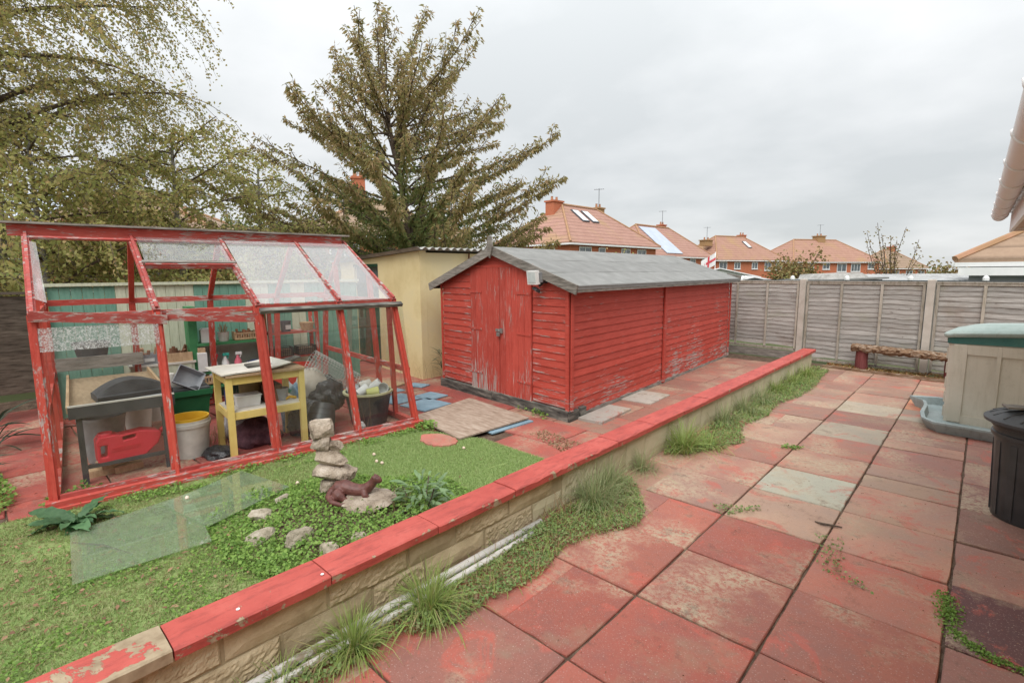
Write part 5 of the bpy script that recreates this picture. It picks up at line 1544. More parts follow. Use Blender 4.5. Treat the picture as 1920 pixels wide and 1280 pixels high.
crate(1.46, 2.50, 0.31, 0.28, 0.18, 0.11, 'slatted wooden tray on the low green shelf', 'galv')
gbar('tray_stand', 'shelf_green', g(1.30, 2.5, 0.28), g(2.1, 2.5, 0.28), 0.22, 0.03, (0, 0, 1), su)
lb = lbox('white_cupboard_box', 'white_pl', None, gx(1.40, 2.56, 0.585), (0, 0, 0), (0.10, 0.10, 0.24), 0.006); tag(lb, 'tall narrow white box at the left of the spray bottles', 'box')
lb = lbox('card_packet', 'tan_wood', None, gx(1.40, 2.56, 0.735), (0, 0, 0), (0.08, 0.06, 0.06), 0.004); tag(lb, 'small brown packet on top of the narrow white box', 'packet')
def spray(s, m_body, m_head, lab):
    e = empty('trigger_spray', g(s, 2.58, 0.456), lab, 'spray bottle', 'spray bottles on the green shelf')
    smooth_sharp(lathe_obj('bottle', m_body, e, g(s, 2.58, 0.456), [(0.001, 0), (0.042, 0), (0.045, 0.09), (0.016, 0.15), (0.016, 0.17), (0.001, 0.17)], 20))
    xf = gx(s, 2.58, 0.64)
    lbox('trigger_head', m_head, e, xf, (0.012, 0, 0.01), (0.075, 0.028, 0.035), 0.008)
    lbox('trigger', m_head, e, xf, (0.035, 0, -0.025), (0.012, 0.015, 0.045), ry=0.35)
spray(1.53, 'white_pl', 'red_pl', 'white trigger spray with a red head')
spray(1.66, 'white_pl', 'teal_pl', 'white trigger spray with a teal head')
spray(1.81, 'pink_pl', 'white_pl', 'pink trigger spray with a white head')
t = lathe_obj('navy_lid', 'blue_pl', None, g(2.02, 2.62, 0.456), [(0.001, 0), (0.13, 0), (0.135, 0.03), (0.09, 0.06), (0.03, 0.08), (0.001, 0.08)], 28); tag(smooth_sharp(t), 'navy blue plastic lid at the right of the sprays', 'lid')
# grey shelf with trays, left of the green unit
gs = empty('grey_shelf', g(1.0, 2.75, 0), 'pale painted side table with drawer below the trays', 'side table')
gbar('top', 'white_board', g(0.66, 2.70, 0.605), g(1.33, 2.70, 0.605), 0.34, 0.025, (0, 0, 1), gs)
gbar('drawer_front', 'cream_board', g(0.70, 2.55, 0.53), g(1.28, 2.55, 0.53), 0.02, 0.12, (0, 0, 1), gs)
for s in (0.69, 1.29): gbar('leg', 'cream_board', g(s, 2.57, 0), g(s, 2.57, 0.59), 0.045, 0.045, GI, gs)
gbar('lower_shelf', 'grey_wood', g(0.70, 2.7, 0.25), g(1.28, 2.7, 0.25), 0.3, 0.02, (0, 0, 1), gs)
mb = MB(gx(0.84, 2.66, 0.618)); open_box(mb, 0.33, 0.22, 0.12, 0.01, 0.02); ty = tag(mb.build('grey_tray', 'grey_pl', None), 'grey plastic tray with a white label on the side table', 'tray')
lbox('label_card', 'white_pl', ty, gx(0.86, 2.545, 0.675), (0, 0, 0), (0.10, 0.004, 0.04))
mb = MB(gx(1.17, 2.66, 0.618)); open_box(mb, 0.26, 0.22, 0.11, 0.012, 0.0); tag(mb.build('wooden_tray', 'tan_wood', None), 'small wooden box of oddments on the side table', 'box')
for k, (s, lab) in enumerate(((0.82, 'oddments heaped in the grey tray'), (1.17, 'oddments heaped in the wooden box'))):
    mb = MB(); rr = random.Random(k + 30)
    for q in range(16):
        p = g(s + rr.uniform(-.1, .1), 2.66 + rr.uniform(-.07, .07), 0.66)
        mb.tube([p, p + Vector((rr.uniform(-.05, .05), rr.uniform(-.05, .05), rr.uniform(0.05, 0.15)))], rr.uniform(0.006, 0.02), 7)
    tag(mb.build('oddments', 'terracotta' if k == 0 else 'rust', None), lab, 'oddments')
# green box with a grey basket on it
gb = empty('green_box', g(1.12, 1.95, 0), 'dark green recycling box behind the cream tub', 'box')
mb = MB(gx(1.12, 1.95, 0)); open_box(mb, 0.42, 0.34, 0.36, 0.012, 0.04); mb.build('box_body', 'green_pl', gb)
mb = MB(gx(1.12, 1.95, 0.33)); open_box(mb, 0.46, 0.38, 0.06, 0.03, 0.0); mb.build('rim', 'green_pl', gb)
lbox('lid', 'black_dusty', gb, gx(1.12, 1.95, 0.405), (0, 0, 0), (0.42, 0.34, 0.03), 0.01)
mb = MB(gx(1.12, 1.90, 0.50) @ Matrix.Rotation(0.55, 4, 'Y') @ Matrix.Rotation(1.15, 4, 'X')); open_box(mb, 0.28, 0.22, 0.10, 0.008, 0.02)
bk = mb.build('ribbed_basket', 'grey_pl', None); tag(bk, 'pale grey ribbed basket tipped up on the green box', 'basket')
for q in range(9):
    mb = MB(gx(1.12, 1.90, 0.50) @ Matrix.Rotation(0.55, 4, 'Y') @ Matrix.Rotation(1.15, 4, 'X')); mb.box((-0.105 + q * 0.026, 0, -0.004), (0.008, 0.17, 0.008)); mb.build('rib', 'white_pl', bk)
t = lathe_obj('white_kettle', 'cream_tub', None, g(0.98, 2.02, 0.40), [(0.001, 0), (0.06, 0), (0.07, 0.08), (0.05, 0.17), (0.001, 0.18)], 20); tag(smooth_sharp(t), 'cream jug standing left of the grey basket', 'jug')
# red shelving with baskets
rs = empty('red_shelves', g(2.55, 2.8, 0), 'red open shelving with black baskets at the back of the greenhouse', 'shelves')
for s in (2.24, 2.88):
    for i in (2.62, 2.86):
        gbar('upright', 'gh_red', g(s, i, 0), g(s, i, 1.28), 0.045, 0.04, GI, rs)
for z in (0.30, 0.52, 0.86):
    gbar('shelf', 'gh_red_h', g(2.22, 2.74, z), g(2.90, 2.74, z), 0.28, 0.03, (0, 0, 1), rs)
def basket(s, lab):
    e = empty('black_basket', g(s, 2.68, 0.535), lab, 'basket', 'baskets on the red shelves')
    xf = gx(s, 2.68, 0.535)
    w, d, h = 0.25, 0.18, 0.12
    mb = MB(xf); mb.box((0, 0, 0.005), (w, d, 0.008)); mb.build('base', 'black_pl', e)
    mb = MB(xf)
    for yy in (-d / 2, d / 2):
        for k in range(10): mb.box((-w / 2 + w * k / 9, yy, h / 2), (0.006, 0.006, h))
        for k in range(5): mb.box((0, yy, 0.01 + (h - 0.01) * k / 4), (w, 0.006, 0.008))
    for xx in (-w / 2, w / 2):
        for k in range(7): mb.box((xx, -d / 2 + d * k / 6, h / 2), (0.006, 0.006, h))
        for k in range(5): mb.box((xx, 0, 0.01 + (h - 0.01) * k / 4), (0.006, d, 0.008))
    mb.build('grid_sides', 'black_pl', e)
    mb = MB(xf); mb.box((0, 0, 0.05), (w - 0.03, d - 0.03, 0.08)); mb.build('contents', 'brown_ply', e)
basket(2.40, 'black grid basket at the left end of the red shelf'); basket(2.72, 'black grid basket at the right end of the red shelf')
t = lathe_obj('pink_pot', 'pink_pale', None, g(2.32, 2.68, 0.876), open_pot(0.05, 0.075, 0.12, 0.004), 20); tag(smooth_sharp(t), 'pale pink pot on the top red shelf', 'pot')
t = lathe_obj('dark_pot', 'grey_dark', None, g(2.47, 2.68, 0.876), open_pot(0.06, 0.07, 0.15, 0.004), 20); tag(smooth_sharp(t), 'dark grey pot with pale blue label on the top red shelf', 'pot')
lbox('label_card', 'white_pl', t, gx(2.48, 2.607, 0.94), (0, 0, 0), (0.07, 0.006, 0.06))
t = lathe_obj('round_basket', 'tan_wood', None, g(2.76, 2.68, 0.876), open_pot(0.07, 0.095, 0.11, 0.008), 24, sx=1.25); tag(smooth_sharp(t), 'brown oval basket on the top red shelf', 'basket')
t = lathe_obj('floor_lamp_cap', 'white_pl', None, g(2.42, 0.20, 0.03), [(0.001, 0.0), (0.04, 0.0), (0.045, 0.05), (0.02, 0.09), (0.001, 0.095)], 18); tag(smooth_sharp(t), 'small white plastic dome just inside the front sill', 'cap')
# ------------------------------------------------------------------ turf, weeds and rockery
TURF = [(-4.76, -1.5), (-2.24, -1.5), (-2.24, 3.30), (-2.79, 3.38), (-3.58, 3.40), (-4.31, 3.15), (-4.42, 3.02), (-4.74, 0.1)]
mb = MB(); mb.prism([(x, y, -0.02) for x, y in TURF], (0, 0, 0.034)); tag(mb.build('lawn_base', 'turf_base', None), kind='structure')
RK = (-3.1, 1.6)
def lawn_h(P):
    return 0.016 + 0.0 * P[:, 0]
P = scatter(TURF, 330000)
# artificial turf beyond y = 2.1, mossy grass nearer
nz_ = vnoise(P[:, :2], 1.7, 3.1)
edge = P[:, 1] + 0.35 * (P[:, 0] + 3.2) * -0.2 + nz_ * 0.5 + rng.normal(0, 0.13, len(P))
far = edge > 1.95
for name, sel, mat_, l0, w0, n_max in (('artificial_turf', far, 'turf', 0.024, 0.0050, 90000), ('mossy_lawn', ~far, 'moss_blade', 0.022, 0.0045, 110000)):
    Q = P[sel][:n_max]
    if name == 'mossy_lawn':
        thin = vnoise(Q, 3.3, 9.0)
        Q = Q[(thin > -0.32) | (rng.random(len(Q)) < 0.35)]
    n = len(Q)
    z = np.full(n, 0.013)
    C_ = np.column_stack([Q, z])
    D_ = np.column_stack([rng.normal(0, 0.7, n), rng.normal(0, 0.7, n), rng.uniform(0.35, 1.2, n)])
    L_ = rng.uniform(0.6, 1.35, n) * l0
    o = leaf_cloud(name, C_, D_, L_, w0, mat_, None, (Q[:, 0].mean(), Q[:, 1].mean(), 0), 'stuff')
    tag(o, 'flat green artificial turf carpet by the plywood sheet' if name == 'artificial_turf' else 'short mossy grass with weeds left of the low wall', 'turf' if name == 'artificial_turf' else 'grass')
# fold in the turf carpet
mb = MB(); mb.tube([(-3.02, 2.72, 0.006), (-2.95, 3.0, 0.012), (-2.92, 3.25, 0.006)], [0.010, 0.018, 0.008], 8); tag(mb.build('turf_fold', 'turf_base', None, smooth=True), 'raised fold in the artificial turf', 'turf fold')

def mound(x, y_):
    d = ((x + 3.12) / 0.62) ** 2 + ((y_ - 1.66) / 0.52) ** 2
    return 0.10 * max(0.0, 1 - d) ** 0.7 if d < 1 else 0.0
nmx = 30
vs, fs = [], []
for a in range(nmx + 1):
    for b in range(nmx + 1):
        x, y_ = -3.80 + 1.36 * a / nmx, 1.08 + 1.16 * b / nmx
        vs.append((x, y_, 0.004 + mound(x, y_) + 0.012 * mnoise.noise(Vector((x * 9, y_ * 9, 0))) * (1 if mound(x, y_) > 0 else 0)))
for a in range(nmx):
    for b in range(nmx):
        k = a * (nmx + 1) + b
        fs.append((k, k + nmx + 1, k + nmx + 2, k + 1))
mb = MB(); mb.add(vs, fs); tag(mb.build('rockery_mound', 'soil', None, smooth=True), kind='structure')
def ground_cover(name, poly, n, mat_, size, hmax, lab, cat, seed=1.0, freq=4.0, z0=0.0, thresh=-0.9, flat=0.6, clump=None):
    Q = scatter(poly, n)
    h = vnoise(Q, freq, seed) * 0.5 + 0.5
    keep = (h * 2 - 1 > thresh)
    # thin out towards the polygon's rim by a wobbling band
    Q, h = Q[keep], h[keep]
    z = z0 + hmax * h * rng.random(len(Q)) ** 0.5
    k = len(Q)
    if name == 'rockery_weeds':
        z = z + np.array([mound(a, b) for a, b in Q])
    D_ = np.column_stack([rng.normal(0, 1, k), rng.normal(0, 1, k), rng.normal(0.25, 0.45, k)])
    nr = np.column_stack([rng.normal(0, flat, k), rng.normal(0, flat, k), np.ones(k)])
    S_ = size * rng.uniform(0.55, 1.3, k)
    o = leaf_cloud(name, np.column_stack([Q, z]), D_, S_, S_ * 0.85, mat_, None, (Q[:, 0].mean(), Q[:, 1].mean(), 0), 'stuff', 0.12, nr)
    tag(o, lab, cat)
    return o
ground_cover('rockery_weeds', [(-3.68, 0.92), (-3.1, 0.86), (-2.55, 1.0), (-2.26, 1.2), (-2.26, 2.3), (-2.65, 2.45), (-3.01, 2.5), (-3.45, 2.2), (-3.75, 1.95), (-3.95, 1.5), (-4.0, 1.2)], 21000, 'clover', 0.022, 0.075, 'low leafy weeds growing round the rockery stones', 'weeds', 1.5, 5.0, 0.01)
ground_cover('clover_patch', [(-3.6, 0.2), (-2.24, -0.3), (-2.24, 1.2), (-2.9, 1.1), (-3.45, 0.95)], 9000, 'clover', 0.016, 0.035, 'clover and small weeds along the inside of the low wall', 'weeds', 6.0, 4.0, 0.012, -0.1)
ground_cover('edge_weeds', [(-4.70, 0.35), (-4.52, 0.3), (-4.30, 1.3), (-4.22, 2.1), (-4.24, 3.1), (-4.40, 3.1), (-4.55, 1.6)], 7500, 'clover', 0.020, 0.05, 'small weeds in the gap along the greenhouse sill', 'weeds', 3.0, 4.5, 0.012, -0.05)
CREEP = [(-2.04, 0.55), (-1.84, 0.60), (-1.84, 0.86), (-1.87, 1.21), (-1.76, 1.29), (-1.71, 1.46), (-1.72, 1.63), (-1.66, 1.99), (-1.74, 2.30), (-1.70, 2.56), (-1.54, 2.87), (-1.62, 3.1), (-1.84, 3.4), (-1.95, 3.5), (-2.04, 3.5)]
ground_cover('creeping_plants', CREEP, 17000, 'alyssum', 0.017, 0.07, 'creeping small-leaved weeds spreading from wall onto the paving', 'weeds', 2.2, 5.0, 0.0)
CREEP2 = [(-2.04, 4.2), (-1.88, 4.35), (-1.68, 4.75), (-1.60, 5.05), (-1.72, 5.35), (-1.80, 5.6), (-1.70, 6.2), (-1.78, 6.8), (-1.68, 7.4), (-1.66, 8.2), (-1.76, 9.0), (-1.78, 9.7), (-2.04, 9.8)]
ground_cover('creeping_plants', CREEP2, 11000, 'alyssum', 0.024, 0.07, 'green weeds along the far half of the low wall', 'weeds', 7.0, 3.0, 0.0)
ground_cover('fence_moss', [(-1.95, 10.05), (0.4, 9.75), (0.6, 10.15), (-1.95, 10.5)], 9000, 'moss_red', 0.028, 0.06, 'rusty moss and dead leaves under the log bench', 'moss', 4.0, 4.0, 0.0)
ground_cover('joint_weeds', [(-0.66, 3.55), (-0.52, 3.6), (-0.45, 3.2), (-0.28, 3.05), (-0.5, 3.08), (-0.6, 3.2)], 500, 'alyssum', 0.016, 0.025, 'sparse weeds in the patio joint right of the twig', 'weeds', 5.0, 8.0, 0.0)
ground_cover('joint_weeds', [(-1.30, 3.52), (-1.12, 3.62), (-1.02, 3.72), (-1.05, 3.56), (-1.15, 3.45), (-1.24, 3.42)], 420, 'alyssum', 0.017, 0.045, 'small weed clump in the patio joint left of the twig', 'weeds', 8.0, 8.0, 0.0)
ground_cover('joint_weeds', [(-1.30, 5.12), (-1.16, 5.15), (-1.12, 5.27), (-1.26, 5.26)], 160, 'clover', 0.022, 0.04, 'tiny bright weed in a far patio joint', 'weeds', 8.0, 8.0, 0.0)
mq = []
for a, b in (((0.0, 3.16), (0.03, 2.95)), ((0.03, 2.95), (0.16, 2.85)), ((0.16, 2.85), (0.40, 2.84)), ((-0.02, 3.3), (0.02, 3.1))):
    for _ in range(260):
        t_ = rng.random()
        mq.append((a[0] + (b[0] - a[0]) * t_ + rng.normal(0, 0.022), a[1] + (b[1] - a[1]) * t_ + rng.normal(0, 0.016), rng.uniform(0, 0.014)))
mq = np.array(mq)
tag(leaf_cloud('patio_moss', mq, rng.normal(size=(len(mq), 3)) * (1, 1, 0.4) + (0, 0, 0.3), 0.014, 0.011, 'clover', None, (0.15, 3, 0), 'stuff'), 'bright green moss along the edge of the dark patio slab', 'moss')
ground_cover('path_gravel', [(-3.35, 3.85), (-2.7, 3.62), (-2.5, 3.75), (-2.75, 3.95), (-3.3, 4.05)], 1200, 'dry_stem', 0.02, 0.012, 'grit and dry leaf crumbs on the paving before the shed', 'leaf litter', 8.0, 8.0, 0.004)

def tuft(c, n, length, spread, mat_, lab, w=0.005, droop=1.0, name='grass_tuft'):
    a = rng.uniform(0, 2 * math.pi, n)
    r_ = np.abs(rng.normal(0, spread, n))
    B_ = np.column_stack([c[0] + r_ * np.cos(a), c[1] + r_ * np.sin(a), np.zeros(n)])
    a2 = a + rng.normal(0, 0.5, n)
    D_ = np.column_stack([np.cos(a2), np.sin(a2), np.zeros(n)])
    V, F = blade_arrays(B_, D_, length * rng.uniform(0.55, 1.25, n), w * rng.uniform(0.6, 1.2, n), droop * rng.uniform(0.15, 1.5, n))
    o = fast_mesh(name, V, F, mat_, None, (c[0], c[1], 0))
    return tag(o, lab, 'grass', 'grass tufts along the wall')
tuft((-1.93, 1.02), 330, 0.20, 0.045, 'grass', 'broad-bladed grass tuft nearest the camera by the pipes', 0.0055)
tuft((-1.90, 1.42), 380, 0.23, 0.055, 'grass', 'second broad-bladed grass tuft at the creeping weeds', 0.0055)
tuft((-1.98, 0.72), 90, 0.12, 0.04, 'grass', 'small grass tuft on the pipe at the bottom frame edge', 0.005)
tuft((-1.96, 2.95), 520, 0.30, 0.085, 'grass_fine', 'large fine-bladed grass tuft in the middle of the wall', 0.0035, 0.9)
tuft((-2.00, 3.25), 360, 0.28, 0.07, 'grass_fine', 'fine grass clump just behind the large middle tuft', 0.0035, 0.8)
tuft((-2.00, 3.75), 260, 0.24, 0.06, 'grass_fine', 'sparse fine grass left of the bare red patch', 0.0035, 1.1)
tuft((-1.94, 4.42), 330, 0.30, 0.06, 'grass', 'bright upright grass clump beside the bare red patch', 0.007, 0.8)
tuft((-1.80, 4.70), 180, 0.22, 0.06, 'grass', 'yellowish grass clump spilling over the creeping weeds', 0.006, 1.2)
for k, (x, y_, lab) in enumerate(((-1.98, 5.6, 'pale drooping grass clump, nearest of the far row'), (-1.98, 6.2, 'pale drooping grass clump in the far row, second'), (-1.95, 6.8, 'pale drooping grass clump in the far row, third'), (-1.98, 7.5, 'green grass clump in the far row, fourth'), (-1.95, 8.2, 'green grass clump in the far row, fifth'), (-1.93, 8.9, 'green grass clump in the far row, last before the fence'))):
    tuft((x - 0.02, y_), 240, 0.25, 0.075, 'grass_fine' if k < 3 else 'grass', lab, 0.006, 1.0)
# tall thin stalks
def stalks(name, c, n, h, mat_, lab, cat, sp=0.05, wd=0.004):
    a = rng.uniform(0, 2 * math.pi, n)
    B_ = np.column_stack([c[0] + rng.normal(0, sp, n), c[1] + rng.normal(0, sp, n), np.zeros(n)])
    V, F = blade_arrays(B_, np.column_stack([np.cos(a), np.sin(a), np.zeros(n)]), h * rng.uniform(0.6, 1.2, n), wd, rng.uniform(0.1, 0.7, n))
    return tag(fast_mesh(name, V, F, mat_, None, (c[0], c[1], 0)), lab, cat, None, 'stuff')
stalks('dry_weed', (-2.03, 2.62), 26, 0.22, 'dry_stem', 'dry brown seed stalks against the wall above the pipes', 'weed')
stalks('dry_weed', (-2.86, 1.82), 46, 0.24, 'dry_stem', 'dry brown stalks beside the leafy shrub in the rockery', 'weed', 0.07)
stalks('dry_weed', (-3.10, 1.42), 60, 0.16, 'dry_stem', 'tangled dry stems over the rockery front', 'weed', 0.22, 0.003)
stalks('dry_weed', (-4.62, 2.62), 22, 0.40, 'dry_stem', 'dry stalks inside the greenhouse front pane', 'weed', 0.05, 0.003)
stalks('dry_weed', (-4.36, 2.4), 30, 0.16, 'dry_stem', 'short dry stalks along the greenhouse sill', 'weed', 0.1, 0.003)
stalks('dry_weed', (-6.38, 4.70), 18, 0.45, 'dry_stem', 'thin dry weeds at the outhouse wall', 'weed', 0.12, 0.004)
stalks('dry_grass', (-5.55, 1.62), 160, 0.2, 'dry_stem', 'dry brown grass heap on the greenhouse floor by the table', 'dry grass', 0.12, 0.005)

# loose grass blades and dead stems through the weeds along the wall
for nm, poly, n_, mt, ln, lab in (('loose_grass', CREEP, 1500, 'grass', 0.11, 'single grass blades growing through the creeping weeds by the pipes'), ('loose_grass', CREEP2, 1500, 'grass', 0.13, 'single grass blades growing through the far weeds by the wall'), ('dead_stems', CREEP, 500, 'dry_stem', 0.10, 'dead brown stems lying among the creeping weeds'), ('lawn_blades', [(-4.6, -0.9), (-2.3, -0.9), (-2.3, 2.2), (-4.2, 2.2)], 2600, 'grass', 0.055, 'longer grass blades poking out of the mossy lawn')):
    Q = scatter(poly, n_ * 2)[:n_]
    k_ = len(Q); a_ = rng.uniform(0, 2 * math.pi, k_)
    V, F = blade_arrays(np.column_stack([Q, np.full(k_, 0.005)]), np.column_stack([np.cos(a_), np.sin(a_), np.zeros(k_)]), ln * rng.uniform(0.4, 1.3, k_), 0.004, rng.uniform(0.2, 1.5, k_))
    tag(fast_mesh(nm, V, F, mt, None, (Q[:, 0].mean(), Q[:, 1].mean(), 0), 'stuff'), lab, 'grass')
# dead leaves scattered over lawn and path
Q = np.concatenate([scatter([(-4.7, -1.0), (-2.3, -1.0), (-2.3, 1.0), (-3.6, 1.0), (-4.5, 0.9)], 700), scatter([(-4.6, -0.6), (-3.4, -0.6), (-3.3, 0.5), (-4.4, 0.4)], 130), scatter(TURF, 40), scatter([(-6.5, -0.8), (-4.85, -0.8), (-4.85, 0.5), (-6.5, 0.8)], 150)])
n = len(Q)
tag(leaf_cloud('fallen_leaves', np.column_stack([Q, np.full(n, 0.034)]), np.column_stack([rng.normal(0, 1, n), rng.normal(0, 1, n), rng.normal(0.05, 0.15, n)]), rng.uniform(0.014, 0.045, n), rng.uniform(0.008, 0.022, n), 'brown_leaf', None, (-3.6, 0, 0), 'stuff', 0.2, np.column_stack([rng.normal(0, 0.3, n), rng.normal(0, 0.3, n), np.ones(n)])), 'brown dead leaves scattered over the mossy grass', 'leaves')
# grit and crumbs on the patio
Q = scatter([(-1.9, 0.8), (1.2, 0.8), (1.2, 6.0), (-1.6, 6.0)], 900)
n = len(Q)
tag(leaf_cloud('patio_crumbs', np.column_stack([Q, np.full(n, 0.004)]), np.column_stack([rng.normal(0, 1, n), rng.normal(0, 1, n), np.full(n, 0.1)]), rng.uniform(0.004, 0.012, n), 0.005, 'brown_leaf', None, (-0.5, 3, 0), 'stuff'), 'tiny brown crumbs and grit over the patio slabs', 'grit')
mb = MB(); mb.tube([(-0.70, 3.72, 0.006), (-0.66, 3.70, 0.012), (-0.60, 3.72, 0.012), (-0.55, 3.745, 0.007)], [0.004, 0.008, 0.007, 0.004], 7); tag(mb.build('twig', 'bark', None), 'short brown twig lying on a pinkish patio slab', 'twig')
mb = MB(); mb.tube([(-4.05, 0.30, 0.02), (-3.85, 0.42, 0.03), (-3.62, 0.52, 0.02)], [0.004, 0.006, 0.003], 7); tag(mb.build('stick', 'bark', None), 'thin stick lying under the loose glass sheet', 'stick')

# rockery: stack of pale stones with an otter ornament
def stone(name, c, s, seed, lab, rot=0.0, tilt=0.0, mat_='rock', cat='stone', grp=None):
    return tag(rock(name, c, s, mat_, None, seed, rot, 7, tilt), lab, cat, grp)
YR = 0.75
stone('base_rock', (-3.02, 1.72, 0.11), (0.24, 0.16, 0.08), 61, 'broad flat rock under the otter ornament', YR, 0.1)
stone('stacked_stone', (-3.34, 1.66, 0.14), (0.14, 0.115, 0.11), 41, 'lowest stone of the rockery stack', YR)
stone('stacked_stone', (-3.335, 1.70, 0.25), (0.155, 0.115, 0.095), 8, 'tilted second stone of the rockery stack', YR + 0.4, 0.25)
stone('stacked_stone', (-3.37, 1.67, 0.36), (0.15, 0.11, 0.088), 12, 'wide middle stone of the rockery stack', YR + 0.1)
stone('stacked_stone', (-3.43, 1.655, 0.45), (0.10, 0.085, 0.09), 17, 'narrow fourth stone of the rockery stack', YR)
stone('stacked_stone', (-3.34, 1.72, 0.435), (0.055, 0.06, 0.065), 19, 'small dark stone wedged beside the fourth stone', YR + 0.3)
stone('stacked_stone', (-3.42, 1.66, 0.565), (0.115, 0.095, 0.10), 23, 'top stone crowning the rockery stack', YR + 0.5, -0.12)
for k, (x, y_, sx, lab) in enumerate(((-3.48, 1.22, 0.085, 'lichened border stone at the left corner of the rockery'), (-3.20, 1.13, 0.105, 'largest border stone at the front left of the rockery'), (-2.97, 1.27, 0.095, 'long border stone in the middle of the rockery front'), (-2.72, 1.32, 0.080, 'round border stone close to the low wall'), (-2.66, 1.50, 0.070, 'small border stone behind the round one'), (-2.52, 1.82, 0.10, 'pale border stone nearly touching the red coping'), (-3.02, 2.05, 0.075, 'half-hidden stone at the right back of the otter'), (-3.62, 1.42, 0.06, 'small stone at the back left of the rockery'))):
    stone('border_stone', (x, y_, 0.03 + mound(x, y_) * 0.5), (sx * 1.15, sx * 0.85, sx * 0.80), 50 + k, lab, 0.4 + k * 0.7, 0.0, 'rock_moss', 'stone', 'stones edging the rockery')
# otter ornament: one continuous body, voxel-merged
mb = MB(Matrix.Translation((-3.09, 1.69, 0.178)) @ Matrix.Rotation(0.72, 4, 'Z'))
mb.tube([(0.03, -0.115, -0.035), (-0.04, -0.125, -0.04), (-0.11, -0.10, -0.035), (-0.155, -0.045, -0.02), (-0.15, 0.01, 0.0), (-0.12, 0.03, 0.01)], [0.006, 0.014, 0.020, 0.024, 0.028, 0.03], 12)
mb.tube([(-0.14, 0.015, -0.005), (-0.11, 0.02, 0.015), (-0.06, 0.02, 0.022), (0.0, 0.005, 0.012), (0.06, 0.0, 0.008), (0.105, 0.0, 0.028), (0.14, 0.0, 0.062), (0.155, 0.0, 0.085)], [0.034, 0.052, 0.054, 0.046, 0.043, 0.038, 0.031, 0.028], 14)
mb.tube([(0.14, 0.0, 0.088), (0.165, -0.004, 0.094), (0.19, -0.008, 0.086), (0.208, -0.01, 0.078)], [0.024, 0.033, 0.024, 0.011], 12)
for sy in (-1, 1):
    mb.tube([(-0.10, sy * 0.03, 0.0), (-0.07, sy * 0.06, -0.012), (-0.03, sy * 0.066, -0.034), (0.01, sy * 0.066, -0.038)], [0.042, 0.034, 0.018, 0.012], 10)
    mb.tube([(0.085, sy * 0.02, 0.01), (0.10, sy * 0.045, -0.012), (0.125, sy * 0.048, -0.034), (0.155, sy * 0.046, -0.038)], [0.028, 0.022, 0.015, 0.011], 10)
    mb.tube([(0.152, sy * 0.025, 0.106), (0.150, sy * 0.031, 0.120)], [0.009, 0.005], 8)
ot = mb.build('otter_ornament', 'otter', None, smooth=True)
rm = ot.modifiers.new('merge', 'REMESH'); rm.mode = 'VOXEL'; rm.voxel_size = 0.0045; rm.use_smooth_shade = True
sm_ = ot.modifiers.new('soft', 'SMOOTH'); sm_.iterations = 3
tag(ot, 'glazed brown otter ornament lying on the rockery', 'ornament')

# plants made of single large leaves
def leaf_mesh(name, L, Wd, bend, wave, mat_, n=8):
    vs, fs = [], []
    for i in range(n + 1):
        t_ = i / n
        w_ = Wd * 0.5 * (math.sin(math.pi * min(1, t_ * 0.93 + 0.05)) ** 0.8) * (1 if i < n else 0.02)
        a = bend * t_
        x = L * (math.sin(a) / bend if bend else t_); z = -L * (1 - math.cos(a)) / bend if bend else 0
        wv = wave * math.sin(i * 2.4)
        vs += [(x, -w_, z + 0.22 * w_ + wv), (x, 0, z), (x, w_, z + 0.22 * w_ - wv)]
    for i in range(n):
        k = i * 3
        fs += [(k, k + 3, k + 4, k + 1), (k + 1, k + 4, k + 5, k + 2)]
    me = bpy.data.meshes.new(name); me.from_pydata(vs, [], fs)
    me.polygons.foreach_set('use_smooth', [True] * len(me.polygons))
    me.materials.append(M[mat_])
    return me
def leafy(name, c, lab, cat, me, n, h, r, tilt, sc=(0.7, 1.15), stem=None):
    e = empty(name, (c[0], c[1], 0.01), lab, cat)
    rr = random.Random(int(abs(c[0] * 131 + c[1] * 71) * 10))
    for k in range(n):
        az = k * 2.399 + rr.uniform(-0.3, 0.3)
        hh = h * (k / n) ** 0.8
        o = bpy.data.objects.new('leaf', me); col.objects.link(o); o.parent = e
        rad = r * rr.uniform(0.1, 1.0)
        o.location = (math.cos(az) * rad, math.sin(az) * rad, hh)
        o.rotation_euler = (rr.uniform(-0.4, 0.4), -rr.uniform(*tilt), az + rr.uniform(-0.3, 0.3))
        s_ = rr.uniform(*sc); o.scale = (s_, s_, s_)
        WL[o.name] = WL[e.name]
    if stem:
        for k in range(stem):
            a = k * 2.1
            p = Vector((c[0], c[1], 0))
            mb = MB(); mb.tube([p + Vector((math.cos(a) * r * 0.2, math.sin(a) * r * 0.2, 0)), p + Vector((math.cos(a) * r * 0.6, math.sin(a) * r * 0.6, h * 0.6)), p + Vector((math.cos(a) * r * 0.8, math.sin(a) * r * 0.8, h))], 0.004, 6); mb.build('stem', 'bark', e)
    return e
dock_me = leaf_mesh('leaf', 0.26, 0.085, 0.8, 0.010, 'dock', 10)
leafy('dock_plant', (-4.36, 0.35), 'large-leaved dark green dock by the greenhouse corner', 'plant', dock_me, 17, 0.03, 0.03, (0.1, 0.85), (0.65, 1.2))
bud_me = leaf_mesh('leaf', 0.105, 0.026, 0.7, 0.0, 'buddleia', 6)
leafy('leafy_shrub', (-2.80, 2.06), 'grey-green leafy shrub right of the otter ornament', 'shrub', bud_me, 120, 0.20, 0.17, (-0.3, 0.8), (0.6, 1.2), 7)
yuc = leaf_mesh('leaf', 0.42, 0.03, 0.9, 0.0, 'yucca', 7)
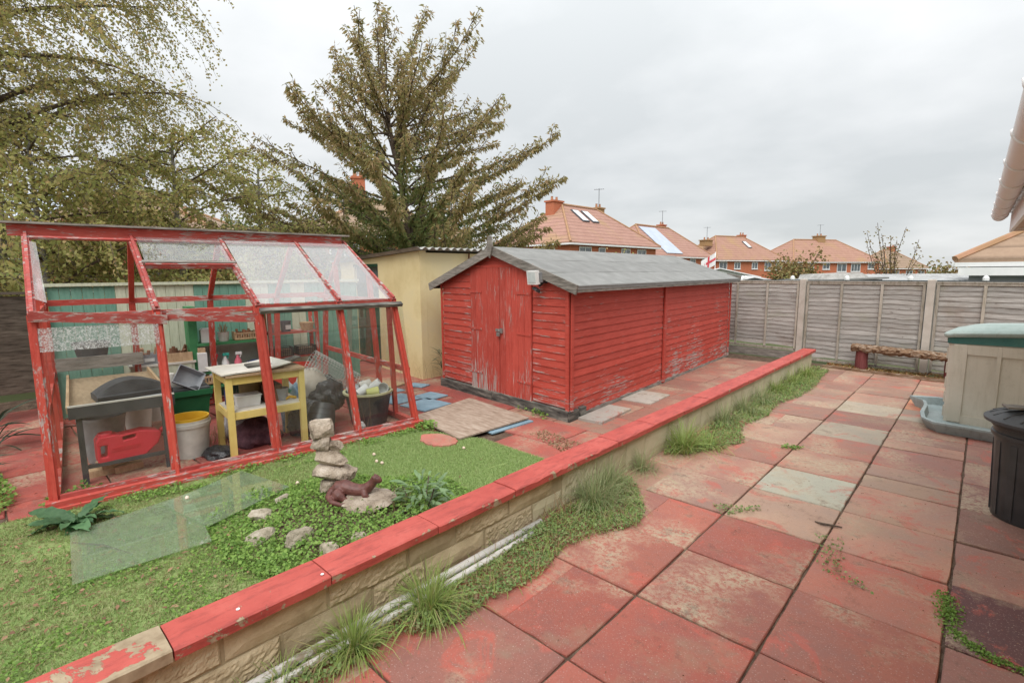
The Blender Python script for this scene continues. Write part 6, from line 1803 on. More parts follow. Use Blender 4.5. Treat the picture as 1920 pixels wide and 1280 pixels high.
leafy('strappy_plant', (-6.9, 0.05), 'dark strappy-leaved plant at the left frame edge', 'plant', yuc, 34, 0.25, 0.06, (0.1, 1.1), (0.6, 1.1))
leafy('strappy_plant', (-5.95, -0.12), 'lower strappy plant beside the red path at the left edge', 'plant', yuc, 30, 0.15, 0.06, (0.1, 1.0), (0.5, 0.9))
leafy('strappy_plant', (-6.18, 5.02), 'dark strappy plant squeezed between outhouse and shed', 'plant', yuc, 36, 0.50, 0.05, (0.2, 1.1), (0.4, 0.7))
ground_cover('path_weeds', [(-5.6, -0.4), (-5.15, -0.35), (-4.95, 0.05), (-5.2, 0.12), (-6.4, 0.0)], 2600, 'clover', 0.03, 0.10, 'bright weeds along the left edge of the red path', 'weeds', 3.0, 4.0, 0.0)
ground_cover('path_weeds', [(-4.92, 0.22), (-4.84, 0.22), (-4.86, 0.55), (-5.0, 0.6), (-5.1, 0.45)], 420, 'clover', 0.028, 0.08, 'small weed clump at the left foot of the greenhouse', 'weeds', 3.0, 6.0, 0.0, -0.2)
ground_cover('shed_weeds', [(-4.05, 4.42), (-3.55, 4.36), (-3.55, 4.46), (-4.05, 4.52)], 260, 'clover', 0.028, 0.10, 'small weeds sprouting at the shed base', 'weeds', 2.0, 7.0, 0.0, 0.0)
ground_cover('turf_edge_weeds', [(-4.45, 3.15), (-4.2, 3.1), (-4.15, 3.3), (-4.4, 3.38)], 420, 'clover', 0.035, 0.12, 'bright weed at the plywood corner by the greenhouse', 'weeds', 2.0, 5.0, 0.0, -0.6)

# loose glass sheets on the grass
mb = MB(); mb.prism([(-3.43, 0.23, 0.040), (-3.36, 0.88, 0.046), (-4.26, 1.00, 0.046), (-4.16, 0.30, 0.040)], (0, 0, 0.004)); tag(mb.build('glass_sheet', 'glass_green', None), 'loose glass sheet lying nearest on the mossy grass', 'glass')
mb = MB(); mb.prism([(-4.16, 0.80, 0.056), (-3.56, 0.92, 0.056), (-3.80, 1.55, 0.050), (-4.42, 1.42, 0.050)], (0, 0, 0.004)); tag(mb.build('glass_sheet', 'glass_green', None), 'loose glass sheet overlapping behind the nearest one', 'glass')
# plywood sheet, mats, stepping stone
mb = MB(); mb.prism([(-4.69, 3.36, 0.030), (-3.70, 3.20, 0.030), (-3.65, 4.20, 0.036), (-4.83, 4.37, 0.036)], (0, 0, 0.016)); tag(mb.build('plywood_sheet', 'ply', None), 'weathered plywood sheet lying before the shed', 'plywood')
def mat_tile(c, w, d, a, lab, thick=0.016):
    mb = MB(Matrix.Translation((c[0], c[1], 0.006)) @ Matrix.Rotation(a, 4, 'Z')); mb.cbox((0, 0, thick / 2), (w, d, thick), 0.004)
    m_ = mb.build('rubber_mat', 'blue_mat', None)
    return tag(m_, lab, 'mat', 'blue rubber mats on the paving')
mat_tile((-5.10, 3.86), 0.46, 0.46, 0.08, 'blue-grey rubber mat touching the plywood corner')
mat_tile((-5.42, 4.18), 0.34, 0.34, 0.10, 'small blue-grey mat furthest right towards the shed')
mat_tile((-5.62, 3.80), 0.44, 0.44, 0.06, 'blue-grey rubber mat second from the plywood')
mat_tile((-6.16, 3.92), 0.40, 0.46, 0.05, 'blue-grey rubber mat nearest the greenhouse gable')
mat_tile((-6.10, 4.48), 0.30, 0.20, 0.3, 'small teal mat scrap towards the outhouse')
mat_tile((-3.66, 3.90), 0.10, 0.62, -0.05, 'blue strip of mat showing under the plywood edge')
mb = MB(Matrix.Translation((-6.55, 4.15, 0.01)) @ Matrix.Rotation(0.25, 4, 'Z')); mb.box((0, 0, 0.01), (0.6, 0.42, 0.02)); tag(mb.build('tan_board', 'tan_wood', None), 'tan board lying behind the greenhouse gable', 'board')
mb = MB()
n_ = 28
ring = [(-3.86 + (0.225 + random.uniform(-0.02, 0.02)) * math.cos(2 * math.pi * k / n_), 3.06 + (0.15 + random.uniform(-0.012, 0.012)) * math.sin(2 * math.pi * k / n_), 0.0) for k in range(n_)]
mb.prism(ring, (0, 0, 0.036)); o = mb.build('stepping_stone', 'slab', None); o.color = (0.50, 0.16, 0.12, 1); tag(o, 'round red stepping stone at the end of the turf', 'stepping stone')
# snail shells and pale pebbles on the turf
slabs_ = ['pale shell on the loose glass sheet', 'orange-pink shell at the greenhouse sill edge', 'orange-pink shell on the turf, front one of two', 'pale shell near the plywood tip', None, 'pale pebble left of the stone stack', 'pale pebble at the sill left of the stone stack', 'pale pebble right of the stone stack', 'small shell on the turf, back one of two']
for k, (x, y_, z) in enumerate(((-4.13, 0.95, 0.062), (-3.97, 2.40, 0.03), (-3.73, 2.33, 0.03), (-3.48, 3.06, 0.03), (None, None, 0), (-3.60, 1.62, 0.03), (-3.86, 1.64, 0.03), (-3.97, 2.08, 0.03), (-3.80, 2.32, 0.03))):
    if x is None: continue
    mb = MB(); mb.lathe([(0.001, -0.004), (0.012, 0.0), (0.016, 0.008), (0.011, 0.018), (0.005, 0.023), (0.001, 0.024)], (x, y_, z - 0.004), 12, None, 1.2, 0.95)
    tag(mb.build('shell', 'snail', None, smooth=True), slabs_[k], 'shell')
# ------------------------------------------------------------------ beige storage box
sb = empty('storage_box', (0.2, 7.4, 0), 'beige resin storage box with faded green lid on a tray base', 'storage box')
SA = -0.115
SXF = Matrix.Translation((-0.24, 7.16, 0.0)) @ Matrix.Rotation(SA, 4, 'Z')      # x to the right along the front, y backwards
BW, BD, BH0, BH1 = 1.25, 0.72, 0.03, 0.90
def rrect(w0, w1, d0, d1, r, n=5):
    pts = []
    for cx_, cy_, a0 in ((w1 - r, d1 - r, 0), (w0 + r, d1 - r, 90), (w0 + r, d0 + r, 180), (w1 - r, d0 + r, 270)):
        for k in range(n + 1):
            a = math.radians(a0 + 90 * k / n)
            pts.append((cx_ + r * math.cos(a), cy_ + r * math.sin(a)))
    return pts
def loft(mb, rings, cap0=True, cap1=True):
    n = len(rings[0])
    vs = [p for r_ in rings for p in r_]
    fs = []
    for i in range(len(rings) - 1):
        for k in range(n):
            k2 = (k + 1) % n
            fs.append((i * n + k, i * n + k2, (i + 1) * n + k2, (i + 1) * n + k))
    if cap0: fs.append(tuple(range(n))[::-1])
    if cap1: fs.append(tuple(range((len(rings) - 1) * n, len(rings) * n)))
    return mb.add(vs, fs)
mb = MB(SXF)
loft(mb, [[(x, y_, z) for x, y_ in rrect(0 + (0.9 - z) * 0.02, BW, 0, BD, 0.05)] for z in (BH0, 0.3, 0.6, BH1)])
o = mb.build('body', 'beige_resin', sb, smooth=True); smooth_sharp(o)
# recessed-panel front: raised stiles and rails
for (x0, x1) in ((0.055, 0.165), (0.40, 0.43), (0.66, 0.78), (1.02, 1.06), (1.18, 1.22)):
    mb = MB(SXF); mb.cbox(((x0 + x1) / 2, -0.008, 0.46), (x1 - x0, 0.018, 0.84), 0.006); mb.build('stile', 'beige_resin', sb)
for (x0, x1, z) in ((0.166, 0.399, 0.83), (0.431, 0.659, 0.83), (0.781, 1.019, 0.83), (0.166, 0.659, 0.07), (0.781, 1.18, 0.07)):
    mb = MB(SXF); mb.box(((x0 + x1) / 2, -0.007, z), (x1 - x0, 0.016, 0.10)); mb.build('rail', 'beige_resin', sb)
for k in range(5):
    mb = MB(SXF); mb.cbox((-0.006 + (0.9 - (0.12 + k * 0.16)) * 0.02, 0.36, 0.13 + k * 0.16), (0.018, 0.58, 0.12), 0.006); mb.build('side_rib', 'beige_resin', sb)
# lid: dark skirt, rolled rim, domed faded top
mb = MB(SXF)
loft(mb, [[(x, y_, 0.885 + max(0, x) * 0.02) for x, y_ in rrect(-0.012, BW + 0.012, -0.012, BD + 0.01, 0.06)], [(x, y_, 0.955 + max(0, x) * 0.10) for x, y_ in rrect(-0.016, BW + 0.016, -0.016, BD + 0.01, 0.06)]], False, True)
lid = mb.build('lid_skirt', 'lid_green', sb, smooth=True); smooth_sharp(lid)
mb = MB(SXF)
rings = []
for inset, zz in ((-0.03, 0.945), (-0.045, 0.965), (-0.045, 0.985), (-0.025, 1.005), (0.03, 1.015), (0.12, 1.03), (0.22, 1.035)):
    rings.append([(x, y_, zz + 0.10 * math.sin(min(1.0, max(0, x) / 0.8) * math.pi / 2) * (1 if zz > 0.9 else 0)) for x, y_ in rrect(inset, BW - inset, inset, BD - inset, max(0.03, 0.07 - inset * 0.3))])
loft(mb, rings)
o = mb.build('lid_top', 'lid_faded', sb, smooth=True); smooth_sharp(o, 40)
# tray base sticking out in front
mb = MB(SXF)
outer_ = [(-0.42, 0.72), (-0.26, 0.55), (-0.20, 0.30), (-0.16, -0.10), (-0.10, -0.36), (0.02, -0.50), (0.30, -0.50), (1.35, -0.50), (1.35, 0.78), (-0.2, 0.86)]
n_ = len(outer_)
cen = (0.5, 0.1)
inn = [(x + (cen[0] - x) * 0.05, y_ + (cen[1] - y_) * 0.06) for x, y_ in outer_]
low = [(x + (cen[0] - x) * 0.08, y_ + (cen[1] - y_) * 0.09) for x, y_ in outer_]
loft(mb, [[(x, y_, 0.0) for x, y_ in low], [(x, y_, 0.095) for x, y_ in outer_], [(x, y_, 0.115) for x, y_ in outer_], [(x, y_, 0.115) for x, y_ in inn], [(x, y_, 0.03) for x, y_ in low]])
o = mb.build('tray_base', 'base_blue', sb)

# ------------------------------------------------------------------ black dustbin
db = empty('dustbin', (0.40, 4.72, 0), 'black ribbed plastic dustbin with domed lid at the right edge', 'dustbin')
DC = Vector((0.385, 4.72, 0))
smooth_sharp(lathe_obj('bin_body', 'black_pl', db, DC, [(0.001, 0), (0.225, 0), (0.232, 0.015), (0.244, 0.33), (0.256, 0.56), (0.272, 0.565), (0.272, 0.588), (0.262, 0.593), (0.262, 0.625), (0.276, 0.63), (0.276, 0.655), (0.26, 0.655), (0.22, 0.02), (0.001, 0.02)], 44), 25)
for k in range(14):
    a = 2 * math.pi * k / 14
    mb = MB(); mb.bar(DC + Vector((0.232 * math.cos(a), 0.232 * math.sin(a), 0.03)), DC + Vector((0.2505 * math.cos(a), 0.2505 * math.sin(a), 0.53)), 0.045, 0.012, (math.cos(a), math.sin(a), 0)); mb.build('rib', 'black_pl', db)
ld = smooth_sharp(lathe_obj('lid', 'black_dusty', db, DC + Vector((0, 0, 0.655)), [(0.27, 0.0), (0.315, 0.004), (0.318, 0.024), (0.30, 0.036), (0.24, 0.066), (0.13, 0.092), (0.001, 0.102)], 44), 30)
for k in range(18):
    a = 2 * math.pi * k / 18
    c_, s_ = math.cos(a), math.sin(a)
    mb = MB(); mb.tube([DC + Vector((0.288 * c_, 0.288 * s_, 0.698)), DC + Vector((0.21 * c_, 0.21 * s_, 0.731)), DC + Vector((0.10 * c_, 0.10 * s_, 0.752))], 0.006, 6); mb.build('lid_rib', 'black_dusty', ld)
# odds lying on the dustbin lid
tag(part('grey_offcut', 'grey_wood', None, ('bar', DC + Vector((-0.22, -0.10, 0.768)), DC + Vector((0.25, 0.05, 0.773)), 0.10, 0.012)), 'grey splintered offcut lying across the dustbin lid', 'offcut')
mb = MB(); mb.tube([DC + Vector((-0.12, 0.0, 0.782)), DC + Vector((0.0, 0.03, 0.808)), DC + Vector((0.15, 0.06, 0.812)), DC + Vector((0.28, 0.1, 0.79))], 0.007, 7); tag(mb.build('bent_wire', 'metal', None, smooth=True), 'bent metal strip on top of the dustbin', 'wire')
lbx = MB(Matrix.Translation((0.335, 5.08, 0)) @ Matrix.Rotation(0.3, 4, 'Z')); lbx.cbox((0, 0, 0.20), (0.22, 0.18, 0.40), 0.01)
tag(lbx.build('red_can', 'red_pl', None), 'red plastic container half hidden behind the dustbin', 'container')

# ------------------------------------------------------------------ house eave at the right edge
hs = empty('own_house', (1.6, 2.5, 0), 'house eave with pinkish white gutter and brown soffit at top right', 'house')
HY0, HY1, GXX, GZ = -3.0, 6.40, 0.077, 2.15
mb = MB(); mb.box((1.95, (HY0 + 5.9) / 2, 1.1), (2.5, 5.9 - HY0, 2.2)); mb.build('wall', 'yellow_render', hs)
# gutter: half-round channel
n_ = 12
vs, fs = [], []
for yy in (HY0, HY1):
    for r_ in (0.052, 0.048):
        for k in range(n_ + 1):
            a = math.pi + math.pi * k / n_
            vs.append((GXX + r_ * math.cos(a), yy, GZ + r_ * math.sin(a) * 1.05))
m_ = n_ + 1
for k in range(n_):
    fs += [(k, k + 1, 2 * m_ + k + 1, 2 * m_ + k), (m_ + k, 3 * m_ + k, 3 * m_ + k + 1, m_ + k + 1)]
fs += [(0, 2 * m_, 3 * m_, m_), (n_, m_ + n_, 3 * m_ + n_, 2 * m_ + n_)]
mb = MB(); mb.add(vs, fs); gt = mb.build('gutter', 'gutter', hs, smooth=True); smooth_sharp(gt, 50)
mb = MB(); mb.prism([(GXX + 0.053 * math.cos(math.pi + math.pi * k / n_), HY1 + 0.0005, GZ + 0.056 * math.sin(math.pi + math.pi * k / n_)) for k in range(n_ + 1)], (0, 0.006, 0)); mb.build('gutter_end_cap', 'gutter', hs)
for yy in (1.9, 2.55, 3.2, 3.85, 4.5, 5.15, 5.75, 6.2):
    mb = MB(); mb.tube([(GXX + 0.055 * math.cos(math.pi + math.pi * k / 10), yy, GZ + 0.058 * math.sin(math.pi + math.pi * k / 10)) for k in range(11)] + [(GXX + 0.09, yy, GZ + 0.005)], 0.006, 6); mb.build('gutter_bracket', 'gutter', hs, smooth=True)
mb = MB(); mb.box((GXX + 0.085, (HY0 + HY1) / 2, GZ - 0.055), (0.02, HY1 - HY0, 0.20)); mb.build('fascia', 'gutter', hs)
mb = MB(); mb.box((GXX + 0.40, (HY0 + HY1) / 2, GZ - 0.145), (0.61, HY1 - HY0 - 0.02, 0.012)); mb.build('soffit', 'soffit', hs)
for yy in (5.9, 4.6, 3.3):
    mb = MB(); mb.box((GXX + 0.40, yy, GZ - 0.155), (0.58, 0.05, 0.008)); mb.build('soffit_strip', 'gutter', hs)
mb = MB(); mb.prism([(GXX + 0.0, HY0, GZ + 0.06), (3.4, HY0, GZ + 1.6), (3.4, HY0, GZ + 1.55), (GXX + 0.0, HY0, GZ + 0.02)], (0, HY1 - HY0 + 0.02, 0)); mb.build('roof', 'roof_brown', hs)
mb = MB(); mb.prism([(GXX + 0.10, 0, GZ - 0.15), (3.3, 0, GZ - 0.15), (3.3, 0, GZ + 1.5), (GXX + 0.1, 0, GZ + 0.03)], (0, 0.02, 0))
mb.v = [v + Vector((0, HY1 - 0.02, 0)) for v in mb.v]; mb.build('gable_board', 'soffit', hs)

hs.rotation_euler = (0, 0, 0.0095)
# ------------------------------------------------------------------ houses beyond the fence
def window(parent, P, du, w, h, dn, frame='white_paint', bars=1):
    """window centred at P on a wall running along du, outward dn"""
    P, du, dn = Vector(P), Vector(du), Vector(dn)
    up_ = Vector((0, 0, 1))
    mb = MB()
    t = 0.085
    mb.prism([P - du * w / 2 - up_ * h / 2 + dn * 0.02, P + du * w / 2 - up_ * h / 2 + dn * 0.02, P + du * w / 2 + up_ * h / 2 + dn * 0.02, P - du * w / 2 + up_ * h / 2 + dn * 0.02], -dn * 0.03)
    win = mb.build('window', 'dark_glass', parent)
    mb = MB()
    for s in (-1, 1):
        mb.bar(P + du * s * (w / 2 - t / 2) - up_ * h / 2 + dn * 0.045, P + du * s * (w / 2 - t / 2) + up_ * h / 2 + dn * 0.045, t, 0.05, dn)
        mb.bar(P - du * (w / 2 - t) + up_ * s * (h / 2 - t / 2) + dn * 0.045, P + du * (w / 2 - t) + up_ * s * (h / 2 - t / 2) + dn * 0.045, 0.05, t, up_)
    for b in range(bars):
        x = -w / 2 + w * (b + 1) / (bars + 1)
        mb.bar(P + du * x - up_ * (h / 2 - t) + dn * 0.04, P + du * x + up_ * (h / 2 - t) + dn * 0.04, t * 0.8, 0.04, dn)
    mb.build('frame', frame, win)
    mb = MB(); mb.bar(P - du * (w / 2 + 0.06) - up_ * (h / 2 + 0.04) + dn * 0.05, P + du * (w / 2 + 0.06) - up_ * (h / 2 + 0.04) + dn * 0.05, 0.14, 0.07); mb.build('sill', frame, win)
    return win
def aerial(parent, p, h=1.6):
    mb = MB(); p = Vector(p)
    mb.tube([p, p + Vector((0, 0, h))], 0.028, 6)
    mb.tube([p + Vector((-0.45, -0.2, h * 0.95)), p + Vector((0.45, 0.2, h * 0.95))], 0.02, 6)
    for k in range(5):
        q = p + Vector((-0.4 + 0.2 * k, -0.18 + 0.09 * k, h * 0.95))
        mb.tube([q + Vector((-0.1, 0.22, 0)), q + Vector((0.1, -0.22, 0))], 0.014, 5)
    return mb.build('aerial', 'grey_dark', parent)
def house(corner, ang, L, W, ze, zr, zb, lab, roofm='roof_tile', chim=(), wins=(), sky=(), solar=None, hip=None, fl_wins=(), name='brick_house', wallm='brick'):
    ang = math.radians(ang)
    el_ = Vector((math.sin(ang), math.cos(ang), 0)); ew = Vector((-math.cos(ang), math.sin(ang), 0))
    c0 = Vector((corner[0], corner[1], 0))
    h = empty(name, (c0 + el_ * L / 2 + ew * W / 2 + Vector((0, 0, zb))), lab, 'house')
    def p(a, b, z): return c0 + el_ * a + ew * b + Vector((0, 0, z))
    mb = MB(); mb.prism([p(0.35, 0.35, zb), p(L - 0.35, 0.35, zb), p(L - 0.35, W - 0.35, zb), p(0.35, W - 0.35, zb)], (0, 0, ze - zb + 0.02)); mb.build('wall', wallm, h)
    hp = W / 2 if hip is None else hip
    R0, R1 = p(hp, W / 2, zr), p(L - hp, W / 2, zr)
    E = [p(0, 0, ze), p(L, 0, ze), p(L, W, ze), p(0, W, ze)]
    th = Vector((0, 0, -0.12))
    vs = E + [R0, R1] + [e + th for e in E]
    mb = MB(); mb.add(vs, [(0, 1, 5, 4), (1, 2, 5), (2, 3, 4, 5), (3, 0, 4), (0, 6, 7, 1), (1, 7, 8, 2), (2, 8, 9, 3), (3, 9, 6, 0), (9, 8, 7, 6)]); rf_ = mb.build('roof', roofm, h)
    mb = MB(); mb.tube([R0 + Vector((0, 0, 0.02)), R1 + Vector((0, 0, 0.02))], 0.13, 6)
    for e, r_ in ((0, R0), (3, R0), (1, R1), (2, R1)): mb.tube([E[e], r_], 0.11, 6)
    mb.build('ridge_tiles', 'ridge', rf_)
    mb = MB()
    for a, b in ((0, 1), (3, 0), (1, 2)):
        mb.bar(E[a] + Vector((0, 0, -0.17)), E[b] + Vector((0, 0, -0.17)), 0.12, 0.13)
    mb.build('gutter', 'white_paint', h)
    for (a, b, hgt, w_, mm, aer) in chim:
        cc = p(a, b, 0)
        zc_ = zr - abs(b - W / 2) / (W / 2) * (zr - ze)
        R_ = rotz(math.atan2(el_.y, el_.x))
        mb = MB(); mb.box((cc.x, cc.y, (zc_ - 0.8 + zr + hgt) / 2), (w_, w_ * 0.75, zr + hgt - zc_ + 0.8), R_); mb.box((cc.x, cc.y, zr + hgt - 0.06), (w_ * 1.14, w_ * 0.9, 0.14), R_)
        ch_ = mb.build('chimney', mm, rf_)
        for q in (-0.25, 0.25):
            mb = MB(); mb.lathe([(0.13, 0), (0.10, 0.35), (0.12, 0.38)], cc + el_ * q * w_ + Vector((0, 0, zr + hgt)), 10); mb.build('chimney_pot', 'terracotta', h)
        if aer: aerial(ch_, (cc.x + 0.1, cc.y, zr + hgt), 1.9)
    for (a, z, w_, hh, bars) in wins:
        window(h, p(a, 0.35, z), el_, w_, hh, -ew, bars=bars)
    for (b, z, w_, hh, bars) in fl_wins:
        window(h, p(0.35, b, z), ew, w_, hh, -el_, bars=bars)
    sl_n = Vector((-ew.x * (zr - ze), -ew.y * (zr - ze), W / 2)).normalized()
    def rp_(a, f, lift=0.0): return p(a, 0, ze).lerp(p(a, W / 2, zr), f) + sl_n * lift
    for (a0, a1, f0, f1) in sky:
        mb = MB(); mb.prism([rp_(a0, f0, 0.02), rp_(a1, f0, 0.02), rp_(a1, f1, 0.02), rp_(a0, f1, 0.02)], sl_n * 0.10); s_ = mb.build('skylight', 'grey_dark', rf_)
        i_ = 0.1
        mb = MB(); mb.prism([rp_(a0 + i_, f0 + 0.02, 0.125), rp_(a1 - i_, f0 + 0.02, 0.125), rp_(a1 - i_, f1 - 0.02, 0.125), rp_(a0 + i_, f1 - 0.02, 0.125)], sl_n * 0.01); mb.build('pane', 'white_paint', s_)
    if solar:
        for (a0, a1, f0, f1) in solar:
            mb = MB(); mb.prism([rp_(a0, f0, 0.05), rp_(a1, f0, 0.05), rp_(a1, f1, 0.05), rp_(a0, f1, 0.05)], sl_n * 0.06); mb.build('solar_panel', 'solar', rf_)
    return h, p
h1, p1_ = house((-24.3, 33.0), 1.5, 14.5, 9.2, 4.1, 7.75, -1.2, 'red brick house with red tiled hip roof and two skylights', 'roof_tile', chim=((4.0, 5.0, 0.3, 1.3, 'brick', False), (11.4, 5.4, 0.35, 1.1, 'brick_y', True)), wins=((2.4, 3.2, 1.7, 1.1, 1), (4.8, 3.2, 1.0, 1.1, 0), (8.6, 3.2, 1.5, 1.1, 1), (11.4, 3.2, 1.6, 1.1, 1)), sky=((5.0, 6.0, 0.55, 0.86), (6.5, 7.5, 0.55, 0.86)), fl_wins=((2.6, 3.2, 1.5, 1.1, 1), (6.2, 3.2, 1.5, 1.1, 1)))
house((-27.9, 52.6), 2, 17.5, 9.2, 3.55, 7.45, -1.5, 'brick house with solar panels on its red roof', 'roof_tile', chim=((13.6, 6.0, 0.6, 1.1, 'brick', True),), solar=[(4.6, 8.6, 0.06, 0.92)], wins=((3.0, 2.7, 1.6, 1.1, 1), (7.0, 2.7, 1.6, 1.1, 1), (11.5, 2.7, 1.6, 1.1, 1), (15, 2.7, 1.6, 1.1, 1)))
house((-28.3, 73.5), 20, 15.5, 9.2, 3.32, 7.0, -1.9, 'orange brick house with red roof behind the flag', 'roof_tile_o', chim=((1.6, 3.6, -0.7, 1.5, 'brick_y', True), (11.0, 5.0, 0.35, 1.1, 'brick', False)), wins=((1.6, 2.35, 1.6, 1.3, 1), (4.6, 2.45, 1.3, 1.0, 1), (8.4, 2.45, 1.3, 1.0, 1), (11.4, 2.35, 1.5, 1.3, 1), (13.9, 2.4, 1.4, 1.2, 1)), sky=((9.3, 10.1, 0.5, 0.78),))
house((-22.5, 89.7), 29, 19.5, 10, 3.1, 6.85, -2.1, 'long orange brick house pair with central chimney', 'roof_tile_o', chim=((10.6, 5.0, 0.7, 1.6, 'brick_y', True),), wins=((1.6, 2.0, 1.3, 1.4, 1), (4.0, 2.3, 1.2, 1.0, 0), (7.2, 2.3, 1.5, 1.0, 1), (10.6, 2.05, 2.1, 1.3, 1), (13.7, 2.05, 2.1, 1.3, 2), (17.2, 2.3, 1.5, 1.0, 1)))
house((-13.5, 118.0), 29, 11, 9, 2.0, 5.6, -2.1, 'distant brick house with brown roof right of the pair', 'roof_brown', chim=((6.6, 4.5, 0.6, 1.3, 'brick', False),), wins=((2.4, 1.0, 1.8, 1.1, 1), (6.0, 1.0, 1.8, 1.1, 1), (9.2, 1.0, 1.8, 1.1, 1)))
house((-26.7, 12.1), 20, 10, 9, 3.9, 6.2, 0.0, 'brick house mostly hidden behind the cherry tree', 'roof_brown', chim=((4.2, 4.5, 1.5, 0.75, 'brick', False),), wins=((2.5, 2.8, 1.6, 1.1, 1), (6.5, 2.8, 1.6, 1.1, 1)))
house((-27.7, -1.1), 37, 10.0, 9, 3.3, 5.3, 0.0, 'brick house with white windows and solar roof behind the birch', 'roof_brown', solar=[(0.6, 3.4, 0.1, 0.9)], wins=((2.2, 1.75, 2.0, 1.3, 2), (4.9, 1.75, 1.4, 1.3, 1), (7.6, 1.75, 2.0, 1.3, 2)))
bung, pb_ = house((-0.75, 21.0), 90, 15, 9, 1.98, 4.6, -0.5, 'grey bungalow with brown tiled roof and white fascia', 'roof_bungalow', wins=((3.2, 1.0, 1.5, 0.9, 1),), wallm='grey_wall', chim=((6.0, 6.0, 0.1, 0.8, 'brick_y', False),))
e_l = Vector((math.sin(math.radians(90)), math.cos(math.radians(90)), 0)); e_w = Vector((-e_l.y, e_l.x, 0))
mb = MB(); b0 = Vector((-0.75, 21.0, 1.60)) - e_w * 0.10; mb.bar(b0 + e_l * 0.1, b0 + e_l * 14.8, 0.03, 0.24); mb.build('fascia', 'white_paint', bung)

# low buildings just beyond the fence
def shed_roof(name, c, a, w, d, zb, ze, zr, wallm, roofm, lab, cat='shed'):
    R_ = Matrix.Translation((c[0], c[1], 0)) @ Matrix.Rotation(a, 4, 'Z')
    e = empty(name, (c[0], c[1], zb), lab, cat)
    mb = MB(R_); mb.prism([(-w / 2, -d / 2, zb), (w / 2, -d / 2, zb), (w / 2, -d / 2, ze), (0, -d / 2, zr), (-w / 2, -d / 2, ze)], (0, d, 0)); mb.build('wall', wallm, e)
    for s in (-1, 1):
        mb = MB(R_); mb.prism([(0, -d / 2 - 0.1, zr + 0.02), (s * (w / 2 + 0.15), -d / 2 - 0.1, ze - 0.04), (s * (w / 2 + 0.15), -d / 2 - 0.1, ze), (0, -d / 2 - 0.1, zr + 0.06)], (0, d + 0.2, 0)); mb.build('roof', roofm, e)
    return e
shed_roof('white_shed', (-5.4, 15.8), 0.55, 3.0, 3.2, -0.4, 1.18, 1.47, 'pale_wall', 'white_paint', 'low pale shed with white roof just behind the fence')
shed_roof('lean_to', (-9.4, 24.6), 0.4, 3.0, 4.0, -0.6, 1.42, 1.75, 'pale_wall', 'white_paint', 'white roofed lean-to further behind the fence', 'lean-to')
gar = empty('garage', (-1.5, 28, -0.5), 'garage with white corrugated roof beyond the fence', 'garage')
GA = Matrix.Translation((-3.45, 26.8, 0)) @ Matrix.Rotation(math.radians(40), 4, 'Z')
mb = MB(GA); mb.prism([(0, 0, -0.5), (6.0, 0, -0.5), (6.0, 0, 1.12), (0, 0, 1.12)], (0, 3, 0)); mb.build('wall', 'dark_roof', gar)
vs, fs = [], []
nc = 140
mb = MB(GA)
for k in range(nc + 1):
    x = -0.3 + 6.5 * k / nc
    zz = 0.025 * math.sin(k * 2 * math.pi / 5)
    vs += [(x, -0.25, 1.19 + zz), (x, 3.2, 1.46 + zz), (x, -0.25, 1.182 + zz), (x, 3.2, 1.452 + zz)]
for k in range(nc):
    q = k * 4
    fs += [(q, q + 4, q + 5, q + 1), (q + 2, q + 3, q + 7, q + 6), (q, q + 2, q + 6, q + 4)]
mb.add(vs, fs); mb.build('roof', 'white_corrug', gar)
fr_ = empty('flat_roof_shed', (-5.0, 23.5, -0.5), 'dark flat-roofed shed beyond the fence', 'shed')
FA = Matrix.Translation((-6.2, 21.6, 0)) @ Matrix.Rotation(math.radians(43), 4, 'Z')
mb = MB(FA); mb.prism([(0, 0, -0.5), (4.4, 0, -0.5), (4.4, 0, 1.30), (0, 0, 1.14)], (0, 2.5, 0)); mb.build('wall', 'dark_roof', fr_)
mb = MB(FA); mb.prism([(-0.15, -0.15, 1.15), (4.55, -0.15, 1.33), (4.55, -0.15, 1.39), (-0.15, -0.15, 1.21)], (0, 2.8, 0)); mb.build('roof', 'felt', fr_)
mb = MB(FA); mb.prism([(2.2, 0.4, 1.28), (4.2, 0.4, 1.36), (4.0, 0.6, 1.56), (2.4, 0.6, 1.50)], (0, 1.6, 0)); mb.build('roof_light', 'corrug', fr_)
# second, lower fence line seen above the panels
lf = empty('far_fence', (-2, 13.2, 0), 'low dark fence with white post caps behind the garden fence', 'fence')
for k in range(8):
    a = Vector((-4.6 + 1.15 * k, 13.9 - 0.15 * k, 0)); b = a + Vector((1.15, -0.15, 0))
    part('rail', 'dark_roof', lf, ('bar', a + Vector((0, 0, 1.40)), b + Vector((0, 0, 1.40)), 0.04, 0.10))
    part('panel', 'dark_roof', lf, ('bar', a + Vector((0, 0, 0.6)), b + Vector((0, 0, 0.6)), 0.03, 1.45))
    part('post_cap', 'white_paint', lf, ('lathe', [(0.05, 0), (0.05, 0.05), (0.03, 0.09), (0.001, 0.10)], a + Vector((0, 0, 1.45)), 10))
